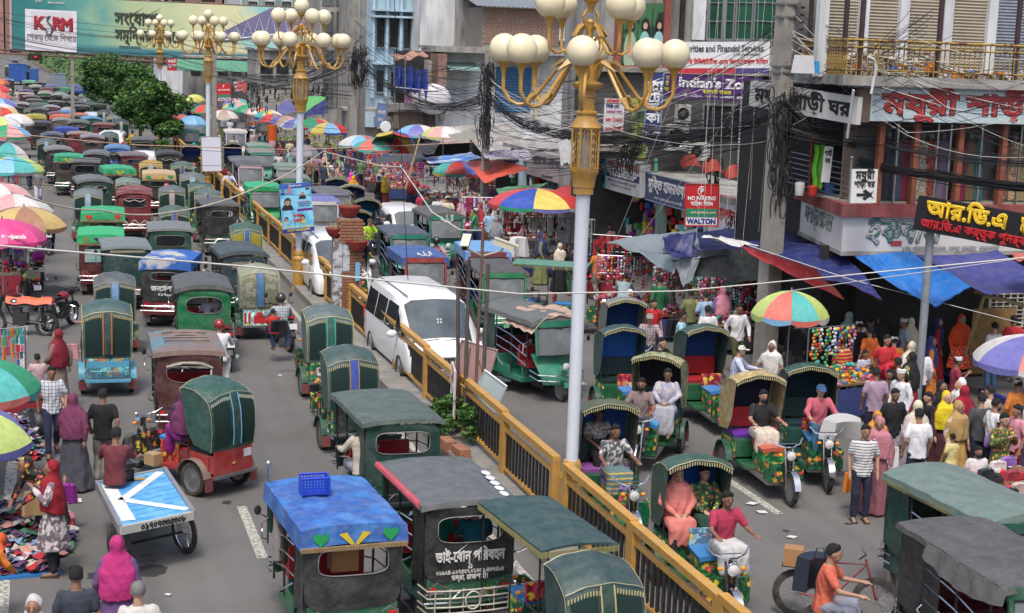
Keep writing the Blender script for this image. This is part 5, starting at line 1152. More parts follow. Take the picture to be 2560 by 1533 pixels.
def auto(px,py,label,roof=SLATE,back=BK,body=GR,kind='plain',win='oval',h=0.,lite=False,dy=-1.34,col=None,z=1.74,skip=(),mats={},**kw):
 h=radians(h);p=by_roof(px,py,dy,z,h)
 c={'roof':roof,'rear_curtain':back,'body':body,'front_cowl':body,'front_mudguard':body}
 if col:c.update(col)
 j=random.uniform;return AUTO(kind,win,lite).place('auto_rickshaw',label,'auto rickshaw',p,h,AG,c,skip=skip,mats=mats,scale=(j(.96,1.05),j(.95,1.04),j(.97,1.03))if lite or py<560 else None)
def rick(px,py,label,hood=GREY_GREEN,body=(.01,.06,.045),h=0.,lite=False,dy=-.92,z=1.72,col=None,flat=False,skip=(),mats={}):
 h=radians(h);p=by_roof(px,py,dy,z,h);c={'hood':hood,'canopy':hood,'body':body}
 if col:c.update(col)
 j=random.uniform;return RICK(lite,flat).place('cycle_rickshaw',label,'rickshaw',p,h,RG,c,skip=skip,mats=mats,scale=(j(.96,1.04),j(.97,1.05),j(.97,1.03)))
whl=lambda root:None
def left_traffic():
 W_=ink((.62,.62,.6))
 r=auto(887,1312,'black auto rickshaw with bright blue tarpaulin roof, green hearts and yellow chevron',BLUET,BK,(.02,.12,.06),'tarp','wide',h=3.5,z=1.80,mats={'roof':mat('faded_blue_tarp',objc=True,rough=.55,kind='blotch',col2=(.045,.19,.55),amt=1.5,var=.16,scale=9,dust=.3,bump=.9,bscale=4)})
 T=thing('plastic_crate','blue plastic crate tied on top of the blue tarpaulin roof','crate',at(786,1232,1.82),.05);bl=(.02,.06,.5)
 for s_,d,o in((1,(.36,.015,.2),(0,-.12)),(1,(.36,.015,.2),(0,.12))):
  g=MB();
  for i in range(9):g.box((-.16+i*.04,o[1],.11),(.010,.012,.2))
  for i in range(6):g.box((0,o[1],.02+i*.038),(.35,.012,.010))
  g.build('side_grid',plastic,T,bl,smooth=False)
 for x in(-.175,.175):MB().box((x,0,.11),(.015,.25,.22)).build('end_wall',plastic,T,bl,smooth=False)
 MB().box((0,0,.006),(.35,.24,.012)).build('base',plastic,T,bl,smooth=False);MB().tube([(-.18,-.125,.225),(.18,-.125,.225),(.18,.125,.225),(-.18,.125,.225)],.012,4,closed=True).build('rim',plastic,T,bl)
 MB().tube([(-.57,.35,1.66),(-.60,.38,1.3),(-.57,.36,1.2),(-.60,.35,.85)],[.09,.05,.10,.08],8).build('tied_curtain',canvas,r,(.22,.21,.2))
 MB().tube([(-.62,.9,.9),(-.62,.9,1.98)],.015,6).ell((-.62,.9,2.0),(.035,.035,.05)).build('finial_rod',chrome,r)
 MB().box((-.05,-.98,1.28),(.34,.25,.3)).build('cardboard_box',plastic,r,(.25,.12,.05),smooth=False)
 r=AR['let']=auto(1180,1256,'black auto rickshaw with large white Bengali lettering on its back and a grey roof',(.11,.12,.125),BK,(.02,.12,.06),'plain','wide',h=3.,z=1.78)
 o=Vector((0,-1.352,1.06))
 ll(r,'ভাই-েবান পিরবহন',o,X,Z,.2,W_,.95,fat=.045);ll(r,'১',o-Z*.12,X,Z,.14,W_);ll(r,'০১৯২৪-১২৭৫৩৭,০১৩০০-৪৩৭৪৮৪',o-Z*.2,X,Z,.085,W_,.92);ll(r,'ভদ্রা, রাজশাহী।',o-Z*.28,X,Z,.1,W_,.5)
 MB().tube([(-.66,-1.2,1.74),(-.68,0,1.74),(-.66,.95,1.70)],.05,8).build('rolled_pink_flap',canvas,r,(.5,.08,.11));m=MB();[m.ell((.52+.02*i,-1.1+.25*i,1.80),(.06,.12,.012),8,4)for i in range(5)];m.build('white_patch',plastic,r,(.6,.65,.7))
 g=MB()
 for z in(.36,.44,.56,.66):g.tube([(-.64,-1.15,z),(-.60,-1.45,z),(-.25,-1.5,z),(.25,-1.5,z),(.60,-1.45,z),(.64,-1.15,z)],.013,5)
 for x in(-.5,-.3,-.12,.12,.3,.5):g.tube([(x,-1.47,.36),(x,-1.48,.68)],.010,4)
 g.tube([(.1*cos(t),-1.51,.52+.12*sin(t))for t in[2*pi*i/14 for i in range(14)]],.012,4,closed=True);g.build('cage_bumper',mat('cream_bars',(.55,.52,.45),.5),r)
 r=auto(1010,1058,'dark green auto rickshaw with sagging grey-green roof, driver in cream visible at its left',GREY_GREEN,DG,(.015,.08,.05),'plain','wide',h=3.)
 ll(r,'ভদ্রা সািভ\u09b8',Vector((.05,-1.352,1.02)),X,Z,.15,W_,.45)
 rick(1447,1376,'flat-topped rickshaw with dark green vinyl canopy and olive fringe by the railing',(.03,.07,.07),flat=True,h=6,dy=-.95,z=1.77)
 rick(1515,1462,'hooded rickshaw at the bottom edge with studded dark green hood',(.03,.065,.065),h=4,col={'hanging_strip':(.015,.05,.04),'strip_edge':(.4,.36,.16)})
 r=rick(826,800,'rickshaw with dark panels, green edged strip and grey hood beside the brick pillar',(.10,.14,.14),(.05,.11,.10),h=3,col={'hanging_strip':(.03,.10,.09),'strip_edge':(.03,.45,.25),'piping':(.5,.48,.2)})
 ll(r,'টাটা মা েমটাল',(0,-.985,.62),X,Z,.1,BLACK and ink(BLACK),.5);MB().quad((-.28,-.984,.52),(.28,-.984,.52),(.28,-.984,.70),(-.28,-.984,.70)).build('painted_board',plastic,r,(.5,.5,.46))
 rick(884,906,'rickshaw with bright blue hanging strip on its dark green hood, by the railing',(.05,.09,.085),(.015,.1,.06),h=4,col={'hanging_strip':(.03,.07,.35),'strip_edge':(.35,.22,.1)})
 r=auto(474,885,'dark maroon auto rickshaw with a ribbed brown metal roof',(.22,.155,.13),(.075,.025,.025),(.10,.025,.025),'hard','oval',h=-1,mats={'roof':mat('worn_metal_roof',objc=True,rough=.4,kind='blotch',col2=(.12,.22,.27),amt=1.0,var=.15)})
 g=MB();
 for(y,w)in((-.5,.42),(-.2,.42),(.35,.42),(.05,.2)):g.tube([(-w,y,1.825),(-w+.08,y+.06,1.835),(w-.08,y+.06,1.835),(w,y,1.825)],.018,5)
 g.build('roof_rib',canvas,r,(.20,.14,.12));MB().tube([(-.42,-1.37,1.5),(-.1,-1.4,1.58),(.2,-1.4,1.56),(.42,-1.38,1.47)],.03,6).build('rolled_flap',canvas,r,(.3,.26,.2))
 AR['oval']=auto(511,727,'mid green auto rickshaw with dark grey roof and a white-shirted passenger in its oval window',(.085,.09,.09),(.01,.15,.055),GR,'round','oval',h=-2)
 r=auto(412,657,'black auto rickshaw with faded blue tarpaulin roof covered in white patches',BLUET,BK,MA,'tarp','slit',h=-13,skip=('heart_patch','chevron_patch','fringe'),mats={'roof':mat('patched_blue_tarp',objc=True,rough=.6,kind='blotch',col2=(.5,.5,.5),amt=1.3,var=.15)})
 ll(r,'জনেসবা',Vector((-.1,-1.352,1.05)),X,Z,.2,W_,.55,shear=.2);ll(r,'০১৭৪৮',Vector((0,-1.352,.9)),X,Z,.12,W_)
 r=rick(268,790,'decorated rickshaw with light blue tail body, striped tassels and orange edged strip',(.05,.10,.10),(.06,.30,.42),h=0,col={'wheel_arch':(.08,.32,.45),'hanging_strip':(.015,.05,.045),'strip_edge':(.55,.16,.06),'piping':(.50,.45,.15),'rear_painted_panel':(.10,.28,.33),'fringe':(.5,.38,.15)},mats={'rear_painted_panel':mat('blue_painted_panel',objc=True,rough=.4,kind='floral',col2=(.6,.5,.1),amt=4)})
 g=MB();[g.tube([(-.45,-1.0-.05*j,.48+.07*j),(-.3,-1.05-.05*j,.43+.07*j),(.3,-1.05-.05*j,.43+.07*j),(.45,-1.0-.05*j,.48+.07*j)],.014,5)for j in range(3)];[g.tube([(x,-1.0,.38),(x,-1.15,.6)],.010,4)for x in(-.3,-.1,.1,.3)];g.build('blue_rack',paint,r,(.08,.33,.5))
 MB().box((0,-1.17,.72),(.85,.03,.12)).box((0,-1.08,.36),(.9,.14,.05)).build('blue_tail_board',paint,r,(.08,.33,.5),smooth=False)
 rick(287,706,'dark green rickshaw with light blue cloth strip and a red reflector on its back',(.085,.10,.11),(.012,.05,.045),col={'hanging_strip':(.12,.25,.42),'strip_edge':(.1,.2,.3)})
 r=auto(318,622,'dark teal auto rickshaw with pale grey roof and a cream fringe over its wrinkled curtain',(.17,.20,.20),(.012,.05,.05),BK,'plain','none',h=1)
 g=MB();[g.box((-.45+i*.9/30,-1.355,1.66),(.014,.01,.07))for i in range(31)];g.build('fringe',plastic,r,(.5,.45,.3),smooth=False)
 r=auto(252,594,'maroon auto rickshaw under a bright green tarpaulin with a dark V emblem',(.03,.42,.16),(.10,.02,.02),MA,'tarp','slit',h=-2,z=1.72,col={'heart_patch':(.2,.25,.08),'chevron_patch':(.05,.03,.10)});MB().quad((-.45,-1.352,1.0),(.5,-1.352,1.0),(.5,-1.352,1.38),(-.45,-1.352,1.38)).build('pasted_posters',mat('pasted_poster',(.2,.4,.42),.7,kind='blotch',col2=(.35,.5,.5),amt=3),r)
 auto(257,541,'auto rickshaw under a bright green tarpaulin with two red hearts',(.03,.36,.14),(.015,.12,.05),GR,'tarp','wide',h=-2,z=1.70,col={'heart_patch':(.6,.05,.03)},skip=('chevron_patch',))
 r=auto(336,484,'maroon canvas auto rickshaw with white floral metalwork on its tail',(.23,.06,.06),(.17,.015,.022),MA,'round','wide',h=-3)
 g=MB();[g.tube([(x+.13*cos(t),-1.42,.62+.13*sin(t))for t in[2*pi*i/14 for i in range(14)]],.010,4,closed=True)for x in(-.4,0,.4)]
 [g.tube([(x-.2,-1.42,.45),(x+.2,-1.42,.8)],.008,4)for x in(-.2,.2)];[g.tube([(x+.2,-1.42,.45),(x-.2,-1.42,.8)],.008,4)for x in(-.2,.2)];g.build('floral_metalwork',mat('cream_bars'),r)
 auto(426,577,'dark green auto rickshaw with light grey roof behind the blue patched tarpaulin',(.17,.19,.185),(.012,.07,.045),(.012,.07,.045),'plain','wide',h=-2)
 auto(555,517,'black auto rickshaw with grey roof under the railing and a wide slit window',(.09,.09,.09),BK,(.03,.09,.04),'plain','slit',h=2)
 r=auto(612,640,'rounded dark slate auto rickshaw with a beige checked window by the railing',(.055,.075,.085),(.025,.05,.06),(.01,.11,.08),'round','slit',h=2)
 MB().quad((-.34,-1.34,1.4),(.34,-1.34,1.4),(.34,-1.34,1.56),(-.34,-1.34,1.56)).build('window_blind',mat('beige_blind',(.35,.28,.2),.9,kind='check',col2=(.06,.05,.04),amt=6),r)
 r=rick(650,683,'ornate camouflage patterned rickshaw with a red palace painted on its tail',(.20,.24,.16),(.05,.12,.10),h=2,col={'hanging_strip':(.06,.16,.32),'strip_edge':(.06,.16,.32),'back_panel':(.15,.18,.10),'piping':(.4,.38,.3),'rear_painted_panel':(.25,.42,.5)},mats={'hood':mat('camouflage',objc=True,rough=.7,kind='blotch',col2=(.35,.33,.28),amt=6),'back_panel':mat('camouflage')})
 p=MB().box((0,-.985,.55),(.3,.01,.2));[p.box((x,-.985,.6),(.05,.01,.28))for x in(-.36,-.26,.26,.36)];p.ell((0,-.985,.67),(.09,.01,.08));p.build('painted_palace',ink((.5,.03,.04)),r)
 rick(617,575,'green rickshaw with yellow flowers on its back beside the railing',(.05,.11,.09),(.012,.07,.04),col={'back_panel':(.25,.22,.03),'strip_edge':(.3,.4,.35),'piping':(.5,.45,.15)})
 rick(436,535,'rickshaw with dark green scalloped hood behind the pale grey roofed auto',(.06,.11,.10))
 q=[(238,458,'large dark green auto rickshaw with grey roof and an open black window',(.13,.15,.145),(.012,.05,.04),(.012,.05,.04),'round','wide'),(300,429,'black auto rickshaw with green and cream quilted roof',(.03,.35,.16),BK,MA,'tarp','slit'),(398,441,'black auto rickshaw with tan roof and green rim patch',(.52,.36,.20),BK,MA,'tarp','slit'),(212,406,'navy black auto rickshaw with a big plastic window framed in cream',(.12,.115,.12),(.02,.022,.03),BK,'plain','wide'),(171,399,'auto rickshaw with green and cream roof and gold lettering on its back',(.03,.32,.16),(.05,.04,.03),(.015,.1,.06),'tarp','wide'),(149,376,'auto rickshaw with wavy light grey roof beside the pavement gap',(.19,.19,.19),BK,(.01,.06,.04),'round','wide'),(239,389,'dark auto rickshaw with a reflecting plastic window',(.13,.14,.16),(.02,.02,.022),BK,'round','slit'),(293,377,'bright blue bodied auto rickshaw with light blue roof',(.10,.22,.42),(.02,.10,.42),(.02,.10,.45),'round','wide'),(337,392,'maroon auto rickshaw with grey roof and cloudy window',(.17,.14,.15),(.12,.02,.03),MA,'plain','slit'),(425,390,'black auto rickshaw with rounded dark roof touching the railing',(.05,.05,.055),BK,BK,'round','wide'),(357,351,'grey auto rickshaw with scrollwork on its lower back',(.12,.125,.125),(.05,.055,.055),BK,'plain','wide'),(231,348,'auto rickshaw with pink and blue patched grey roof',(.25,.22,.26),(.06,.03,.03),MA,'round','wide'),(198,338,'tall dark red auto rickshaw with dusty tan roof',(.27,.19,.16),(.17,.02,.03),MA,'plain','slit'),(130,340,'auto rickshaw with slate blue roof near the left umbrellas',(.10,.12,.16),NAVYC,BK,'round','wide'),(168,323,'auto rickshaw with deep blue tarpaulin and two red hearts',(.03,.06,.32),BK,BK,'tarp','wide'),(100,309,'black auto rickshaw with dark blue roof and a wide open back',(.06,.065,.09),(.015,.016,.02),BK,'plain','wide'),(156,304,'auto rickshaw draped in pale grey canvas',(.25,.25,.25),(.13,.12,.11),BK,'round','none'),(196,311,'auto rickshaw with mossy grey roof behind the blue hearts tarpaulin',(.12,.14,.12),BK,GR,'round','wide'),(233,300,'green auto rickshaw with light blue roof',(.12,.28,.5),(.012,.10,.07),GR,'round','slit'),(259,312,'dark red auto rickshaw with brown roof and white blind',(.20,.10,.09),(.14,.015,.025),MA,'plain','slit'),(197,288,'auto rickshaw with coral orange roof, right one of two',(.62,.14,.07),BK,BK,'tarp','wide'),(150,294,'auto rickshaw with coral orange roof, left one of two',(.62,.13,.07),(.08,.02,.02),MA,'tarp','wide'),(201,293,'green auto rickshaw with grey green roof before the coral one',(.11,.13,.11),(.012,.07,.05),GR,'plain','wide'),(164,282,'auto rickshaw with sky blue rounded roof',(.08,.22,.55),BK,BK,'tarp','wide'),(146,287,'auto rickshaw with low maroon grey roof',(.14,.10,.11),MA,MA,'round','wide'),(90,291,'auto rickshaw with mustard yellow tarpaulin roof',(.42,.36,.07),(.05,.06,.05),BK,'tarp','wide'),(98,278,'auto rickshaw with grey roof behind the yellow tarpaulin',(.13,.13,.13),BK,BK,'round','wide'),(127,270,'auto rickshaw with silvery roof and red back',(.28,.28,.32),(.13,.04,.05),MA,'round','slit'),(95,268,'auto rickshaw with dark mossy green roof',(.07,.09,.075),BK,GR,'round','wide'),(101,261,'auto rickshaw all covered in grey green canvas',(.10,.14,.11),(.08,.12,.10),GR,'plain','none'),(142,256,'auto rickshaw with mid grey roof in the far crowd',(.15,.15,.155),BK,BK,'plain','wide'),(203,267,'black auto rickshaw with rectangular window in the far crowd',(.12,.12,.125),(.018,.018,.02),BK,'plain','wide'),(195,260,'black auto rickshaw behind the one with the rectangular window',(.11,.11,.12),BK,BK,'plain','wide'),(246,263,'dark green auto rickshaw under the median tree with open window',(.05,.10,.085),(.01,.05,.04),GR,'plain','wide'),(50,263,'auto rickshaw with pale roof beside the blue umbrella',(.3,.3,.3),BK,BK,'round','wide'),(86,253,'brownish auto rickshaw with grey roof near the left crowd',(.13,.12,.12),(.08,.04,.04),MA,'plain','wide'),(80,245,'auto rickshaw with purplish grey roof near the left crowd',(.17,.15,.16),BK,MA,'round','wide'),(65,236,'maroon auto rickshaw with cream roof near the left crowd',(.42,.35,.28),(.11,.02,.03),MA,'plain','wide'),(65,230,'auto rickshaw with violet blue roof near the left crowd',(.14,.13,.28),BK,BK,'round','wide'),(113,237,'auto rickshaw with pale green roof in the far crowd',(.25,.36,.30),GR,GR,'round','wide'),(116,226,'auto rickshaw with pale red roof in the far crowd',(.40,.20,.19),MA,MA,'round','wide'),(115,232,'auto rickshaw with dusty red roof just before the pale red one',(.34,.15,.15),MA,MA,'round','wide'),(147,241,'auto rickshaw with light grey roof and a red sticker in its window',(.24,.24,.25),BK,BK,'plain','wide'),(154,237,'auto rickshaw with mint green roof',(.22,.36,.32),BK,GR,'round','wide'),(153,231,'auto rickshaw with dark teal roof in the far crowd',(.07,.12,.11),BK,GR,'plain','wide'),(175,250,'auto rickshaw with flat warm grey roof in the far crowd',(.15,.14,.14),BK,GR,'round','wide'),(177,244,'auto rickshaw with olive grey roof in the far crowd',(.19,.22,.18),BK,GR,'round','wide'),(168,223,'auto rickshaw with emerald green tarpaulin in the far crowd',(.08,.34,.17),GR,GR,'tarp','wide'),(199,228,'auto rickshaw with bright blue tarpaulin and red trim in the far crowd',(.08,.2,.6),BK,BK,'tarp','wide'),(202,223,'auto rickshaw with dark green roof behind the bright blue one',(.06,.10,.09),BK,GR,'plain','wide'),(187,216,'auto rickshaw with periwinkle blue roof at the far end',(.13,.16,.45),BK,BK,'tarp','wide'),(129,216,'auto rickshaw with lavender blue roof at the far end',(.17,.17,.42),BK,BK,'round','wide'),(131,222,'auto rickshaw with steel grey roof under the lavender one',(.16,.17,.18),BK,BK,'plain','wide'),(87,217,'auto rickshaw with cream white roof at the far end',(.45,.42,.32),BK,GR,'round','wide'),(93,222,'auto rickshaw with grey roof right below the cream one',(.17,.18,.17),BK,GR,'round','wide'),(100,208,'auto rickshaw with sagging grey roof at the far end',(.15,.15,.15),BK,BK,'round','wide'),(72,205,'tall auto rickshaw with white roof and green skirt at the far end',(.15,.42,.28),(.08,.10,.10),GR,'tarp','wide'),(19,202,'auto rickshaw with long light blue roof at the left edge',(.13,.25,.42),BK,BK,'round','wide'),(22,168,'farthest van-like auto rickshaw with white roof near the left edge',(.5,.48,.45),(.05,.05,.05),BK,'round','wide'),(38,150,'farthest light blue auto rickshaw below the billboard',(.15,.35,.45),(.3,.1,.08),BK,'plain','wide'),(66,165,'dark auto rickshaw alone on the far lane below the billboard',(.06,.09,.09),BK,GR,'plain','wide'),(60,181,'grey auto rickshaw on the far lane behind the blue truck',(.12,.12,.12),BK,BK,'plain','wide')]
 for i,(x,y,lab,roof,back,body,kd,wn)in enumerate(q):auto(x,y,lab,roof,back,body,kd,wn,h=random.uniform(-4,4),lite=i>9,z=1.70)
 q=[(220,487,'rickshaw with pale hood and two orange striped straps on its back',(.12,.16,.16),None),(320,455,'rickshaw with white edged arched hood behind the maroon auto',(.14,.19,.18),None),(377,413,'rickshaw with golden patterned hood and a white sticker',(.35,.24,.06),None),(456,416,'wide dark green rickshaw with cream fringe and pale yellow piping by the railing',(.08,.13,.12),(.5,.48,.25)),(481,447,'dark green rickshaw with grey front edge behind the fringed one',(.12,.14,.15),None),(503,471,'rickshaw with yellow piping and a pink capped driver beyond its hood',(.06,.11,.11),(.55,.48,.12)),(430,481,'slate green rickshaw with a light blue bag hung on its back',(.10,.13,.14),None),(520,492,'rickshaw with pale strip and yellow beads on its hood rim',(.09,.13,.125),(.5,.48,.2)),(116,358,'tall dark teal rickshaw at the left of the packed lanes with an orange sticker',(.08,.11,.11),None),(276,341,'small teal rickshaw with a light blue bag behind the white car',(.05,.09,.10),None),(303,306,'dark navy rickshaw beside the median plants',(.03,.05,.06),None),(284,297,'rickshaw with cream rimmed hood by the median',(.12,.15,.13),(.5,.45,.3)),(260,284,'rickshaw with black arched hood under the median tree',(.05,.06,.065),None),(77,275,'teal rickshaw with rounded hood in the far left lane',(.06,.09,.09),None),(170,274,'rickshaw with silver rimmed hood in the far crowd',(.25,.28,.26),(.5,.5,.5)),(226,257,'dark rickshaw close to the median tree',(.03,.055,.055),None),(212,250,'green grey rickshaw close to the median tree',(.08,.11,.10),None),(210,240,'light teal rickshaw close to the median tree',(.12,.19,.17),None)]
 for i,(x,y,lab,hd,pp)in enumerate(q):
  c={'hanging_strip':[(.2,.35,.5),(.05,.08,.1),(.3,.3,.3),(.02,.05,.2)][i%4],'strip_edge':[(.5,.3,.2),(.4,.42,.42),(.3,.35,.4)][i%3]}
  if pp:c['piping']=pp
  rick(x,y,lab,hd,h=random.uniform(-4,4),lite=i>7,z=1.72,col=c)
left_traffic()
# cars
def car(name,label,loc,h,L,W_,H,col,van=True,cat='car',skip=()):
 r=thing(name,label,cat,loc,h);y0,y1=-L/2,L/2;w=W_/2
 st=[(y0,w*.9,.9,w*.72,H*.60),(y0+.12,w*.97,1.0,w*.80,H*.92),(y0+.5,w,1.02,w*.80,H),(0,w,1.02,w*.80,H),(y1*.42,w,1.0,w*.76,H*.97),(y1*.80 if van else y1*.62,w*.98,.98,w*.72,1.02)]
 b=MB();vs=[];zb=.28
 hood=[(y1*.80 if van else y1*.62,.98),(y1*.93,.86),(y1*.99,.66),(y1,.4)]
 prof=lambda y,hw,bz,rw,rz:[(-hw*.94,y,zb),(-hw,y,.55),(-hw*.985,y,bz),(-rw-.02,y,rz-.10),(-rw*.8,y,rz),(0,y,rz+.03),(rw*.8,y,rz),(rw+.02,y,rz-.10),(hw*.985,y,bz),(hw,y,.55),(hw*.94,y,zb)]
 S_=[prof(*s)for s in st]
 for y,z in hood[1:]:hw=w*(.97 if y<y1*.95 else.90);S_.append([(-hw*.94,y,zb),(-hw,y,.5 if z>.5 else.36),(-hw*.97,y,z*.92 if z>.5 else.42),(-hw*.9,y,z),(-hw*.6,y,z+.02),(0,y,z+.03),(hw*.6,y,z+.02),(hw*.9,y,z),(hw*.97,y,z*.92 if z>.5 else.42),(hw,y,.5 if z>.5 else.36),(hw*.94,y,zb)])
 n=11
 for s_ in S_:vs+=s_
 b.add(vs,[(i*n+j,i*n+j+1,(i+1)*n+j+1,(i+1)*n+j)for i in range(len(S_)-1)for j in range(n-1)]+[tuple(range(n))[::-1],tuple((len(S_)-1)*n+j for j in range(n))])
 b.build('body',mat('car_paint',objc=True,rough=.18,var=.02,spec=.8),r,col)
 A,B=S_[4],S_[5];v=lambda p,k=.008:Vector(p)*1.0
 L_=lambda p,q,t:Vector(p).lerp(Vector(q),t)
 n_=Vector((0,.012,.012))
 m_=MB()
 for j in(3,4,5,6):m_.add([L_(A[j],B[j],.05)+n_,L_(A[j+1],B[j+1],.05)+n_,L_(A[j+1],B[j+1],.96)+n_,L_(A[j],B[j],.96)+n_],[(0,3,2,1)])
 m_.build('windscreen',mat('car_screen',(.10,.13,.15),.06,var=.35,scale=1.0,spec=.9),r,smooth=False)
 for s_ in(-1,1):
  m=MB();ys=[y0+.25,y0+1.3,-.1,y1*.40,y1*.72];x=lambda t:s_*(w*.985*(1-t)+(w*.80+.02)*t+.006)
  for i in range(len(ys)-1):
   a,c=ys[i]+.04,ys[i+1]-.04;top=.86 if i<len(ys)-2 else.25
   zt=lambda t:1.04+(H-.14-1.04)*t
   m.quad((x(.03),a,zt(.03)),(x(.03),c,zt(.03)),(x(top),c if i<len(ys)-2 else a+.25,zt(top if i<len(ys)-2 else.8)),(x(.86),a,zt(.86)))
  m.build('side_window',dglass,r,smooth=False)
  if 'm' not in skip:MB().ell((s_*(w+.12),y1*.55,1.08),(.13,.07,.09),10,6).build('mirror',mat('car_paint'),r,col)
  MB().add([(s_*w*.55,y1*.985,.70),(s_*w*.92,y1*.95,.74),(s_*w*.90,y1*.93,.84),(s_*w*.58,y1*.965,.82)],[(0,1,2,3)]).build('headlight',lampglass,r,smooth=False)
  MB().box((s_*w*.88,y0-.005,.95),(.14,.03,.3)).build('tail_light',redlens,r,smooth=False)
 MB().quad((-w*.62,y0-.0,1.05),(w*.62,y0-.0,1.05),(w*.58,y0+.10,H*.86),(-w*.58,y0+.10,H*.86)).build('rear_window',dglass,r,smooth=False)
 g=MB();[g.box((-w*.5+i*w/13,y1+.015,.56),(.02,.03,.26))for i in range(14)];g.box((0,y1+.015,.72),(w*1.15,.035,.03));g.build('grille',chrome,r,smooth=False)
 MB().box((0,y1+.004,.56),(w*1.05,.02,.28)).build('grille_back',dark,r,smooth=False);pl_=MB().box((0,y1+.04,.40),(.34,.012,.13)).build('number_plate',plastic,r,(.6,.6,.6),smooth=False)
 MB().box((0,y0-.02,.62),(.34,.012,.13)).build('number_plate',plastic,r,(.6,.6,.6),smooth=False)
 ty,rm=wheel_parts(.32,.2)
 for x,y in((-w+.1,y1*.62),(w-.1,y1*.62),(-w+.1,y0*.62),(w-.1,y0*.62)):o=link('wheel',ty,r,(x,y,.32));link('rim',rm,o)
 MB().tube([(-.35,y1*.80,1.05),(.15,y1*.83,1.0)],.010,4).tube([(.1,y1*.80,1.05),(.6,y1*.82,1.0)],.010,4).build('wiper',blackm,r)
 if van:
  for s_ in(-1,1):MB().tube([(s_*w*.66,y0+.4,H+.015),(s_*w*.66,y1*.40,H-.01)],.018,5).build('roof_rail',steel,r)
 return r
def cars():
 hd=pi
 p=at(1092,925,.45);p.z=0
 r=car('minivan','white minivan with chrome grille driving towards the camera beside the railing',p+Vector((.22,2.45,0)),hd+radians(1),4.9,1.85,1.88,(.78,.79,.80))
 ll(r,'ঢাকা েমেট্রা',(0,2.502,.43),-X,Z,.05,ink(BLACK),.26);ll(r,'১২১৪১৭',(0,2.502,.375),-X,Z,.06,ink(BLACK),.26)
 m=MB();[m.quad(*[Vector((.06+a+e,1.66-f*.6,1.36+f+g))for e,g in((0,0),(.045,0),(.045,.04),(0,.04))])for a,f in((-.1,0),(-.03,0),(-.1,.06),(-.03,.06))];m.build('sticker',white,r,smooth=False)
 p=at(1003,512,1.55);car('sedan','white car with large windscreen half hidden behind the dark rickshaw hoods',Vector((p.x,p.y-.9,0)),hd,4.3,1.7,1.55,(.72,.73,.74),False)
 p=at(828,585,1.75);car('white_car','white car squeezed between the poster lamp post and the brick pillar',Vector((p.x,p.y-.2,0)),hd,4.4,1.75,1.78,(.72,.73,.74))
 p=at(274,330,1.65);car('white_suv','white estate car seen from behind among the left traffic',Vector((p.x+.3,p.y+1.7,0)),radians(-8),4.2,1.7,1.65,(.72,.73,.74))
 p=at(367,392,1.6);car('white_pickup_van','white van roof between the maroon and the black rickshaws',Vector((p.x,p.y+2.0,0)),0,3.6,1.5,1.75,(.7,.72,.76))
 p=at(233,285,1.4);car('pale_car','pale blue car by the median among the far rickshaws',Vector((p.x,p.y+2,0)),0,3.8,1.6,1.45,(.45,.55,.6),False)
 for(px,py,lab,s,c)in((45,212,'large blue covered truck in the far left lane',(2.3,5.2,2.9),(.02,.10,.40)),(81,207,'smaller blue pickup right of the large blue truck',(1.7,3.6,2.0),(.03,.12,.42)),(148,224,'grey blue delivery van with white print in the far crowd',(1.75,4.2,2.1),(.22,.28,.35))):
  p=at(px,py);r=thing('truck',lab,'truck',p);b=MB().box((0,0,s[2]*.58),(s[0],s[1]*.72,s[2]*.80));b.build('cargo_body',paint,r,c,smooth=False)
  MB().box((0,s[1]*.48,s[2]*.42),(s[0]*.92,s[1]*.22,s[2]*.6)).build('cab',paint,r,c,smooth=False);g=MB();[g.box((-s[0]*.45+i*s[0]*.1,-s[1]*.365,s[2]*.58),(.05,.04,s[2]*.76))for i in range(10)];g.box((0,-s[1]*.365,s[2]*.97),(s[0],.06,.08)).build('door_rib',paint,r,tuple(q*.8 for q in c),smooth=False)
  MB().box((0,s[1]*.595,s[2]*.52),(s[0]*.8,.02,s[2]*.26)).build('windscreen',dglass,r,smooth=False);ty,rm=wheel_parts(.38,.22)
  for x,y in((-s[0]*.42,-s[1]*.22),(s[0]*.42,-s[1]*.22),(-s[0]*.42,s[1]*.42),(s[0]*.42,s[1]*.42)):o=link('wheel',ty,r,(x,y,.38));link('rim',rm,o)
cars()
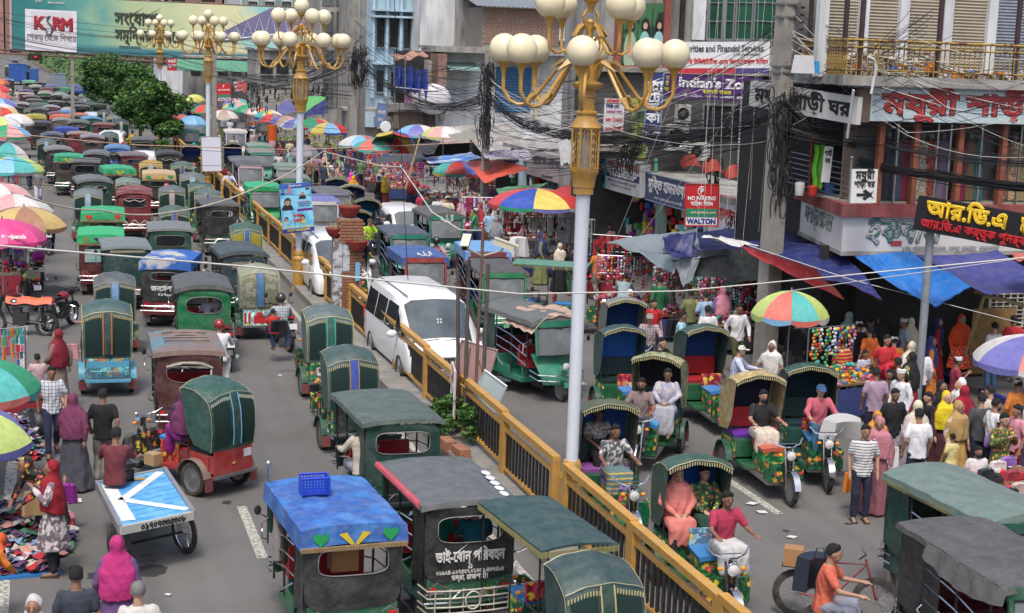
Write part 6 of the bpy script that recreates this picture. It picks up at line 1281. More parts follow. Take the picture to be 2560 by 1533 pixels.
# right carriageway, coming towards the camera
def right_traffic():
 W_=ink((.7,.7,.68));H=180
 def au(px,py,lab,**k):k.setdefault('dy',.95);k.setdefault('z',1.72);k['h']=180+k.get('h',0);k['label']=lab;return auto(px,py,**k)
 r=au(1262,686,'green fronted auto rickshaw with dark grey roof right of the white minivan',roof=(.085,.08,.078),back=BK,body=(.02,.22,.09),h=-4,col={'bench_seat':(.02,.15,.4),'driver_seat':(.02,.15,.4)})
 r=au(1398,806,'green auto rickshaw with a beige cloth thrown over its roof by the big lamp post',roof=(.12,.13,.125),back=DG,body=(.02,.19,.12),h=14,kind='round')
 q=MB().grid(lambda u,v:(-.70+1.4*u,-.35+1.3*v,1.87-.05*abs(u-.5)-.55*max(0,u-.72)*2+.025*sin(u*19+v*5)+.02*sin(v*23)),24,16,.012);q.build('beige_cloth',canvas,r,(.45,.31,.24))
 r=au(1065,648,'red fronted auto rickshaw with blue roof painted with white Arabic calligraphy',roof=(.05,.11,.30),back=BK,body=(.33,.05,.05),kind='tarp',h=-1,skip=('heart_patch','chevron_patch','fringe'))
 ll(r,'الله'[::-1],(0,.72,1.845),-X,Vector((0,-.96,.25)),.34,W_,.42)
 r=au(1024,590,'auto rickshaw with dark blue grey roof, red side piping and a small green lotus',roof=(.075,.085,.12),back=(.012,.06,.045),body=(.02,.22,.15),kind='plain',h=-2);MB().tube([(.2,.93,1.72),(.08,.95,1.69),(0,.95,1.72),(-.08,.95,1.69),(-.2,.93,1.72)],.02,4).build('lotus_emblem',plastic,r,(.05,.4,.25))
 r=au(1116,545,'teal green auto rickshaw with Arabic lettering above its windscreen',roof=(.10,.10,.095),back=DG,body=(.02,.20,.14),h=0,kind='round',col={'bench_seat':(.1,.02,.02)});ll(r,'الله'[::-1],(0,1.03,1.69),-X,Z,.26,W_,.45)
 au(1222,634,'maroon auto rickshaw with sky blue and yellow edged roof behind the cameras',roof=(.16,.34,.62),back=MA,body=(.22,.05,.06),kind='tarp',h=-6,skip=('heart_patch','chevron_patch','fringe'))
 au(838,484,'lilac fronted auto rickshaw with a red, green and white painted brow',roof=(.12,.12,.12),back=BK,body=(.26,.24,.32),h=-2,col={'front_mudguard':(.1,.3,.15)})
 au(806,505,'white fronted auto rickshaw with violet side curtain behind the poster',roof=(.16,.17,.42),back=(.14,.14,.35),body=(.62,.6,.6),h=-3)
 au(664,475,'bright green auto rickshaw with green roof beside the railing',roof=(.03,.38,.16),back=GR,body=(.02,.30,.10),kind='tarp',h=-2,skip=('heart_patch','chevron_patch','fringe'))
 au(627,417,'pale pink fronted auto rickshaw with black roof behind the bright green one',roof=(.08,.08,.085),back=BK,body=(.55,.40,.46),h=-2)
 au(738,452,'auto rickshaw with brown grey roof behind the poster lamp post',roof=(.19,.18,.16),back=GR,body=(.05,.2,.12),h=-4)
 au(725,420,'auto rickshaw with green grey roof and a white shaded windscreen',roof=(.19,.25,.20),back=GR,body=(.3,.36,.35),h=-4)
 au(655,383,'auto rickshaw with sun bleached grey roof and green front',roof=(.22,.22,.21),back=GR,body=(.08,.3,.22),h=-3);au(650,368,'auto rickshaw with pale green roof near the capped men',roof=(.20,.27,.23),back=GR,body=(.08,.3,.22),h=-3)
 au(475,325,'auto rickshaw with white and green front beside the farthest lamp post',roof=(.17,.17,.17),back=DG,body=(.05,.30,.22),h=-2);au(492,308,'green auto rickshaw right behind the white and green fronted one',roof=(.14,.17,.16),back=DG,body=(.05,.24,.17),h=-3)
 au(612,405,'auto rickshaw with brown roof right of the blank board',roof=(.15,.15,.16),back=DG,body=(.25,.3,.3),h=-3)
 au(590,332,'auto rickshaw with white brow and red side in the far right lane',roof=(.6,.55,.5),back=(.4,.03,.03),body=(.62,.62,.66),h=-4)
 def rp(x,y,h,lab,hood,col={},mats={},body=(.01,.10,.04)):return RICK(False,False).place('cycle_rickshaw',lab,'rickshaw',(x,y,0),radians(h),RG,{'hood':hood,'body':body,**col},mats=mats)
 def ri(px,py,lab,**k):k.setdefault('dy',-.24);k.setdefault('z',1.86);k['h']=180+k.get('h',0);k['label']=lab;k['py']=py;return rick(px,**k)
 bd=dict
 ri(895,532,'large dark hooded rickshaw with blue inside and a driver in lime green',hood=(.03,.05,.05),h=-5,col={'hood_lining':(.01,.06,.12)});ri(918,500,'dark hooded rickshaw with blue lining and a driver in grey',hood=(.035,.06,.06),h=-6,col={'hood_lining':(.01,.09,.16)})
 ri(843,447,'grey hooded rickshaw among the people left of the white car',hood=(.09,.11,.11),h=-8);ri(880,468,'rickshaw with beaded khaki hood in front of the market crowd',hood=(.20,.20,.16),h=-10);ri(880,600,'rickshaw with black hood behind the brick pillar and the motorcyclist',hood=(.04,.045,.05),h=-4)
 ri(583,362,'dark green rickshaw with black arched hood right of the blank board',hood=(.04,.07,.065),h=-4);ri(478,364,'rickshaw with black arched hood and a driver in a teal cap',hood=(.05,.065,.06),h=-2);ri(606,322,'navy hooded rickshaw in the far right lane',hood=(.03,.05,.08),h=-5);ri(483,276,'far rickshaw with dark blue hood by the pavement',hood=(.04,.05,.06),h=-2);ri(482,264,'farthest rickshaw with bright blue hood on the right lane',hood=(.05,.16,.3),h=-2)
 fl=dict(body=(.01,.10,.04))
 ri(1380,660,'flat roofed rickshaw with glossy pale green canopy behind the beige cloth',hood=(.10,.24,.18),flat=True,h=62,dy=0,z=1.82,col={'seat_cushion':(.02,.1,.25),'backrest':(.02,.08,.2)})
 rp(8.68,23.0,174,'floral green rickshaw with scalloped hood partly behind the big lamp post',(.10,.12,.07),col={'seat_cushion':(.3,.1,.35),'driver_seat':(.3,.2,.5),'driver_backrest':(.12,.03,.3),'front_shield':(.01,.12,.06)})
 rp(8.75,19.5,174,'floral rickshaw with blue lined hood carrying two women',(.04,.09,.07),col={'hood_lining':(.02,.10,.42),'driver_backrest':(.1,.2,.3)})
 rp(10.85,26.75,148,'floral rickshaw with cream patterned hood and a woman seated inside',(.34,.33,.20),col={'seat_cushion':(.05,.25,.5),'driver_seat':(.05,.3,.6),'hood_lining':(.02,.02,.03)},mats={'hood':mat('leafy_hood',objc=True,rough=.6,kind='blotch',col2=(.12,.17,.06),amt=9)})
 rp(12.2,24.8,175,'floral rickshaw with golden leaf pattern hood and purple seat',(.42,.30,.12),col={'seat_cushion':(.15,.04,.35),'backrest':(.4,.03,.04),'driver_seat':(.45,.1,.06),'driver_backrest':(.35,.02,.03),'hood_lining':(.015,.02,.05)},mats={'hood':mat('golden_leaf_hood',objc=True,rough=.6,kind='blotch',col2=(.5,.42,.25),amt=9)})
 rp(13.5,25.4,165,'dark green rickshaw with plain deep green hood and a driver in a blue cap',(.02,.07,.055),col={'hood_lining':(.01,.03,.05),'body':(.01,.07,.06),'driver_box':(.01,.06,.05)},body=(.01,.07,.06))
 ri(1563,828,'rickshaw with tall bright blue lined hood by the big lamp post',hood=(.03,.07,.07),h=-6,dy=-.24,z=1.88,col={'hood_lining':(.03,.14,.5),'seat_cushion':(.015,.03,.03)},**fl)
 ri(1568,752,'rickshaw with draped grey hood behind the blue lined one',hood=(.20,.20,.19),h=-8,dy=-.24,z=1.88,col={'hood_lining':(.015,.05,.2)})
 ri(1770,832,'rickshaw with dark green hood and red seats beside the toy stall',hood=(.03,.075,.065),h=-4,dy=-.24,z=1.85,col={'seat_cushion':(.35,.02,.03),'backrest':(.3,.015,.02),'hood_lining':(.02,.06,.22)},**fl)
 r=AUTO('round','none').place('auto_rickshaw','dark green auto rickshaw with long grey-green fringed canopy at the lower right','auto rickshaw',Vector((12.1,17.75,0)),radians(182),AG,{'roof':(.14,.20,.18),'rear_curtain':(.01,.05,.04),'body':(.01,.06,.05),'front_cowl':(.01,.08,.06)},scale=(1.,1.1,1.0))
 g=MB();[g.box((-.67,-1.3+i*2.2/60,1.66),(.012,.014,.07))for i in range(61)];[g.box((.67,-1.3+i*2.2/60,1.66),(.012,.014,.07))for i in range(61)];g.build('fringe',mat('olive_fringe'),r,smooth=False)
 r=AUTO('plain','none').place('auto_rickshaw','black tarpaulin auto rickshaw with a torn roof in the lower right corner','auto rickshaw',Vector((10.95,15.5,0)),radians(178),AG,{'roof':(.085,.085,.085),'rear_curtain':(.035,.036,.038),'body':(.02,.02,.02),'front_cowl':(.02,.1,.06)},scale=(1.,1.1,1.))
 MB().grid(lambda u,v:(.69+.05*v+.02*sin(u*30),-.6+1.6*u,1.76-.30*v*(.6+.4*sin(pi*u))),16,4,.01).build('side_flap',canvas,r,(.13,.13,.13));MB().grid(lambda u,v:(.61,-1.3+.9*u,.75+1.0*v),4,4,.01).build('side_curtain',canvas,r,(.03,.03,.033))
right_traffic()
def red_rickshaw():
 a,b=at(468,1243),at(605,1208);m=(a+b)/2;u=(b-a).normalized();h=atan2(u.y,u.x);
 r=RICK().place('cycle_rickshaw','red bodied rickshaw with fringed dark green hood carrying a woman in purple','rickshaw',m+Vector((-sin(h),cos(h),0))*.55,h+radians(2),RG,{'hood':(.03,.09,.075),'body':(.30,.025,.03),'rear_painted_panel':(.32,.03,.03),'side_painted_panel':(.3,.03,.03),'wheel_arch':(.2,.15,.12),'hanging_strip':(.01,.05,.045),'strip_edge':(.12,.32,.5),'fringe':(.5,.5,.42),'driver_box':(.25,.03,.03),'front_shield':(.02,.02,.02)},mats={'rear_painted_panel':paint,'side_painted_panel':paint})
 MB().box((0,-.99,.56),(.06,.01,.03)).build('plate',plastic,r,(.5,.4,.1),smooth=False);MB().quad((.22,-.984,.62),(.40,-.984,.62),(.40,-.984,.76),(.22,-.984,.76)).build('sticker',plastic,r,(.6,.6,.65));MB().box((-.42,.55,.42),(.2,.25,.2)).build('paper_sack',plastic,r,(.4,.28,.15))
 c=[at(242,1207,.78),at(411,1173,.78),at(483,1282,.78),at(300,1320,.78)];o=sum(c,Vector())/4;t=thing('flat_cart','flat tricycle cart with bright blue deck and a white letter K','cart',(o.x,o.y,0))
 k=[q-Vector((o.x,o.y,0))for q in c];fd=(k[0]-k[3]).normalized();rt=(k[2]-k[3]).normalized();wd,ln=(k[2]-k[3]).length,(k[0]-k[3]).length
 P=lambda a,e,z=0:k[3]+(k[2]-k[3])*a+(k[0]-k[3])*e+(k[1]-k[0]-k[2]+k[3])*a*e+Z*z
 for i in range(11):e0,e1=i/11+.004,(i+1)/11-.004;MB().add([P(0,e0),P(1,e0),P(1,e1),P(0,e1),P(0,e0,-.03),P(1,e0,-.03),P(1,e1,-.03),P(0,e1,-.03)],[(0,1,2,3),(7,6,5,4),(4,5,1,0),(5,6,2,1),(6,7,3,2),(7,4,0,3)]).build('deck_board',mat('blue_deck',(.10,.36,.68),.55,kind='blotch',col2=(.16,.44,.74),amt=4,var=.12,scale=6),t,smooth=False)
 wm=mat('white_deck_paint',(.70,.72,.70),.6,var=.12)
 st=lambda a,b_,w:MB().quad(*[p+Z*.006 for p in(P(*a)-(P(*b_)-P(*a)).cross(Z).normalized()*w,P(*b_)-(P(*b_)-P(*a)).cross(Z).normalized()*w,P(*b_)+(P(*b_)-P(*a)).cross(Z).normalized()*w,P(*a)+(P(*b_)-P(*a)).cross(Z).normalized()*w)])
 st((.15,.10),(.13,.90),.10).build('letter_stroke',wm,t,smooth=False);st((.2,.52),(.92,.95),.07).build('letter_stroke',wm,t,smooth=False);st((.25,.50),(.96,.08),.08).build('letter_stroke',wm,t,smooth=False)
 for a,b_,col in((P(0,0,0),P(1,0,0),(.45,.45,.43)),(P(0,0,.02),P(0,1,.02),(.22,.22,.25)),(P(1,0,.02),P(1,1,.02),(.22,.22,.25)),(P(0,1,0),P(1,1,0),(.3,.3,.3))):
  u_=(b_-a).normalized();n_=u_.cross(Z)*.03;m_=MB();m_.add([a+n_-Z*.10,b_+n_-Z*.10,b_-n_-Z*.10,a-n_-Z*.10,a+n_+Z*.02,b_+n_+Z*.02,b_-n_+Z*.02,a-n_+Z*.02],[(3,2,1,0),(4,5,6,7),(0,1,5,4),(1,2,6,5),(2,3,7,6),(3,0,4,7)]);m_.build('edge_board',paint,t,col,smooth=False)
 tx=lettering(t,'০১৭০৭৩৩৫৩০৮',P(.58,0,-.045)-fd*.036,rt,Z,.13,ink(BLACK),wd*.62,fat=.05)
 ty,rm=wheel_parts(.34,.045,18)
 for a in(.06,.97):p=P(a,.22);w_=link('wheel',ty,t,(p.x,p.y,.34),atan2(rt.y,rt.x));link('rim',rm,w_)
 p=P(.5,1)+fd*.85;w_=link('wheel',ty,t,(p.x,p.y,.34),atan2(rt.y,rt.x));link('rim',rm,w_)
 p0=P(.5,.2);MB().tube([(p0.x,p0.y,.5),(p.x,p.y,.62),(p.x,p.y,.95)],.025,6).tube([(p.x,p.y,.62),(p.x,p.y,.34)],.02,6).tube([p+Z*(.98-p.z)-rt*.28-fd*.1,p+Z*(1.0-p.z),p+Z*(.98-p.z)+rt*.28-fd*.1],.014,6).box((p.x-fd.x*.45,p.y-fd.y*.45,.86),(.16,.24,.07),atan2(rt.y,rt.x)).build('cycle_frame',blackm,t)
 MB().tube([P(.05,.22,-.44),P(.97,.22,-.44)],.02,6).build('axle',blackm,t)
 n_=WB(MB().box(Vector((o.x,o.y,0))+P(.52,.90,.012),(.3,.13,.01),.1),'envelope',plastic,None,(.55,.38,.12));tag(n_,'yellow paper envelope lying on the blue cart deck','envelope')
red_rickshaw()
# motorcycles and the bicycle
def moto_kit():
 k=Kit();ty,rm=wheel_parts(.30,.10,10)
 for y in(-.62,.66):w_=k.add('wheel',ty,None,off=(0,y,.30));k.add('rim',rm,None,parent=w_)
 k.add('fuel_tank',MB().grid(lambda u,v:(.13*sin(pi*u)*(1-.3*v)*(1 if u<2 else 1)*cos(2*pi*v)if False else.15*cos(2*pi*u)*(sin(pi*(.12+.8*v))**.6),-.02+.42*v,.84+.11*sin(2*pi*u)*(sin(pi*(.12+.8*v))**.6)),12,8),mat('car_paint'),(.2,.01,.02))
 k.add('saddle',MB().box((0,-.32,.82),(.24,.62,.09),top=.85),mat('black_vinyl',(.02,.02,.022),.5))
 k.add('tail_unit',MB().add([(-.09,-.3,.72),(.09,-.3,.72),(.05,-.78,.90),(-.05,-.78,.90),(-.11,-.3,.80),(.11,-.3,.80),(.06,-.78,.96),(-.06,-.78,.96)],[(0,1,2,3),(7,6,5,4),(0,4,5,1),(1,5,6,2),(2,6,7,3),(3,7,4,0)]),mat('car_paint'),(.2,.01,.02))
 k.add('engine',MB().box((0,.02,.42),(.24,.36,.3)).lathe([(.11,-.16),(.11,.16)],(0,-.05,.36),12,'X').box((0,.1,.62),(.18,.2,.14)),mat('engine_metal',(.07,.07,.075),.5,.6),smooth=False)
 b=MB().tube([(0,.45,.95),(0,.3,.6),(0,.1,.26),(0,-.3,.3)],.025,6);[b.tube([(s*.08,.46,.98),(s*.08,.66,.30)],.022,6)for s in(-1,1)];[b.tube([(s*.08,-.1,.38),(s*.08,-.62,.30)],.02,5)for s in(-1,1)];[b.tube([(s*.09,-.5,.72),(s*.09,-.6,.34)],.028,6)for s in(-1,1)]
 k.add('frame',b,blackm);k.add('handlebar',MB().tube([(-.36,.30,1.06),(-.2,.42,1.04),(0,.46,1.0),(.2,.42,1.04),(.36,.30,1.06)],.015,6),blackm)
 k.add('headlight',MB().lathe([(.04,0),(.10,.04),(.11,.12),(.10,.14)],(0,.52,.90),14,'Y'),blackm);k.add('headlight_glass',MB().lathe([(.10,.66),(.05,.675),(.01,.68)],(0,0,.90),12,'Y'),lampglass)
 for s in(-1,1):k.add('mirror',MB().tube([(s*.24,.40,1.05),(s*.30,.42,1.22)],.007,4).ell((s*.32,.42,1.26),(.055,.015,.06),10,6),blackm)
 k.add('tail_light',MB().box((0,-.80,.90),(.12,.04,.06)),redlens,smooth=False);k.add('number_plate',MB().box((0,-.90,.68),(.20,.012,.14),tilt=(-.3,'X')),plastic,(.6,.6,.6),smooth=False)
 k.add('mudguard',MB().grid(lambda u,v:((v-.5)*.12,.66+.34*cos(pi*(.1+.65*u)),.30+.34*sin(pi*(.1+.65*u))),8,2,.01).add([(-.05,-.72,.78),(.05,-.72,.78),(.06,-.98,.45),(-.06,-.98,.45)],[(0,1,2,3)]),blackm)
 k.add('exhaust',MB().tube([(.13,.1,.3),(.15,-.2,.27),(.17,-.75,.38)],[.02,.03,.045],8),chrome)
 k.add('crash_guard',MB().tube([(.0,.3,.62),(.26,.32,.55),(.28,.3,.38),(0,.2,.26),(-.28,.3,.38),(-.26,.32,.55)],.012,5,closed=True),chrome)
 return k
MK=moto_kit()
def moto(px,py,h,label,col=(.2,.01,.02),z=0,skip=()):
 p=at(px,py,z);p.z=0;return MK.place('motorcycle',label,'motorcycle',p,radians(h),'motorcycles',{'fuel_tank':col,'tail_unit':col},skip=skip)
moto(150,822,-28,'red and black motorcycle parked askew behind the woman in the maroon veil');r=moto(55,838,76,'black motorcycle with an orange plastic cover over its saddle at the left edge',(.02,.02,.02))
MB().grid(lambda u,v:(-.16+.32*u,-.78+1.15*v,.98-.16*abs(2*u-1)**2+.02*sin(v*14)),8,12,.008).build('orange_cover',canvas,r,(.6,.12,.05))
r=moto(92,720,10,'motorcycle with a magenta bundle on the saddle beside the cloth stall',(.03,.03,.035));MB().ell((0,-.35,1.0),(.2,.25,.16)).build('magenta_bundle',cloth,r,(.4,.03,.3))
r=moto(75,768,14,'motorcycle with lime green tail behind the cloth stall',(.25,.45,.02),skip=('mirror',));MB().box((0,-.45,.98),(.3,.34,.2)).build('canvas_bag',canvas,r,(.3,.26,.22))
moto(706,868,8,'motorcycle ridden by a man with a black shoulder bag and a pillion passenger',(.02,.02,.03));moto(568,915,-2,'motorcycle with glowing red tail light ridden by the man in white',(.1,.01,.01));moto(884,715,180+4,'black motorcycle facing the camera right behind the brick pillar',(.02,.02,.025));moto(1090,650,176,'motorcycle ridden by the man in the pink shirt and dark helmet',(.02,.02,.05))
moto(1470,700,70,'blue and black motorcycle parked side on behind the big lamp post',(.02,.06,.25));moto(585,470,180,'motorcycle of the masked rider by the far railing',(.03,.02,.02));moto(545,372,180,'motorcycle behind the blank white board',(.03,.03,.03));moto(485,388,180,'motorcycle with red tank ridden by the man in the teal cap',(.3,.02,.02));moto(862,418,150,'dark motorcycle parked among the shoppers beyond the pillar',(.02,.02,.02));moto(100,630,20,'red motorcycle mostly hidden under the pink umbrella',(.3,.02,.02))
def bicycle():
 p=at(2085,1552);h=radians(240);t=thing('bicycle','bicycle ridden by the man with the backpack at the bottom edge','bicycle',(p.x,p.y,0),h)
 ty,rm=wheel_parts(.34,.04,20)
 for y in(-.52,.54):w_=link('wheel',ty,t,(0,y,.34));link('rim',rm,w_)
 MB().tube([(0,-.52,.34),(0,-.12,.82),(0,.38,.84),(0,-.08,.3),(0,-.52,.34)],.016,6).tube([(0,-.08,.3),(0,-.12,.82)],.016,6).tube([(0,.36,.92),(0,.54,.34)],.016,6).build('frame',paint,t,(.25,.02,.03))
 MB().tube([(-.28,.28,1.0),(0,.36,.98),(.28,.28,1.0)],.014,6).build('handlebar',chrome,t);MB().box((0,-.16,.90),(.16,.26,.07),top=.8).build('saddle',blackm,t);MB().box((0,-.55,.72),(.14,.4,.02)).build('carrier',blackm,t,smooth=False)
 MB().box((.0,-.60,.86),(.24,.26,.24)).build('cardboard_box',plastic,t,(.36,.19,.09),smooth=False)
bicycle()
import numpy as np
# people
def bake(jobs):
 "voxel-fuse each raw figure into one continuous skin"
 obs=[]
 for nm,mb,m,vox in jobs:
  o=bpy.data.objects.new(nm,mb.mesh(nm,m,False));C.objects.link(o)
  r=o.modifiers.new('r','REMESH');r.mode='VOXEL';r.voxel_size=vox
  s=o.modifiers.new('s','SMOOTH');s.factor=.6;s.iterations=4;obs.append(o)
 dg=bpy.context.evaluated_depsgraph_get();out={}
 for(nm,mb,m,vox),o in zip(jobs,obs):
  me=bpy.data.meshes.new_from_object(o.evaluated_get(dg));me.name=nm;me.materials.clear();me.materials.append(m)
  if m is cloth:
   n=len(me.vertices);co=np.empty(n*3,'f');no=np.empty(n*3,'f');me.vertices.foreach_get('co',co);me.vertex_normals.foreach_get('vector',no);co=co.reshape(-1,3);no=no.reshape(-1,3);x,y,z=co.T
   co+=no*(.0045*np.sin(46*x+9*z+30*y+3*np.sin(6*z+5*y))+.0035*np.sin(19*z-25*x+2*np.sin(9*x)))[:,None];me.vertices.foreach_set('co',co.ravel());me.update()
  me.shade_smooth();out[nm]=me
 for o in obs:bpy.data.objects.remove(o)
 return out
def V(*a):return Vector(a)
def pose(hipz=.92,lean=0.,El=None,Wr=None,Kn=None,An=None,El2=None,Wr2=None,Kn2=None,An2=None):
 P=V(0,0,hipz);up=V(0,sin(lean),cos(lean));N=P+up*.50;m=lambda v:V(-v[0],v[1],v[2])if v is not None else None
 s=lambda x:P+up*.45+V(x,0,0)
 d=dict(P=P,up=up,N=N,H=N+up*.135+V(0,.03,.015),Sh=[s(.165),s(-.165)])
 El=El or V(.24,-.02,1.12);Wr=Wr or V(.235,.08,.87);Kn=Kn or V(.10,.03,.50);An=An or V(.10,-.01,.09)
 d['El']=[El,El2 or m(El)];d['Wr']=[Wr,Wr2 or m(Wr)];d['Kn']=[Kn,Kn2 or m(Kn)];d['An']=[An,An2 or m(An)];return d
PZ=dict(stand=pose(),walk=pose(Kn=V(.09,.16,.52),An=V(.09,.24,.12),Kn2=V(-.09,.02,.50),An2=V(-.09,-.26,.16),El=V(.25,-.10,1.14),Wr=V(.23,-.10,.90),El2=V(-.25,.04,1.13),Wr2=V(-.22,.20,.93)),hand=pose(El=V(.25,.05,1.14),Wr=V(.06,.26,1.30)),bend=pose(lean=.75,hipz=.90,El=V(.24,.42,1.0),Wr=V(.14,.58,.84)),drive=pose(.86,.10,El=V(.27,.20,1.10),Wr=V(.28,.44,1.08),Kn=V(.15,.38,.84),An=V(.14,.44,.42)),moto=pose(.90,.16,El=V(.29,.30,1.12),Wr=V(.31,.56,1.06),Kn=V(.20,.32,.80),An=V(.17,.10,.38)),sit=pose(.88,.03,El=V(.24,.08,1.14),Wr=V(.08,.30,1.02),Kn=V(.12,.40,.90),An=V(.12,.46,.48)))
def limb(b,pts,rs,n=9):
 P=[];R_=[]
 for i in range(len(pts)-1):
  for k in range(4):t=k/4;P.append(Vector(pts[i]).lerp(Vector(pts[i+1]),t));R_.append(rs[i]*(1-t)+rs[i+1]*t)
 P.append(Vector(pts[-1]));R_.append(rs[-1]);b.tube(P,R_,n);b.ell(P[0],R_[0],8,6);b.ell(P[-1],R_[-1],8,6);return b
def torso(b,d,k=1.,hem=0.):
 P,up=d['P'],d['up'];f=up.cross(V(1,0,0))*-1;rows=[(-.10-hem,.165,.115),(0,.16,.112),(.12,.145,.105),(.28,.165,.118),(.38,.185,.110),(.445,.165,.085),(.49,.075,.065)]
 n=18;vs=[]
 for z,rx,ry in rows:vs+=[P+up*z+V(1,0,0)*(rx*k*cos(2*pi*i/n))+f*(ry*k*sin(2*pi*i/n))for i in range(n)]
 b.add(vs,[(j*n+i,j*n+(i+1)%n,(j+1)*n+(i+1)%n,(j+1)*n+i)for j in range(len(rows)-1)for i in range(n)]+[tuple(range(n))[::-1],tuple((len(rows)-1)*n+i for i in range(n))]);return b
def people_parts():
 jobs=[]
 for nm,d in PZ.items():
  b=MB();torso(b,d,.88);H=d['H']
  limb(b,[d['N']-d['up']*.05,d['N']+d['up']*.07],[.06,.052]);b.ell(H,(.075,.092,.10),14,10);b.ell(H+V(0,.022,-.055),(.058,.068,.062),12,8);b.ell(H+V(0,.098,-.015),(.012,.02,.026),8,6)
  for s in(-1,1):b.ell(H+V(s*.076,-.005,-.01),(.012,.02,.03),6,6)
  for i,s in((0,1),(1,-1)):
   limb(b,[d['Sh'][i],d['El'][i],d['Wr'][i]],[.048,.038,.025]);u=(d['Wr'][i]-d['El'][i]).normalized();w=d['Wr'][i];q=u.orthogonal().normalized()if abs(u.z)>.8 else u.cross(Z).normalized()
   limb(b,[w,w+u*.075],[.028,.032],7)
   for j in range(4):a=w+u*.07+q*(.027-.018*j);limb(b,[a,a+u*(.045-.006*abs(j-1)),a+u*(.07-.006*abs(j-1))-q.cross(u)*.012],[.011,.010,.009],6)
   limb(b,[w+u*.02+q*.025,w+u*.06+q*.055],[.013,.010],6)
   limb(b,[d['P']+V(s*.085,0,-.02),d['Kn'][i],d['An'][i]],[.085,.055,.036]);limb(b,[d['An'][i]+V(0,-.03,-.04),d['An'][i]+V(s*.01,.14,-.06)],[.036,.033])
  jobs.append(('body_'+nm,b,skin,.010))
  for kind in('tee','long'):
   b=MB();torso(b,d,1.08,.02)
   for i in(0,1):
    e=d['El'][i]if kind=='long' else d['Sh'][i].lerp(d['El'][i],.72);pts=[d['Sh'][i]-V(0,0,.01),e]+([d['Wr'][i]-(d['Wr'][i]-d['El'][i])*.08]if kind=='long' else[])
    limb(b,pts,[.066,.058]+([.042]if kind=='long' else[]))
   jobs.append((kind+'_'+nm,b,cloth,.015))
  b=MB();b.ell(d['P']+V(0,0,-.02),(.155,.118,.12),14,8)
  for i,s in((0,1),(1,-1)):limb(b,[d['P']+V(s*.085,0,-.04),d['Kn'][i],d['An'][i]+V(0,0,.03)],[.098,.075,.060])
  jobs.append(('pants_'+nm,b,cloth,.015))
  for kind,wd,end in(('gown',1.,.03),('lungi',.72,.22),('kameez',.8,.42)):
   b=MB()
   if nm in('stand','walk','hand','bend'):
    P=d['P'];zt=P.z+.06;n=30;rows=9;vs=[]
    for j in range(rows):
     t=j/(rows-1);z=zt+(end-zt)*t;rx=(.165+.15*wd*t**.8);ry=(.12+.155*wd*t**.8);vs+=[V(rx*cos(2*pi*i/n)*(1+.10*t*sin(i*2*pi*7/n+j*.2)),ry*sin(2*pi*i/n)*(1+.10*t*sin(i*2*pi*7/n+1))+(.05*sin(t*2)if nm=='walk' else 0),z)for i in range(n)]
    b.add(vs,[(j*n+i,j*n+(i+1)%n,(j+1)*n+(i+1)%n,(j+1)*n+i)for j in range(rows-1)for i in range(n)]+[tuple(range(n))[::-1],tuple((rows-1)*n+i for i in range(n))])
   else:
    K=(d['Kn'][0]+d['Kn'][1])/2;A=(d['An'][0]+d['An'][1])/2;w=d['Kn'][0].x
    for x in(-1,-.4,.4,1):limb(b,[d['P']+V(x*.09,0,-.03),K+V(x*w,0,0),A+V(x*w*1.1,-.02,.02 if kind=='gown' else.14)],[.12,.10,.085 if wd>.9 else.06])
   jobs.append((kind+'_'+nm,b,cloth,.018))
  b=MB();b.ell(H+V(0,-.040,.016),(.098,.095,.122),14,10);up=d['up']
  n=22;rows=[(.02,.085,.075,-.045),(-.08,.100,.085,-.035),(-.17,.20,.14,-.01),(-.27,.235,.165,-.025),(-.42,.245,.18,-.03),(-.58,.235,.18,-.03)];vs=[]
  for k_,(z,rx,ry,oy)in enumerate(rows):vs+=[H+up*z+V(rx*cos(2*pi*i/n)*(1+.05*k_/5*sin(i*2.0)),oy+ry*sin(2*pi*i/n)*(1+.06*k_/5*sin(i*1.7+1)),-.05*max(0,-sin(2*pi*i/n))*k_/3)for i in range(n)]
  b.add(vs,[((j+1)*n+i,(j+1)*n+(i+1)%n,j*n+(i+1)%n,j*n+i)for j in range(len(rows)-1)for i in range(n)]+[tuple(range(n)),tuple((len(rows)-1)*n+i for i in range(n))[::-1]])
  jobs.append(('veil_'+nm,b,cloth,.013))
 out=bake(jobs)
 hr=MB().grid(lambda u,v:V(.082*cos(2*pi*u)*sin(pi*.62*v+.001),-.012+.098*sin(2*pi*u)*sin(pi*.62*v+.001)*(1.0 if sin(2*pi*u)<0 else.93),.018+.102*cos(pi*.62*v)+(.045 if sin(2*pi*u)>.2 and v>.6 else 0)+.006*sin(u*37+v*21)+.003*sin(u*80)*sin(v*30)),20,9)
 out['hair']=hr.mesh('hair',hairm)
 cap=MB().lathe([(.001,.112),(.05,.105),(.085,.07),(.094,.03),(.092,.015)],n=18,cap=False);out['topi']=MB().lathe([(.001,.108),(.07,.105),(.088,.095),(.092,.03)],n=18,cap=False).mesh('prayer_cap',cloth)
 cap.add([(-.07,.06,.03),(.07,.06,.03),(.06,.17,.015),(0,.185,.02),(-.06,.17,.015)],[(0,1,2,3,4)]);out['cap']=cap.mesh('cap',cloth)
 out['helmet']=MB().ell((0,-.005,.02),(.118,.135,.135),18,12).mesh('helmet',mat('car_paint'));out['visor']=MB().grid(lambda u,v:(.122*sin((u-.5)*2),.137*cos((u-.5)*2),-.035+.07*v),8,2).mesh('visor',dglass)
 out['eye']=MB().ell((0,0,0),(.011,.006,.006),8,5).mesh('eye',mat('eye_dark',(.02,.015,.012),.3));out['brow']=MB().box((0,0,0),(.03,.006,.006)).mesh('eyebrow',hairm,False)
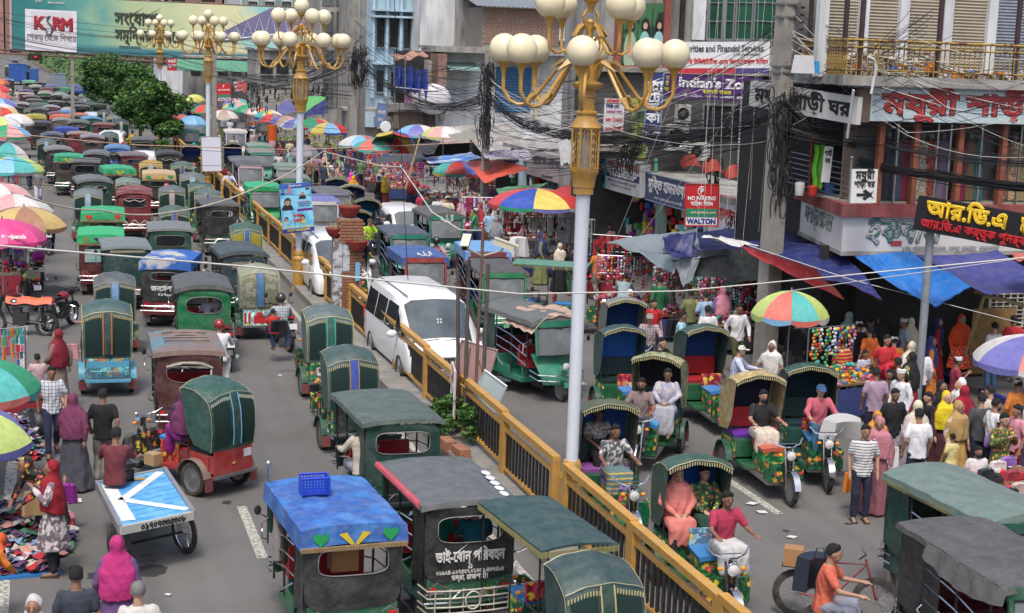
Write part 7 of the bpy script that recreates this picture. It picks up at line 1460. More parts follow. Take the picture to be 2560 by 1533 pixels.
 out['mouth']=MB().ell((0,0,0),(.02,.006,.005),8,5).mesh('mouth',ink((.12,.04,.035)));out['beard']=MB().ell((0,.035,-.075),(.058,.062,.058),12,8).mesh('beard',hairm)
 out['sandal']=MB().box((0,.05,0),(.09,.25,.025)).mesh('sandal',mat('sandal_leather',(.06,.035,.025),.6),False)
 return out
PP=people_parts();SK=[(.34,.19,.125),(.26,.14,.09),(.42,.26,.18),(.21,.11,.072)]
def person(px,py,label,ps='stand',f=0,tk='tee',tc=(.5,.5,.5),bk='pants',bc=(.02,.025,.05),hd='hair',hc=(.02,.02,.02),h=1.66,z=0,tm=None,bm=None,loc=None,extra=None,sk=None,beard=False):
 d=PZ[ps];k=h/1.68;H=d['H'];z=z or(.10 if ps in('drive','sit')and not loc else 0)
 p=loc or at(px,py,z+H.z*k+.02)
 rz=radians(f);off=V(-H.y*sin(rz),H.y*cos(rz),0)*k
 base=V(p[0],p[1],z)-(V(0,0,0)if loc else off);r=thing('person',label,'person',base,rz,None,k)
 s=sk or SK[int(abs(px)+py)%4]
 def L_(n,me,c,par=None,loc_=(0,0,0),m=None):
  o=link(n,me,par or r,loc_,color=c)
  if m:o.material_slots[0].link='OBJECT';o.material_slots[0].material=m
  return o
 body=L_('body',PP['body_'+ps],s)
 L_('shirt' if bk not in('gown',)else 'gown_top',PP[tk+'_'+ps],tc,m=tm)
 if bk=='gown':L_('gown',PP['gown_'+ps],bc,m=bm)
 elif bk=='kameez':L_('trousers',PP['pants_'+ps],(.02,.02,.025));L_('kameez',PP['kameez_'+ps],bc,m=bm)
 elif bk=='punjabi':L_('trousers',PP['pants_'+ps],tuple(q*.9 for q in bc));L_('long_tunic',PP['kameez_'+ps],bc,m=bm)
 elif bk=='lungi':L_('lungi',PP['lungi_'+ps],bc,m=bm)
 else:L_('trousers',PP['pants_'+ps],bc,m=bm)
 if hd=='veil':L_('veil',PP['veil_'+ps],hc,m=tm if extra=='patterned' else None)
 elif hd=='helmet':o=L_('helmet',PP['helmet'],hc,None,H);L_('visor',PP['visor'],None,o)
 else:
  if hd!='bald':o=L_('hair',PP['hair'],None,None,H)
  if hd=='grey':o.material_slots[0].link='OBJECT';o.material_slots[0].material=mat('grey_hair',(.2,.2,.2),.8,bump=.6,bscale=80)
  if hd=='cap':L_('cap',PP['cap'],hc,None,H)
  if hd=='topi':L_('prayer_cap',PP['topi'],hc,None,H)
 if hd!='helmet' and 90<f%360<300:
  for x in(-.03,.03):L_('eye',PP['eye'],None,body,H+V(x,.092,.008));L_('eyebrow',PP['brow'],None,body,H+V(x,.093,.028))
  L_('mouth',PP['mouth'],None,body,H+V(0,.092,-.062))
 if beard:L_('beard',PP['beard'],None,body,H)
 if ps in('stand','walk','hand','bend'):
  for i in(0,1):L_('sandal',PP['sandal'],None,None,d['An'][i]+V(0,0,-.078))
 return r
def ride(root,dx,dy,label,**k):
 q=root.matrix_basis@V(dx,dy,0);return person(dx*100,dy*100,label,loc=V(q.x,q.y,0),**k)
def bag(label,px,py,z,size,c,cat='bag',m=plastic,strap=True):
 p=at(px,py,z);t=thing('bag',label,cat,p);MB().grid(lambda u,v:(size[0]*(u-.5)*(1-.12*v),size[1]*.5*sin(pi*u)*(1-.6*v),size[2]*(v-.5)),8,6,size[1]*.7).build('pouch',m,t,c)
 if strap:MB().tube([(-size[0]*.3,0,size[2]*.45),(-size[0]*.15,0,size[2]*.85),(size[0]*.15,0,size[2]*.85),(size[0]*.3,0,size[2]*.45)],.008,5).build('handle',plastic,t,tuple(q*.8 for q in c))
 return t
w_,k_,n_=(.62,.62,.64),(.015,.015,.018),(.02,.025,.06)
ROWS=[(95,426,'man in grey polo shirt and white trousers walking towards the camera',dict(ps='walk',f=180,tc=(.18,.18,.2),bc=(.5,.48,.58))),(125,523,'man with dark trousers seen from behind next to the brown umbrella',dict(ps='walk',f=5,tk='long',tc=(.18,.16,.12),bc=n_)),(73,392,'pedestrian in navy trousers walking away behind the striped umbrellas',dict(ps='walk',f=10,tc=(.12,.12,.15),bc=n_)),(142,836,'woman in maroon veil and long taupe gown walking past the motorcycles',dict(ps='walk',f=50,tk='long',tc=(.22,.15,.12),bk='gown',bc=(.24,.17,.14),hd='veil',hc=(.20,.015,.03))),(93,892,'boy in pale pink shirt seen from behind on the left edge line',dict(ps='hand',f=10,tc=(.6,.42,.43),h=1.25)),(129,928,'young man in white checked shirt walking towards the camera',dict(ps='walk',f=185,tc=(.58,.6,.64),tm=ccloth,bc=n_)),(184,997,'woman wrapped in a purple patterned shawl over a charcoal skirt',dict(ps='walk',f=-20,tk='long',tc=(.15,.04,.08),bk='gown',bc=(.07,.07,.09),hd='veil',hc=(.17,.04,.10))),(257,984,'man in plain black t-shirt walking away near the blue cart',dict(ps='walk',f=-5,tc=k_,bc=(.2,.18,.16))),(290,1083,'man in maroon t-shirt sitting on the corner of the blue cart',dict(ps='drive',f=-15,tc=(.14,.03,.04),bc=(.02,.02,.02),z=0)),(126,1169,'woman in dark red veil and grey tie-dyed dress beside the clothes heap',dict(ps='hand',f=80,tk='long',tc=(.17,.13,.16),tm=bcloth,bk='kameez',bc=(.13,.10,.12),bm=bcloth,hd='veil',hc=(.25,.01,.02))),(60,1159,'woman in black veil with red dots bending over the clothes heap',dict(ps='bend',f=120,tk='long',tc=k_,bk='kameez',bc=k_,hd='veil',hc=(.02,.02,.02),tm=mat('red_dotted_black',(0,0,0),.9,objc=True,kind='floral',col2=(.5,.05,.02),amt=9),extra='patterned')),(293,1359,'woman in magenta veil and purple gown at the bottom left',dict(ps='stand',f=-5,tk='long',tc=(.13,.07,.18),bk='gown',bc=(.13,.07,.18),hd='veil',hc=(.45,.03,.17))),(190,1435,'young man in dark slate sleeveless shirt at the bottom left',dict(f=0,tc=(.04,.05,.07))),(345,1473,'grey haired man in off-white shirt at the bottom edge',dict(f=0,hd='grey',tk='long',tc=(.55,.53,.5))),(83,1514,'woman in black and white patterned veil at the bottom left corner',dict(f=170,tc=(.4,.4,.45),hd='veil',hc=(.5,.5,.55),tm=bcloth,extra='patterned')),(6,1345,'seller wrapped in bright orange cloth sitting at the left edge',dict(ps='bend',f=-60,tk='long',tc=(.65,.2,.03),bk='gown',bc=(.6,.12,.03),hd='veil',hc=(.62,.10,.03),h=1.3)),(459,985,'woman in plum veil riding in the red rickshaw',dict(ps='sit',f=12,tk='long',tc=(.05,.02,.05),bc=(.25,.02,.2),bk='gown',hd='veil',hc=(.14,.03,.10),z=.1)),(561,978,'man in white prayer cap riding in the red rickshaw',dict(ps='sit',f=12,hd='topi',hc=w_,tc=w_,z=.1)),(548,812,'motorcyclist in white shirt and red-black helmet',dict(ps='moto',f=-2,tk='long',tc=(.66,.66,.7),bc=(.6,.6,.6),hd='helmet',hc=(.22,.02,.02))),(702,745,'bearded balding man in checked shirt riding a motorcycle with a black bag',dict(ps='moto',f=5,tk='long',tc=(.38,.42,.42),tm=ccloth,bc=(.06,.10,.18),hd='helmet',hc=(.03,.025,.025))),(683,778,'child in red sitting in front of the man in the checked shirt',dict(ps='sit',f=5,tc=(.5,.03,.03),h=1.1,z=.25)),(241,759,'rickshaw driver in beige cap and blue mask',dict(ps='drive',f=30,tc=(.3,.3,.3),hd='cap',hc=(.5,.33,.18))),(416,466,'rider in red and white helmet between the far auto rickshaws',dict(ps='moto',f=0,hd='helmet',hc=(.4,.03,.05),tc=(.5,.5,.6))),(331,330,'man in mustard yellow shirt standing by the far railing',dict(f=10,tc=(.55,.36,.02),tk='long')),(905,1062,'driver in cream shirt at the left of the dark green auto rickshaw',dict(ps='drive',f=5,tk='long',tc=(.5,.45,.38),bc=(.25,.26,.3))),(818,781,'rickshaw driver in white cap beyond the brick pillar hood',dict(ps='drive',f=0,hd='topi',hc=w_)),(873,874,'rickshaw driver in pale pink cap by the railing',dict(ps='drive',f=0,hd='cap',hc=(.6,.42,.38))),(631,660,'driver in tan cap of the camouflage rickshaw',dict(ps='drive',f=0,hd='cap',hc=(.4,.33,.24))),(598,556,'man in cream cap by the yellow railing',dict(ps='drive',f=0,hd='cap',hc=(.5,.45,.35))),(23,218,'man in white among the far left crowd',dict(f=180,tc=w_,bk='punjabi',bc=w_)),(23,229,'man in teal shirt among the far left crowd',dict(f=180,tc=(.03,.2,.22))),(43,226,'man in cream shirt among the far left crowd',dict(f=180,tc=(.6,.55,.45),bc=(.5,.5,.45))),(20,240,'woman in rust red among the far left crowd',dict(f=180,tc=(.4,.08,.03),bk='gown',bc=(.35,.08,.04),hd='veil',hc=(.4,.1,.03))),(208,210,'man in light blue shirt on the far walkway',dict(ps='walk',f=180,tc=(.4,.5,.6))),(220,215,'man in white on the far walkway',dict(ps='walk',f=180,tc=w_,bk='punjabi',bc=w_)),(207,200,'man in peach shirt farther up the walkway',dict(ps='walk',f=180,tc=(.6,.4,.4))),(222,225,'man in pink and black on the far walkway',dict(f=180,tc=(.5,.3,.35))),(2165,1075,'man in white polo with black stripes and navy trousers holding shopping bags',dict(f=165,tc=(.62,.62,.62),tm=scloth)),(2199,1058,'woman in dusty pink veil and mauve gown beside the striped polo man',dict(f=150,tk='long',tc=(.3,.12,.14),bk='gown',bc=(.24,.09,.11),hd='veil',hc=(.45,.18,.22))),(2239,984,'young man in long sleeved black shirt facing the camera',dict(f=175,tk='long',tc=k_,bc=(.3,.3,.35))),(2191,930,'man in mauve t-shirt seen from behind',dict(f=-15,tc=(.36,.26,.35),bc=n_)),(2224,933,'boy in brown shirt looking down beside the white tunic man',dict(f=150,tk='long',tc=(.08,.05,.04),h=1.45)),(2253,933,'man in white prayer cap and long white tunic',dict(f=110,tk='long',tc=(.66,.67,.72),bk='punjabi',bc=(.66,.67,.72),hd='topi',hc=(.7,.7,.7))),(2246,897,'woman in crimson headscarf leaning forward',dict(ps='bend',f=200,tk='long',tc=(.5,.02,.06),bk='gown',bc=(.45,.02,.04),hd='veil',hc=(.5,.02,.03))),(2164,883,'boy in blue and white checked shirt with a hand at his mouth',dict(ps='hand',f=190,tc=(.5,.52,.6),tm=ccloth,bc=k_,h=1.35)),(2174,826,'man in bright orange t-shirt bending towards the shop',dict(f=15,tc=(.65,.14,.03),bc=(.2,.25,.3))),(2106,853,'man in red and yellow striped shirt seen from behind',dict(f=10,tc=(.45,.03,.04),tm=rcloth)),(2203,800,'woman in long black dress with white rows of print',dict(f=20,tk='long',tc=k_,bk='gown',bc=(.5,.5,.5),bm=mat('white_on_black',objc=True,rough=.9,kind='check',col2=(.012,.012,.014),amt=8),hd='veil',hc=(.012,.012,.012),h=1.75)),(2260,805,'man in white prayer cap and light blue shirt carrying a white bag',dict(f=80,tc=(.4,.48,.52),hd='topi',hc=w_)),(2303,871,'young man in white shirt with rolled sleeves seen from behind',dict(f=-20,tk='long',tc=(.68,.68,.72),bc=k_)),(2277,892,'woman in black veil over green flowered cloth',dict(f=30,tk='long',tc=(.15,.2,.1),tm=fcloth,bk='gown',bc=(.25,.02,.04),hd='veil',hc=(.015,.015,.017))),(2357,966,'woman in black face veil left of the yellow headscarf',dict(f=200,tk='long',tc=(.05,.02,.04),bk='gown',bc=(.07,.015,.03),hd='veil',hc=(.012,.012,.014))),(2369,993,'woman in bright yellow headscarf facing the camera',dict(f=180,tk='long',tc=(.06,.02,.03),bk='gown',bc=(.07,.02,.03),hd='veil',hc=(.65,.50,.02))),(2409,977,'woman in dark red headscarf seen from behind',dict(f=0,tk='long',tc=(.06,.03,.06),bk='gown',bc=(.1,.02,.04),hd='veil',hc=(.28,.01,.03))),(2400,1017,'smiling woman in gold and grey shawl',dict(f=195,tk='long',tc=(.4,.25,.08),tm=bcloth,bk='kameez',bc=(.42,.26,.08),hd='veil',hc=(.38,.25,.10))),(2292,1015,'woman in cream headscarf and pale lilac gown',dict(f=0,tk='long',tc=(.5,.42,.45),bk='gown',bc=(.45,.38,.42),hd='veil',hc=(.6,.55,.42))),(2298,1034,'man in white polo shirt seen from behind',dict(f=-8,tc=(.7,.7,.74),bc=n_)),(2381,1090,'little girl in pale yellow dress',dict(f=10,tc=(.62,.55,.25),bk='kameez',bc=(.62,.55,.25),h=1.12)),(2454,996,'man in dark grey shirt seen from behind',dict(f=-10,tk='long',tc=(.06,.065,.075))),(2475,975,'man in cream shirt by the blue kerb',dict(f=20,tc=(.55,.5,.42))),(2492,1008,'bearded man in white shirt looking right',dict(f=270,tc=w_,beard=True)),(2447,1126,'handbag seller in white polo sitting behind his goods',dict(f=170,tc=(.6,.58,.58),h=1.35,beard=True,hd='hair')),(2512,1046,'woman in dark green flowered shawl with raised arms',dict(ps='hand',f=185,tk='long',tc=(.05,.07,.025),tm=fcloth,bk='gown',bc=(.05,.07,.025),bm=fcloth,hd='hair')),(2193,1042,'child with an orange scarf behind the striped polo man',dict(f=150,tc=(.5,.2,.05),hd='veil',hc=(.6,.25,.03),h=1.5)),(2406,798,'woman in orange red clothes and grey face mask on the pavement',dict(f=175,tk='long',tc=(.6,.06,.02),bk='kameez',bc=(.45,.05,.04),bm=fcloth,hd='veil',hc=(.62,.07,.02),z=.12)),(2486,816,'man in white shirt walking away at the right by the dense grille',dict(f=10,tc=(.6,.6,.62),bc=(.05,.1,.2),z=.12)),(2120,791,'woman in pale green headscarf carrying a blue bag',dict(f=20,tk='long',tc=(.25,.36,.32),bk='gown',bc=(.10,.03,.04),hd='veil',hc=(.30,.42,.37))),(2103,780,'woman in dark burgundy headscarf in the shade',dict(f=0,tk='long',tc=k_,bk='gown',bc=(.02,.02,.03),hd='veil',hc=(.18,.03,.06))),(1994,800,'man in dark grey t-shirt and grey trousers under the right umbrella',dict(f=0,tk='long',tc=(.03,.035,.04),bc=(.09,.09,.09),h=1.72)),(2175,800,'man in white shirt beside the woman in black',dict(f=0,tc=w_)),(1930,865,'rickshaw driver with a white cloth over his head',dict(ps='drive',f=140,tc=(.3,.3,.28),hd='veil',hc=(.65,.63,.6),bk='lungi',bc=(.2,.22,.2))),(1853,873,'man in white cap and pale blue striped shirt',dict(ps='drive',f=240,tk='long',tc=(.5,.54,.68),hd='cap',hc=(.66,.64,.56))),(1770,773,'young man in white t-shirt at the toy stall',dict(f=0,tc=w_,bc=n_)),(1708,787,'young man in sky blue t-shirt with a backpack',dict(ps='hand',f=240,tc=(.30,.55,.68),bc=k_)),(1635,757,'man in red shirt standing behind the drivers',dict(f=190,tc=(.5,.02,.03))),(1625,793,'driver in grey cap and pink checked shirt',dict(ps='drive',f=160,tk='long',tc=(.4,.3,.3),tm=ccloth,hd='cap',hc=(.33,.31,.28))),(1656,854,'young man in black t-shirt sitting on a rickshaw',dict(ps='drive',f=200,tc=k_)),(1563,692,'man in light grey t-shirt leaning over the hair band stall',dict(ps='bend',f=-25,tc=(.28,.36,.40))),(1578,735,'woman in white headscarf behind the draped rickshaw hood',dict(f=190,tk='long',tc=(.5,.48,.5),bk='gown',bc=(.45,.4,.42),hd='veil',hc=w_)),(1604,957,'rickshaw driver in grey-brown t-shirt gripping the handlebars',dict(ps='drive',f=150,tc=(.26,.20,.19),bc=(.08,.07,.09),beard=True)),(1670,933,'woman in blue and white print sitting in the cream hooded rickshaw',dict(ps='sit',f=150,tk='long',tc=(.35,.36,.48),tm=bcloth,bc=(.4,.4,.45),bk='gown')),(1497,1030,'man in white printed shirt looking at a phone on the near rickshaw',dict(ps='sit',f=178,tc=(.5,.48,.48),tm=mat('brown_specks',objc=True,rough=.9,kind='blotch',col2=(.15,.10,.09),amt=30),bc=k_)),(1540,1075,'driver in dark open shirt and checked lungi',dict(ps='drive',f=178,tc=(.07,.09,.10),tm=bcloth,bk='lungi',bc=(.10,.17,.18),bm=rcloth)),(1696,1185,'woman in coral pink headscarf and dress holding a brown handbag',dict(ps='sit',f=172,tk='long',tc=(.62,.20,.17),bk='kameez',bc=(.62,.20,.17),hd='veil',hc=(.66,.22,.20),tm=None,sk=SK[2])),(1763,1178,'young woman with black hair and dark green flowered dress',dict(ps='sit',f=178,tk='long',tc=(.02,.07,.05),tm=fcloth,bk='kameez',bc=(.02,.06,.04),sk=SK[2])),(1820,1244,'driver in raspberry shirt and white lungi in front of the two women',dict(ps='drive',f=180,tc=(.38,.035,.08),bk='lungi',bc=(.5,.5,.5),sk=SK[3])),(1909,987,'driver in black t-shirt with a red scarf and cream lungi',dict(ps='drive',f=176,tc=(.02,.02,.022),bk='lungi',bc=(.6,.53,.44),beard=True)),(2053,973,'driver in blue cap and pink shirt',dict(ps='drive',f=168,tk='long',tc=(.5,.12,.16),hd='cap',hc=(.05,.13,.28),bc=(.04,.12,.2))),(2086,1378,'cyclist in coral polo shirt with a navy backpack',dict(ps='drive',f=238,tc=(.58,.13,.08),bc=(.22,.24,.3),z=.12)),(925,553,'rickshaw driver in lime green shirt and cap',dict(ps='drive',f=200,tc=(.35,.6,.03),hd='cap',hc=(.12,.07,.05))),(950,514,'bald rickshaw driver in grey-blue shirt',dict(ps='drive',f=220,tc=(.16,.19,.23),hd='bald')),(1091,602,'motorcyclist in pink shirt and dark helmet',dict(ps='moto',f=178,tc=(.5,.26,.32),hd='helmet',hc=(.03,.035,.05))),(871,622,'motorcyclist in cream shirt beside the brick pillar',dict(ps='moto',f=182,tk='long',tc=(.56,.5,.44))),(1277,636,'boy in black printed shirt holding up a white sack',dict(ps='hand',f=20,tc=(.05,.05,.06),tm=bcloth)),(1524,565,'man in pink shirt at the back of the hair band stall',dict(f=150,tc=(.55,.3,.38))),(1555,558,'woman in turquoise headscarf seen from behind',dict(f=0,tk='long',tc=(.06,.4,.4),bk='gown',bc=(.06,.4,.4),hd='veil',hc=(.07,.45,.44))),(1247,520,'bearded seller in white shirt under the coral tarpaulin',dict(f=180,tc=w_,beard=True,h=1.4,bc=k_)),(947,445,'woman in black seen beside the red kitchenware',dict(f=40,tk='long',tc=k_,bk='gown',bc=k_,hd='hair')),(877,437,'woman in hot pink headscarf in the market',dict(f=0,tk='long',tc=(.6,.05,.25),bk='gown',bc=(.4,.05,.2),hd='veil',hc=(.65,.06,.3))),(883,445,'woman in orange headscarf in the market',dict(f=0,tk='long',tc=(.65,.3,.02),bk='gown',bc=(.6,.28,.02),hd='veil',hc=(.68,.32,.02))),(961,445,'woman in golden yellow headscarf among the kitchenware',dict(f=20,tk='long',tc=(.3,.05,.05),bk='gown',bc=(.3,.05,.05),hd='veil',hc=(.6,.42,.05))),(1055,482,'shopper in crimson shirt before the silver basins',dict(f=0,tc=(.4,.03,.08))),(1070,487,'shopper in dark green shirt with a bald patch',dict(f=-60,tc=(.03,.06,.05))),(1094,493,'shopper in white shirt before the silver basins',dict(f=0,tc=w_)),(1111,490,'shopper in tan shirt before the silver basins',dict(f=20,tc=(.35,.25,.15))),(773,398,'man in brown shirt walking in the market lane',dict(ps='walk',f=0,tk='long',tc=(.22,.12,.08),bc=(.1,.1,.14))),(791,389,'man in dusty pink shirt walking in the market lane',dict(ps='walk',f=0,tc=(.35,.22,.26))),(812,410,'man in navy shirt walking in the market lane',dict(ps='walk',f=0,tc=(.03,.045,.09))),(822,404,'man in white shirt at the parked motorcycle',dict(f=0,tc=w_)),(696,384,'man in white vest beyond the far auto rickshaws',dict(f=180,tc=w_)),(886,482,'rickshaw driver in grey cap and brown t-shirt',dict(ps='drive',f=185,tc=(.10,.08,.07),hd='cap',hc=(.1,.11,.14))),(572,430,'motorcyclist in pale blue shirt and white mask',dict(ps='moto',f=180,tc=(.45,.48,.6))),(562,412,'man riding behind the masked motorcyclist',dict(ps='moto',f=180,tc=(.3,.05,.05))),(633,317,'bearded man in white prayer cap and white clothes',dict(f=180,tc=w_,bk='punjabi',bc=w_,hd='topi',hc=w_,beard=True)),(630,331,'man in pale shirt before the white capped man',dict(f=180,tc=(.55,.45,.45))),(610,337,'woman in dark maroon behind the far driver',dict(f=180,tk='long',tc=(.12,.02,.04),bk='gown',bc=(.12,.02,.04),hd='veil',hc=(.15,.02,.05))),(585,343,'far rickshaw driver in cream shirt',dict(ps='drive',f=190,tc=(.5,.42,.4))),(724,352,'man in white cap and cream shirt in the market lane',dict(f=10,tc=(.55,.5,.35),hd='topi',hc=w_)),(726,376,'man in sea green shirt in the market lane',dict(f=10,tc=(.25,.42,.42))),(655,334,'two-tone grey shirted man near the orange pillar cloth',dict(f=0,tc=(.1,.1,.14))),(583,298,'man in dark blue shirt under the far umbrellas',dict(f=0,tc=(.03,.07,.18))),(569,296,'man in grey shirt under the far umbrellas',dict(f=0,tc=(.2,.22,.25))),(575,300,'man in white shirt under the far umbrellas',dict(f=0,tc=w_)),(485,361,'motorcyclist in teal cap and printed shirt',dict(ps='moto',f=180,tc=(.45,.45,.5),hd='cap',hc=(.05,.5,.42))),(583,367,'motorcyclist in cream cap and teal clothes',dict(ps='moto',f=180,tc=(.05,.3,.32),hd='cap',hc=(.6,.55,.45))),(511,304,'man in white and black cap beside the tall lamp post',dict(f=180,tc=(.6,.6,.5),hd='cap',hc=w_)),(540,318,'person in red blouse near the white roofed rickshaw',dict(f=180,tc=(.4,.2,.2))),]
for row in ROWS:person(row[0],row[1],row[2],**row[3])
ride(AR['oval'],.18,-.75,'passenger in lilac white shirt inside the green auto rickshaw',ps='sit',f=0,tc=(.5,.5,.62))
ride(AR['let'],.25,-.75,'passenger in teal shirt seen through the lettered auto rickshaw window',ps='sit',f=0,tc=(.02,.16,.22))
ride(AR['let'],-.25,-.6,'passenger in green dress seen through the lettered auto rickshaw window',ps='sit',f=0,tc=(.02,.2,.15))
crowd=[(.5,.5,.52),(.03,.04,.1),(.35,.04,.05),(.1,.1,.1),(.4,.35,.25),(.05,.2,.25),(.3,.3,.35),(.55,.3,.3),(.12,.2,.1)]
def crowds():
 "shoppers further up both sides, each one a person"
 rnd=random.Random(4);CW=['white','navy','dark red','charcoal','sand','teal','grey','salmon','olive']
 for i in range(52):
  far=i<26;y=rnd.uniform(72,118)if far else rnd.uniform(58,100);x=rnd.uniform(13.2,16.6)-(y-60)*.02 if not(i%4==0)else rnd.uniform(-6,-3.2);c=i%9;v=rnd.random()<.3
  if x<0:y+=18
  hd_='veil' if v else('hair','topi')[i%3==0];ww_=rnd.choice(('stand','walk'));person(i*7,i,'%s in %s %s in the distant market crowd %s'%(('%s-veiled woman'%CW[(c+4)%9])if v else{'hair':'bareheaded man','topi':'white-capped man'}[hd_]+' (%s)'%('walking' if ww_=='walk' else 'standing'),CW[c],'gown' if v else 'shirt','left of the traffic' if x<0 else 'beyond the umbrellas'),ww_,rnd.choice((0,180,90,200)),'long' if v else 'tee',crowd[c],'gown' if v else 'pants',crowd[(c+3)%9]if v else n_,hd_,crowd[(c+4)%9]if v else w_,h=rnd.uniform(1.5,1.72),loc=V(x,y,0))['group']='distant shoppers'
crowds()
def pavement_crowd():
 rnd=random.Random(21);tops=[('cream',(.6,.54,.42)),('sky blue',(.3,.45,.62)),('maroon',(.25,.03,.05)),('black',k_),('white',w_),('olive',(.18,.2,.08)),('orange',(.6,.2,.04)),('pink',(.6,.25,.32)),('green',(.05,.28,.12)),('navy',(.03,.04,.14)),('violet',(.2,.1,.35)),('grey',(.25,.26,.28)),('red',(.5,.03,.04))]
 zones=[('beside the toy cart',15.9,18.6,27.6,30.4),('along the hair band stall',15.2,16.6,33.5,39.5),('in front of the azure tarpaulin',17.6,20.2,29.2,32.2),('between the kitchenware stalls',14.9,16.2,52,64),('by the big striped umbrella',15.2,16.6,44,52),('on the paved yard at the right',21.2,24.5,27.5,31.8),('near the handbag stall',15.6,18.2,22.6,26.2)]
 for zi,(zn,x0,x1,y0,y1)in enumerate(zones):
  for k in range((6,6,5,9,6,3,6)[zi]):
   a=tops[(zi*5+k*3)%13];b=tops[(zi*7+k*5+4)%13];v=(k+zi)%3==0;f=rnd.choice((0,15,-20,180,90,250))
   person(zi*31,k*7,('woman in %s headscarf and %s gown %s' if v else 'man in %s shirt and %s trousers %s')%(a[0],b[0],zn),rnd.choice(('stand','stand','hand','walk')),f,'long' if v else rnd.choice(('tee','long')),b[1]if v else a[1],'gown' if v else 'pants',b[1]if v else tuple(q*.35 for q in b[1]),'veil' if v else('hair','hair','topi')[k%3],a[1]if v else w_,h=rnd.uniform(1.5,1.72),loc=V(rnd.uniform(x0,x1),rnd.uniform(y0,y1),.12 if zi==5 else 0))
pavement_crowd()
bag('pink handbag slung on the woman in the taupe gown',181,880,1.05,(.22,.10,.3),(.55,.28,.3));bag('brown paper bag held by the tie-dyed dress woman',88,1262,.75,(.3,.12,.36),(.4,.26,.13));bag('magenta striped basket beside the tie-dyed dress woman',165,1238,.6,(.22,.14,.28),(.25,.03,.25));bag('black shoulder bag on the back of the checked shirt rider',700,818,1.15,(.36,.14,.26),(.015,.015,.02))
bag('orange and white shopping bag in the striped polo man hand',2130,1208,.5,(.2,.1,.34),(.62,.2,.03));bag('large white paper shopping bag with thin red print',2226,1150,.75,(.34,.1,.42),(.68,.68,.7));bag('bright blue bag hanging on the pale green veiled woman',2134,815,1.2,(.28,.14,.36),(.02,.22,.55));bag('red plastic bag in the lap of the young woman',1777,1240,1.0,(.36,.25,.26),(.6,.03,.03));bag('tan leather handbag in the lap of the coral dressed woman',1710,1283,.98,(.36,.14,.15),(.42,.20,.06))
bag('navy backpack on the cyclist',2046,1440,1.28,(.30,.26,.42),(.02,.025,.04));bag('black backpack of the sky blue t-shirt man',1690,822,1.15,(.24,.2,.4),(.015,.015,.02));bag('full white sack with a green print held up by the boy',1300,620,1.8,(.34,.3,.55),(.6,.6,.6));bag('white cloth bag of the light blue shirt man',2262,860,.95,(.28,.1,.3),(.5,.5,.48));bag('white polythene wrapped bundle on the driver in blue cap handlebar',2120,1080,1.0,(.55,.4,.34),(.42,.42,.42),strap=False)
bag('white sack hanging behind the slate auto rickshaw',583,745,.5,(.26,.2,.32),(.6,.6,.58));bag('navy handbag of the woman in the cream hooded rickshaw',1652,978,1.05,(.28,.12,.18),(.02,.03,.15))
# umbrellas, tarpaulins, stalls
COL=dict(r=(.58,.05,.05),c=(.62,.15,.12),o=(.62,.2,.05),y=(.66,.52,.12),l=(.50,.62,.18),g=(.02,.30,.14),t=(.08,.42,.40),b=(.02,.07,.40),s=(.20,.45,.68),v=(.16,.16,.45),w=(.64,.62,.60),p=(.66,.34,.34),k=(.03,.03,.035),n=(.34,.17,.10),e=(.55,.40,.15),m=(.66,.06,.24),a=(.20,.20,.22),u=(.38,.28,.22))
PAN={}
def umbrella(px,py,label,cols,r=1.15,z=2.65,tilt=(0,0),rz=.3,rib=False,group='market umbrellas'):
 p=at(px,py,z);t=thing('umbrella',label,'umbrella',(p.x,p.y,0),rz,group,(r/1.15,r/1.15,1));n=8;N=len(cols)
 t.rotation_euler=(tilt[0],tilt[1],rz)
 if tilt!=(0,0):R_=t.rotation_euler.to_matrix();q=V(p.x,p.y,z)-R_@V(0,0,z);t.location=q
 H_=.52;R1=1.15
 if 'p' not in PAN:
  prof=lambda k:(R1*sin(k*1.22)/sin(1.22),-H_*(1-cos(k*1.22))/(1-cos(1.22)))
  def f(u,v):a=(u-.5)*2*pi/n;rr,zz=prof(v);sc=cos(pi/n)/cos(a)*(1-.0);sc=1-(1-sc)*.7;return(rr*sc*cos(a),rr*sc*sin(a),zz+.03*v*(1-(2*u-1)**2)*-1)
  PAN['p']=MB().grid(f,5,8,.004).mesh('panel',canvas);PAN['v']=MB().grid(lambda u,v:V(*f(u,1))+V(0,0,-.13*v*(.7+.3*sin(pi*u))),5,2,.004).mesh('valance',canvas)
  PAN['r']=MB().tube([(.06,0,-.06),(.6,0,-.18),(R1*.98,0,-H_-.01)],.010,4).mesh('rib',blackm)
 for i in range(n):
  o=link('panel',PAN['p'],t,(0,0,z),color=COL[cols[i%N]]);o.rotation_euler=(0,0,2*pi*(i+.5)/n);o2=link('valance',PAN['v'],o,color=COL[cols[(i+3)%N]])
  q=link('rib',PAN['r'],t,(0,0,z));q.rotation_euler=(0,0,2*pi*i/n)
 MB().tube([(0,0,0),(0,0,z+.08)],.022,6).build('pole',mat('umbrella_pole',(.4,.4,.38),.4,.5),t)
 return t
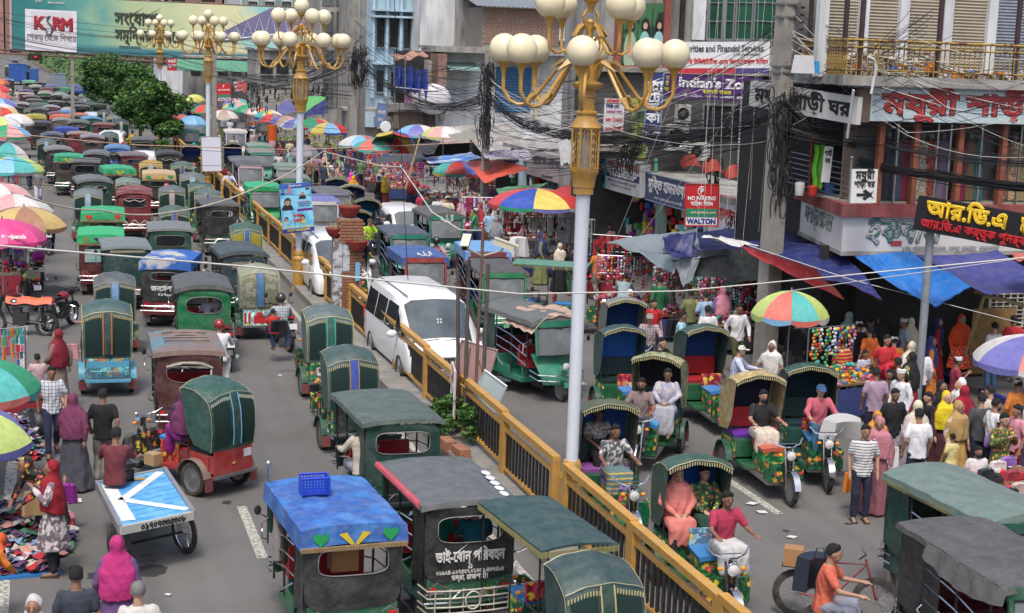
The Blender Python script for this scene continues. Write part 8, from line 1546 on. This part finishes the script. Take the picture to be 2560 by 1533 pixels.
UMB=[(-88,893,'turquoise and coral umbrella at the lower left edge','tctg',1.2,2.3),(-112,1015,'lime and violet umbrella at the left edge over the clothes','lvlv',1.1,2.1),(5,548,'bright pink umbrella with white foodpanda lettering','m',1.15,2.6),(60,517,'brown and pale yellow umbrella','nenenene',1.2,2.6),(30,486,'umbrella in sky blue, pink and cream above the brown one','spwpwwsp',1.2,2.7),(-8,456,'washed red and white advertising umbrella at the left edge','pwpw',1.2,2.7),(32,392,'umbrella in slate, lemon and sage green','alstlt',1.2,2.6),(24,356,'tilted umbrella in pink, teal and white','pktwpt',1.2,2.7),(18,313,'umbrella in coral, green and blue panels','cgpscg',1.2,2.7),(2,291,'umbrella in white, lemon and violet','wlwvst',1.2,2.7),(3,268,'umbrella in green, red and yellow','grybvg',1.2,2.7),(40,284,'cream and navy umbrella right of the green and red one','wwybww',1.1,2.6),(0,258,'dusty white umbrella at the left edge','wwaw',1.1,2.7),(3,246,'umbrella in blue, sky blue and red','vssrvs',1.15,2.7),(-6,228,'coral umbrella at the left edge, lower one','cc',1.1,2.7),(-6,212,'coral umbrella at the left edge, upper one','cr',1.1,2.7),(-4,196,'orange umbrella farthest at the left edge','oc',1.1,2.7),(592,246,'umbrella in teal, pink and violet under the red parking sign','tptvvp',1.15,2.75),(593,255,'umbrella in yellow, pink and teal below the violet one','yptytp',1.15,2.65),(618,262,'dark green umbrella behind the yellow and pink one','gg',1.,2.5),(648,266,'umbrella in orange and violet','ovpw',1.1,2.6),(675,275,'umbrella in cream, blue and teal','ybtywb',1.15,2.6),(684,285,'umbrella in red and slate','rara',1.1,2.5),(714,290,'umbrella in pink, periwinkle and peach','pvupvw',1.15,2.6),(742,297,'umbrella in peach, lilac and sky blue','wvsg',1.1,2.6),(786,296,'umbrella in green, red and yellow behind the largest striped one','ggryry',1.2,2.7),(822,307,'large umbrella in red, yellow, navy and cyan by the tall posts','ysrybbst',1.3,2.7),(668,306,'plain black umbrella in the market lane','k',.75,2.3),(762,362,'plain dark grey umbrella behind the second lamp post','a',.8,2.2),(497,207,'far umbrella in pink and cream','pwpw',1.2,2.8),(505,219,'far umbrella in yellow and red stripes','yryr',1.2,2.7),(487,236,'far small lemon umbrella','ly',.9,2.6),(560,275,'sandy beige umbrella left of the orange one','uw',1.1,2.5),(452,287,'coral umbrella behind the last lamp post','c',1.,2.4),(481,289,'bright blue umbrella near the coral one','s',1.,2.4),(515,262,'far umbrella in red and green','rg',1.1,2.6),(225,140,'tiny far umbrella in green and coral at the road end','gc',1.3,3.),(215,132,'tiny far umbrella in blue and red at the road end','br',1.3,3.),(902,338,'umbrella in coral, sky blue and white right of the tall posts','cswsct',1.25,2.6),(940,347,'umbrella in coral and grey green','ctct',1.25,2.55),(1045,312,'umbrella in pink, sky blue, violet and cream','psvwpsvw',1.3,3.05),(1109,316,'umbrella in lemon, pink and white','lpwwlp',1.2,3.2),(1147,401,'umbrella in teal, red, violet and lime','trvltrvl',1.2,2.5),(1345,471,'big umbrella in green, red, yellow and blue behind the large lamp post','byrgvwyr',1.65,2.95),(1429,464,'red umbrella half hidden by the large lamp post','r',.9,2.6),(1979,728,'umbrella in cyan, coral and lime over the toy stall','tlscwtlc',.86,2.45),(2592,838,'violet, white and coral umbrella at the right edge','vvwvvwvc',1.2,2.4)]
for i,(px,py,lab,c,r,z)in enumerate(UMB):umbrella(px,py,lab,c,r,z,rz=i*.37+.2,tilt=((.12,-.35)if 'tilted' in lab else(0,0)))
umbrella(985,342,'wind-flipped umbrella in green, yellow, red and blue on a bamboo pole','gyybgyrb',1.2,2.7,(.5,.45),2.2)
u_=umbrella;p=at(30,590,2.25)
t=lettering(None,'foodpanda',p+V(.05,-.2,.0),X,V(0,.35,.9),.16,ink((.75,.7,.72)),.62,fat=.05);tag(t,'white foodpanda lettering on the rim of the pink umbrella','lettering')
def tarp(label,cs,c,sag=.25,under=None,m=None,cat='tarpaulin',seed=0):
 P=[on(*q)for q in cs];rnd=random.Random(seed or len(label));ph=rnd.uniform(0,6)
 def f(u,v,d=0):a=P[0].lerp(P[1],u);b=P[3].lerp(P[2],u);q=a.lerp(b,v);return q-Z*(sag*16*u*(1-u)*v*(1-v)*.8+.04*sin(u*7+ph)*sin(v*6+ph)+.012*sin(u*23+v*11)+d)
 L_=(P[0]+P[1]+P[2]+P[3])/4;t=thing('tarpaulin',label,cat,(L_.x,L_.y,L_.z));WB(MB().grid(f,22,14),'sheet',m or canvas,t,c)
 if under:WB(MB().grid(lambda u,v:f(u,v,.03),12,8),'lining',canvas,t,under)
 return t
NV,BL=(.014,.022,.13),(.015,.16,.52)
for a in(('coral orange tarpaulin awning right of the square post',((1165,405,62),(1245,398,60),(1322,420,56),(1212,458,57)),(.68,.10,.05),.15),('white and blue striped tarpaulin above the teal and red umbrella',((1054,396,66),(1177,381,66),(1206,396,62),(1079,411,62)),(.5,.55,.65),.1,None,mat('blue_white_tarp',objc=True,rough=.6,kind='blotch',col2=(.08,.22,.55),amt=1.2,var=.1)),('dark grey tarpaulin under the coral and green umbrella',((930,396,68),(1048,380,68),(1075,403,65),(948,408,65)),(.05,.052,.06),.1),('black sheet hanging below the cream striped umbrella',((1035,362,66),(1100,352,66),(1085,385,64),(1030,386,64)),(.02,.02,.022),.1),('green tarpaulin with a drooping corner left of the big umbrella',((1240,472,56),(1372,456,56),(1330,480,54.5),(1256,512,54.5)),(.10,.26,.14),.1),('orange cloth piece under the green tarpaulin corner',((1268,490,54.2),(1330,472,54.2),(1300,500,54),(1258,519,54.1)),(.62,.22,.07),.05),('blue grey tarpaulin stretched over the hair band stall',((1516,604,43),(1742,570,41),(1752,640,37.5),(1586,630,39)),(.22,.27,.30),.2),('crumpled grey blue sheet drooping from the stall tarpaulin',((1584,618,38.4),(1700,645,37),(1685,684,36.8),(1640,665,37.4)),(.20,.25,.29),.2),('hanging grey blue flap beside the square white cloth',((1686,655,36.9),(1752,640,36.8),(1730,700,36.6),(1708,718,36.6)),(.16,.20,.23),.0),('navy blue tarpaulin crest over the stalls left of the big post',((1655,592,40),(1990,556,41),(2088,620,35.5),(1680,652,37)),NV,.15),('bunched navy tarpaulin end hanging at the left',((1658,590,37),(1735,582,37),(1728,640,36.6),(1662,622,36.6)),NV,.2),('small navy tarpaulin with a yellow edge behind the big post',((1960,560,38),(2070,586,37),(2084,618,34.5),(1962,600,35)),NV,.1,(.5,.25,.05)),('big navy tarpaulin with a red lining sweeping down in front',((1830,600,36),(2090,612,33.6),(2206,744,29.8),(2045,690,31)),(.018,.028,.15),.12,(.25,.015,.02)),('red side of the big navy tarpaulin',((1850,612,34.6),(2040,672,31),(2112,750,30),(1880,640,33.6)),(.30,.015,.02),.1),('bright azure tarpaulin awning beside the corner shop wall',((2136,638,32),(2274,628,32),(2426,716,29.6),(2338,768,28.8)),BL,.35,(.02,.05,.2)),('left corner of the azure tarpaulin',((2136,640,31.9),(2200,650,31),(2338,766,28.9),(2240,718,29.6)),BL,.05),('violet blue tarpaulin over the grille gates at the right',((2272,628,32.2),(2480,618,32.2),(2680,735,29),(2466,736,29.4)),(.045,.055,.24),.3),('white cloth stretched under the navy tarpaulin',((1750,590,36.8),(1800,592,36.8),(1898,612,35),(1848,616,35.2)),(.72,.72,.70),.05),('dark grey curtain wall behind the toy stall',((1742,625,37),(1900,622,36),(1895,700,36),(1738,720,37)),(.05,.06,.065),0),('pink red cloth corner hanging at the right edge',((2518,632,30),(2600,640,30),(2600,660,29),(2545,652,29.4)),(.5,.13,.10),0),('green and navy tarpaulin shelter beyond the second lamp',((762,240,88),(815,242,86),(800,262,84),(755,285,84)),(.12,.42,.12),.1),('navy lower sheet of the green shelter',((755,286,84),(816,246,84),(812,285,83),(765,290,83)),NV,.1),('violet blue tarpaulin slope left of the green shelter',((690,268,88),(722,248,88),(745,280,85),(705,285,85)),(.12,.12,.3),.1),('brown and violet rags lying over the shed roofs',((1200,382,60),(1320,370,60),(1330,398,57),(1215,395,58)),(.12,.10,.22),.05,None,bcloth),('white crumpled plastic sheet caught beside the big lamp cage',((1395,352,46),(1440,350,46),(1432,408,46),(1402,412,46)),(.62,.64,.66),.3),('old tin and cream sheets piled over the shops right of the umbrella',((1120,335,62),(1215,322,62),(1225,350,60),(1130,352,60)),(.3,.28,.24),.05)):
 tarp(a[0],a[1],a[2],a[3],a[4]if len(a)>4 else None,a[5]if len(a)>5 else None)
def goods_heap(mb,x0,x1,y0,y1,z0,h,n,size,pal,rnd,round_=False):
 for _ in range(n):
  mb.k=rnd.choice(pal);x,y=rnd.uniform(x0,x1),rnd.uniform(y0,y1);e=1-max(abs(2*(x-x0)/(x1-x0)-1),abs(2*(y-y0)/(y1-y0)-1))**2;z=z0+h*max(.05,e)*rnd.random()**.7;s=size*rnd.uniform(.5,1.4)
  if round_:mb.ell((x,y,z),(s*.5,s*.5,s*.45),6,4)
  else:mb.box((x,y,z),(s*rnd.uniform(.6,1.6),s,s*rnd.uniform(.15,.7)),rnd.uniform(0,3),tilt=(rnd.uniform(-.5,.5),'X'))
def stall(label,px,py,w,d,pal,kind='rack',rz=0,z=.72,seed=1,size=.09,cat='market stall',hang=1.9):
 p=at(px,py);rnd=random.Random(seed);t=thing('market_stall',label,cat,p,radians(rz))
 MB().box((0,0,z),(w,d,.04)).build('table_top',wood,t,smooth=False)
 for a in(-1,1):
  for b in(-1,1):MB().box((a*(w/2-.05),b*(d/2-.05),(z-.02)/2),(.05,.05,z-.02)).build('leg',wood,t,smooth=False)
 MB().box((0,-d/2-.012,z*.55),(w,.02,z*.7)).build('apron',cloth,t,[(.05,.05,.06),(.3,.03,.05),(.04,.06,.2)][seed%3],smooth=False)
 g=MB();goods_heap(g,-w/2,w/2,-d/2,d/2,z+.03,.30 if kind!='bags' else.2,170,size,pal,rnd,kind=='toys');g.build('goods',GOODS,t,smooth=False,kind='stuff')
 if kind!='bags':
  fr=MB();[fr.tube([(a*w/2,d/2,0),(a*w/2,d/2,hang)],.018,5)for a in(-1,1)];[fr.tube([(-w/2,d/2,q),(w/2,d/2,q)],.012,5)for q in(hang,hang-.5)];fr.build('rack',steel,t)
  g=MB()
  for i in range(int(w/.09)):
   x=-w/2+i*.09+.04;zz=hang;c=rnd.choice(pal);L_=rnd.uniform(.3,1.0)
   while zz>hang-L_ and zz>z+.2:
    g.k=c if rnd.random()<.6 else rnd.choice(pal);s=rnd.uniform(.05,.10)
    (g.ell((x,d/2-.03-rnd.random()*.12,zz-s/2),(s*.5,s*.4,s*.5),6,4)if kind in('toys','bands')else g.box((x,d/2-.03-rnd.random()*.1,zz-s),(s*.8,.03,s*1.8),rnd.random()));zz-=s*(1 if kind in('toys','bands')else 2)
  g.build('hanging_goods',GOODS,t,smooth=False,kind='stuff')
 return t
R0,P0_,Y0,B0,W0,G0,K0,O0,S0,N0,V0,T0=range(12)
for i,a in enumerate((('toy cart heaped with bright plastic toys beside the blue capped driver',2105,1045,1.3,1.0,[R0,P0_,Y0,B0,W0,G0,O0,T0],'toys',15,.85),('handbag and wallet stall at the right, heaped with red and brown purses',2520,1330,2.4,1.3,[R0,N0,R0,W0,V0,K0,N0,P0_],'bags',10,.75),('hair band stall with strings of coloured scrunchies under the grey tarpaulin',1585,815,2.2,.8,[R0,P0_,W0,V0,K0,S0,W0,P0_,O0],'bands',-20,.7),('stall of white and floral ornaments beside the sky blue t-shirt man',1705,850,1.6,.8,[W0,S0,P0_,W0,N0,R0],'bands',-10,.7),('toy and trinket stall with long silver strips under the umbrella',1835,880,2.0,.8,[P0_,R0,W0,S0,N0,T0,K0],'toys',0,.75),('red plastic jug stall wrapped in clear sheets',1520,745,1.2,.8,[R0,R0,R0,K0],'rack',-30,.6),('cutlery and shaver stall with rows of white packets behind the lamp post',1395,690,2.4,.9,[W0,S0,K0,S0,N0,W0],'rack',-15,.7),('accessory stall with belts and black trinkets under the big umbrella',1310,640,2.2,1.0,[K0,N0,W0,R0,S0,N0],'rack',-10,.7),('kitchenware stall with stacked red and white boxes left of the big umbrella',1262,592,1.8,1.0,[R0,W0,R0,W0,P0_,B0],'rack',-10,.7),('clothes bale stall with folded pink and white cloth',1205,622,1.6,.9,[P0_,W0,W0,R0,V0],'rack',-10,.75),('silver basin stall under the teal and red umbrella',1130,520,2.6,1.0,[S0,S0,W0,S0,R0,K0],'rack',-5,.6),('plastic stools and bowls stall with red and violet wares',1180,545,2.2,1.0,[R0,W0,V0,Y0,P0_,R0],'toys',-5,.6),('red bucket and jug stall hung with orange toy parachutes',1010,500,2.4,1.0,[R0,R0,O0,P0_,V0,W0],'toys',-5,.6),('pink and red kitchenware stall by the woman in black',965,480,2.2,1.0,[P0_,R0,W0,B0,O0],'rack',0,.6),('colourful bowls stall near the orange veiled woman',915,468,1.8,1.0,[B0,V0,W0,R0,T0,P0_],'toys',0,.6),('flower and garland stall under the red and yellow umbrella',800,395,2.4,1.0,[Y0,G0,W0,K0,Y0],'toys',0,.7),('green vegetable stall behind the second lamp post',730,372,2.4,1.,[G0,G0,Y0,K0],'toys',0,.6),('fruit stall beyond the market lane with yellow bunches',860,405,2.2,1.,[Y0,Y0,G0,N0],'toys',0,.7),('far stall with red and orange cloth',650,335,2.2,1.,[R0,O0,K0,N0],'rack',0,.7),('far stall with mixed toys under the teal umbrella',600,302,2.2,1.,[R0,W0,B0,N0,K0],'rack',0,.7),('left pavement stall stacked with folded dark trousers under the pink umbrella',28,745,1.2,.9,[N0,R0,K0,S0,V0,N0],'rack',10,.8),('left stall hung with red and green cloth under the brown umbrella',10,640,1.4,.9,[R0,N0,G0,Y0,K0],'rack',5,.8),('left stall with maroon hangings behind the cloth umbrellas',5,520,1.6,1.,[R0,V0,K0,N0],'rack',5,.8),('scarf and bangle stall at the left edge under the coral umbrella',5,1080,1.3,1.,[R0,T0,B0,G0,O0,P0_],'rack',20,.7))):
 stall(*a[:8],seed=i+2,z=a[8],size=.09 if i not in(1,)else.19)
def cloth_heaps():
 rnd=random.Random(12);cp=[mat('rag_%d'%i,c,.95,bump=.5,bscale=14,var=.15)for i,c in enumerate(((.04,.05,.14),(.5,.48,.5),(.45,.15,.2),(.12,.05,.12),(.02,.02,.025),(.5,.25,.2),(.06,.2,.12),(.45,.03,.04),(.2,.3,.45),(.5,.45,.4),(.15,.12,.3)))]
 for(px,py,w,l,h,n,lab)in((38,1345,1.5,1.9,.42,420,'big heap of mixed coloured clothes laid on the road at the lower left'),(62,1418,.6,.7,.18,90,'smaller heap of underwear on the blue sheet'),(20,1130,1.0,1.3,.6,240,'pile of printed cloth on the wooden stand at the left')):
  p=at(px,py);b=MB()
  for i in range(n):
   b.k=rnd.randrange(11);x,y=rnd.uniform(-.5,.5),rnd.uniform(-.5,.5);z=h*max(0,1-(2*x)**2)*max(0,1-(2*y)**2)+.03+rnd.random()*.05;a=rnd.uniform(0,6.3);s=rnd.uniform(.10,.24);ca,sa=cos(a),sin(a)
   ph=rnd.uniform(0,6);b.grid(lambda u,v:(x*w+((u-.5)*ca-(v-.5)*.6*sa)*s*1.5,y*l+((u-.5)*sa+(v-.5)*.6*ca)*s*1.5,z+.045*sin(u*5+ph)*sin(v*4+ph)+.02),4,3)
  t=thing('clothes_heap',lab,'clothes',p);b.build('garments',cp,t,kind='stuff')
 p=at(66,1418);t=WB(MB().box((p.x,p.y,.02),(.85,.95,.04),.12),'blue_sheet',plastic,None,(.03,.16,.42));tag(t,'blue plastic sheet under the smaller clothes heap','sheet')
 for(px,py,r,lab)in((78,1095,.34,'large black polythene sack by the clothes stall'),(92,1062,.28,'upper black polythene sack behind the stall'),(70,1040,.26,'grey translucent bag beside the black sacks')):
  p=at(px,py,0);t=thing('polythene_sack',lab,'sack',p);MB().grid(lambda u,v:(r*cos(2*pi*u)*sin(pi*v)*(1+.12*sin(u*31+v*9)),r*sin(2*pi*u)*sin(pi*v)*(1+.12*sin(u*27+2)),r*.8-r*.8*cos(pi*(1-v))+.03*sin(u*37)),26,12).build('sack',mat('black_polythene',(.03,.033,.038),.3,var=.2,bump=1,bscale=9),t)
 p=at(2120,1095);
 for i,(px,py,c,lab)in enumerate(((2526,1160,(.25,.13,.42),'lilac handbag hanging at the purse stall'),(2470,1190,(.03,.04,.05),'black studded bag on top of the purses'),(2500,1170,(.6,.55,.52),'white purse on top of the heap'),(2535,1195,(.3,.04,.05),'large dark red bag on top of the purses'),(2555,1225,(.55,.42,.36),'pink beige box bag at the right edge'),(2455,1215,(.35,.05,.04),'red brown boxed wallet on the heap'),(2530,1240,(.02,.02,.02),'black dotted clutch bag on the heap'))):bag(lab,px,py,1.02,(.26,.12,.17),c)
 for i,(px,py,c,lab)in enumerate(((1095,885,(.6,.35,.33),'faded pink board leaning on the median'),(1205,925,(.55,.62,.66),'pale blue framed board leaning against the railing'))):pass
cloth_heaps()
for(a,b,h,c,lab,fr)in(((1133,905,28.9),(1140,930,28.1),1.15,(.55,.07,.04),'narrow red placard leaning against the median railing',(.6,.6,.6)),((1155,850,28.8),(1243,875,28.6),.85,(.52,.33,.32),'faded pink placard propped behind the steel pipes',(.4,.35,.3)),((1214,925,27.7),(1268,965,27.3),.72,(.42,.50,.53),'pale blue framed placard leaning on the railing',(.55,.6,.65))):
 board('placard',lab,'placard',on(*a),on(*b),h,c,.03,frame=fr,texts=((('স',.5,.62,.3,WHITE),)if 'red' in lab else()))
for i,(a,b)in enumerate((((1196,900,28.3),(1228,1005,28)),((1150,960,28.2),(1230,1015,28)),((1160,1000,28.4),(1175,870,28.4)))):
 t=WB(MB().tube([on(*a),on(*b)],.022,4),'wooden_batten',mat('pale_wood',(.42,.25,.10),.7));tag(t,('steep','flat','upright')[i]+' bare wooden batten among the leaning placards','batten')
tag(WB(MB().tube([on(812,372,63),on(822,440,62)],.03,6),'bamboo_pole',bamboo),'bamboo pole holding up the cream cord','pole')
tag(WB(MB().tube([on(1052,335,62),on(1015,470,62)],.04,6),'bamboo_pole',bamboo),'bamboo pole leaning at the flipped umbrella','pole')
tag(WB(MB().tube([on(680,312,92),on(681,352,92)],.28,8),'orange_cloth_roll',cloth,None,(.55,.10,.02)),'tall orange cloth hanging in the market lane','cloth')
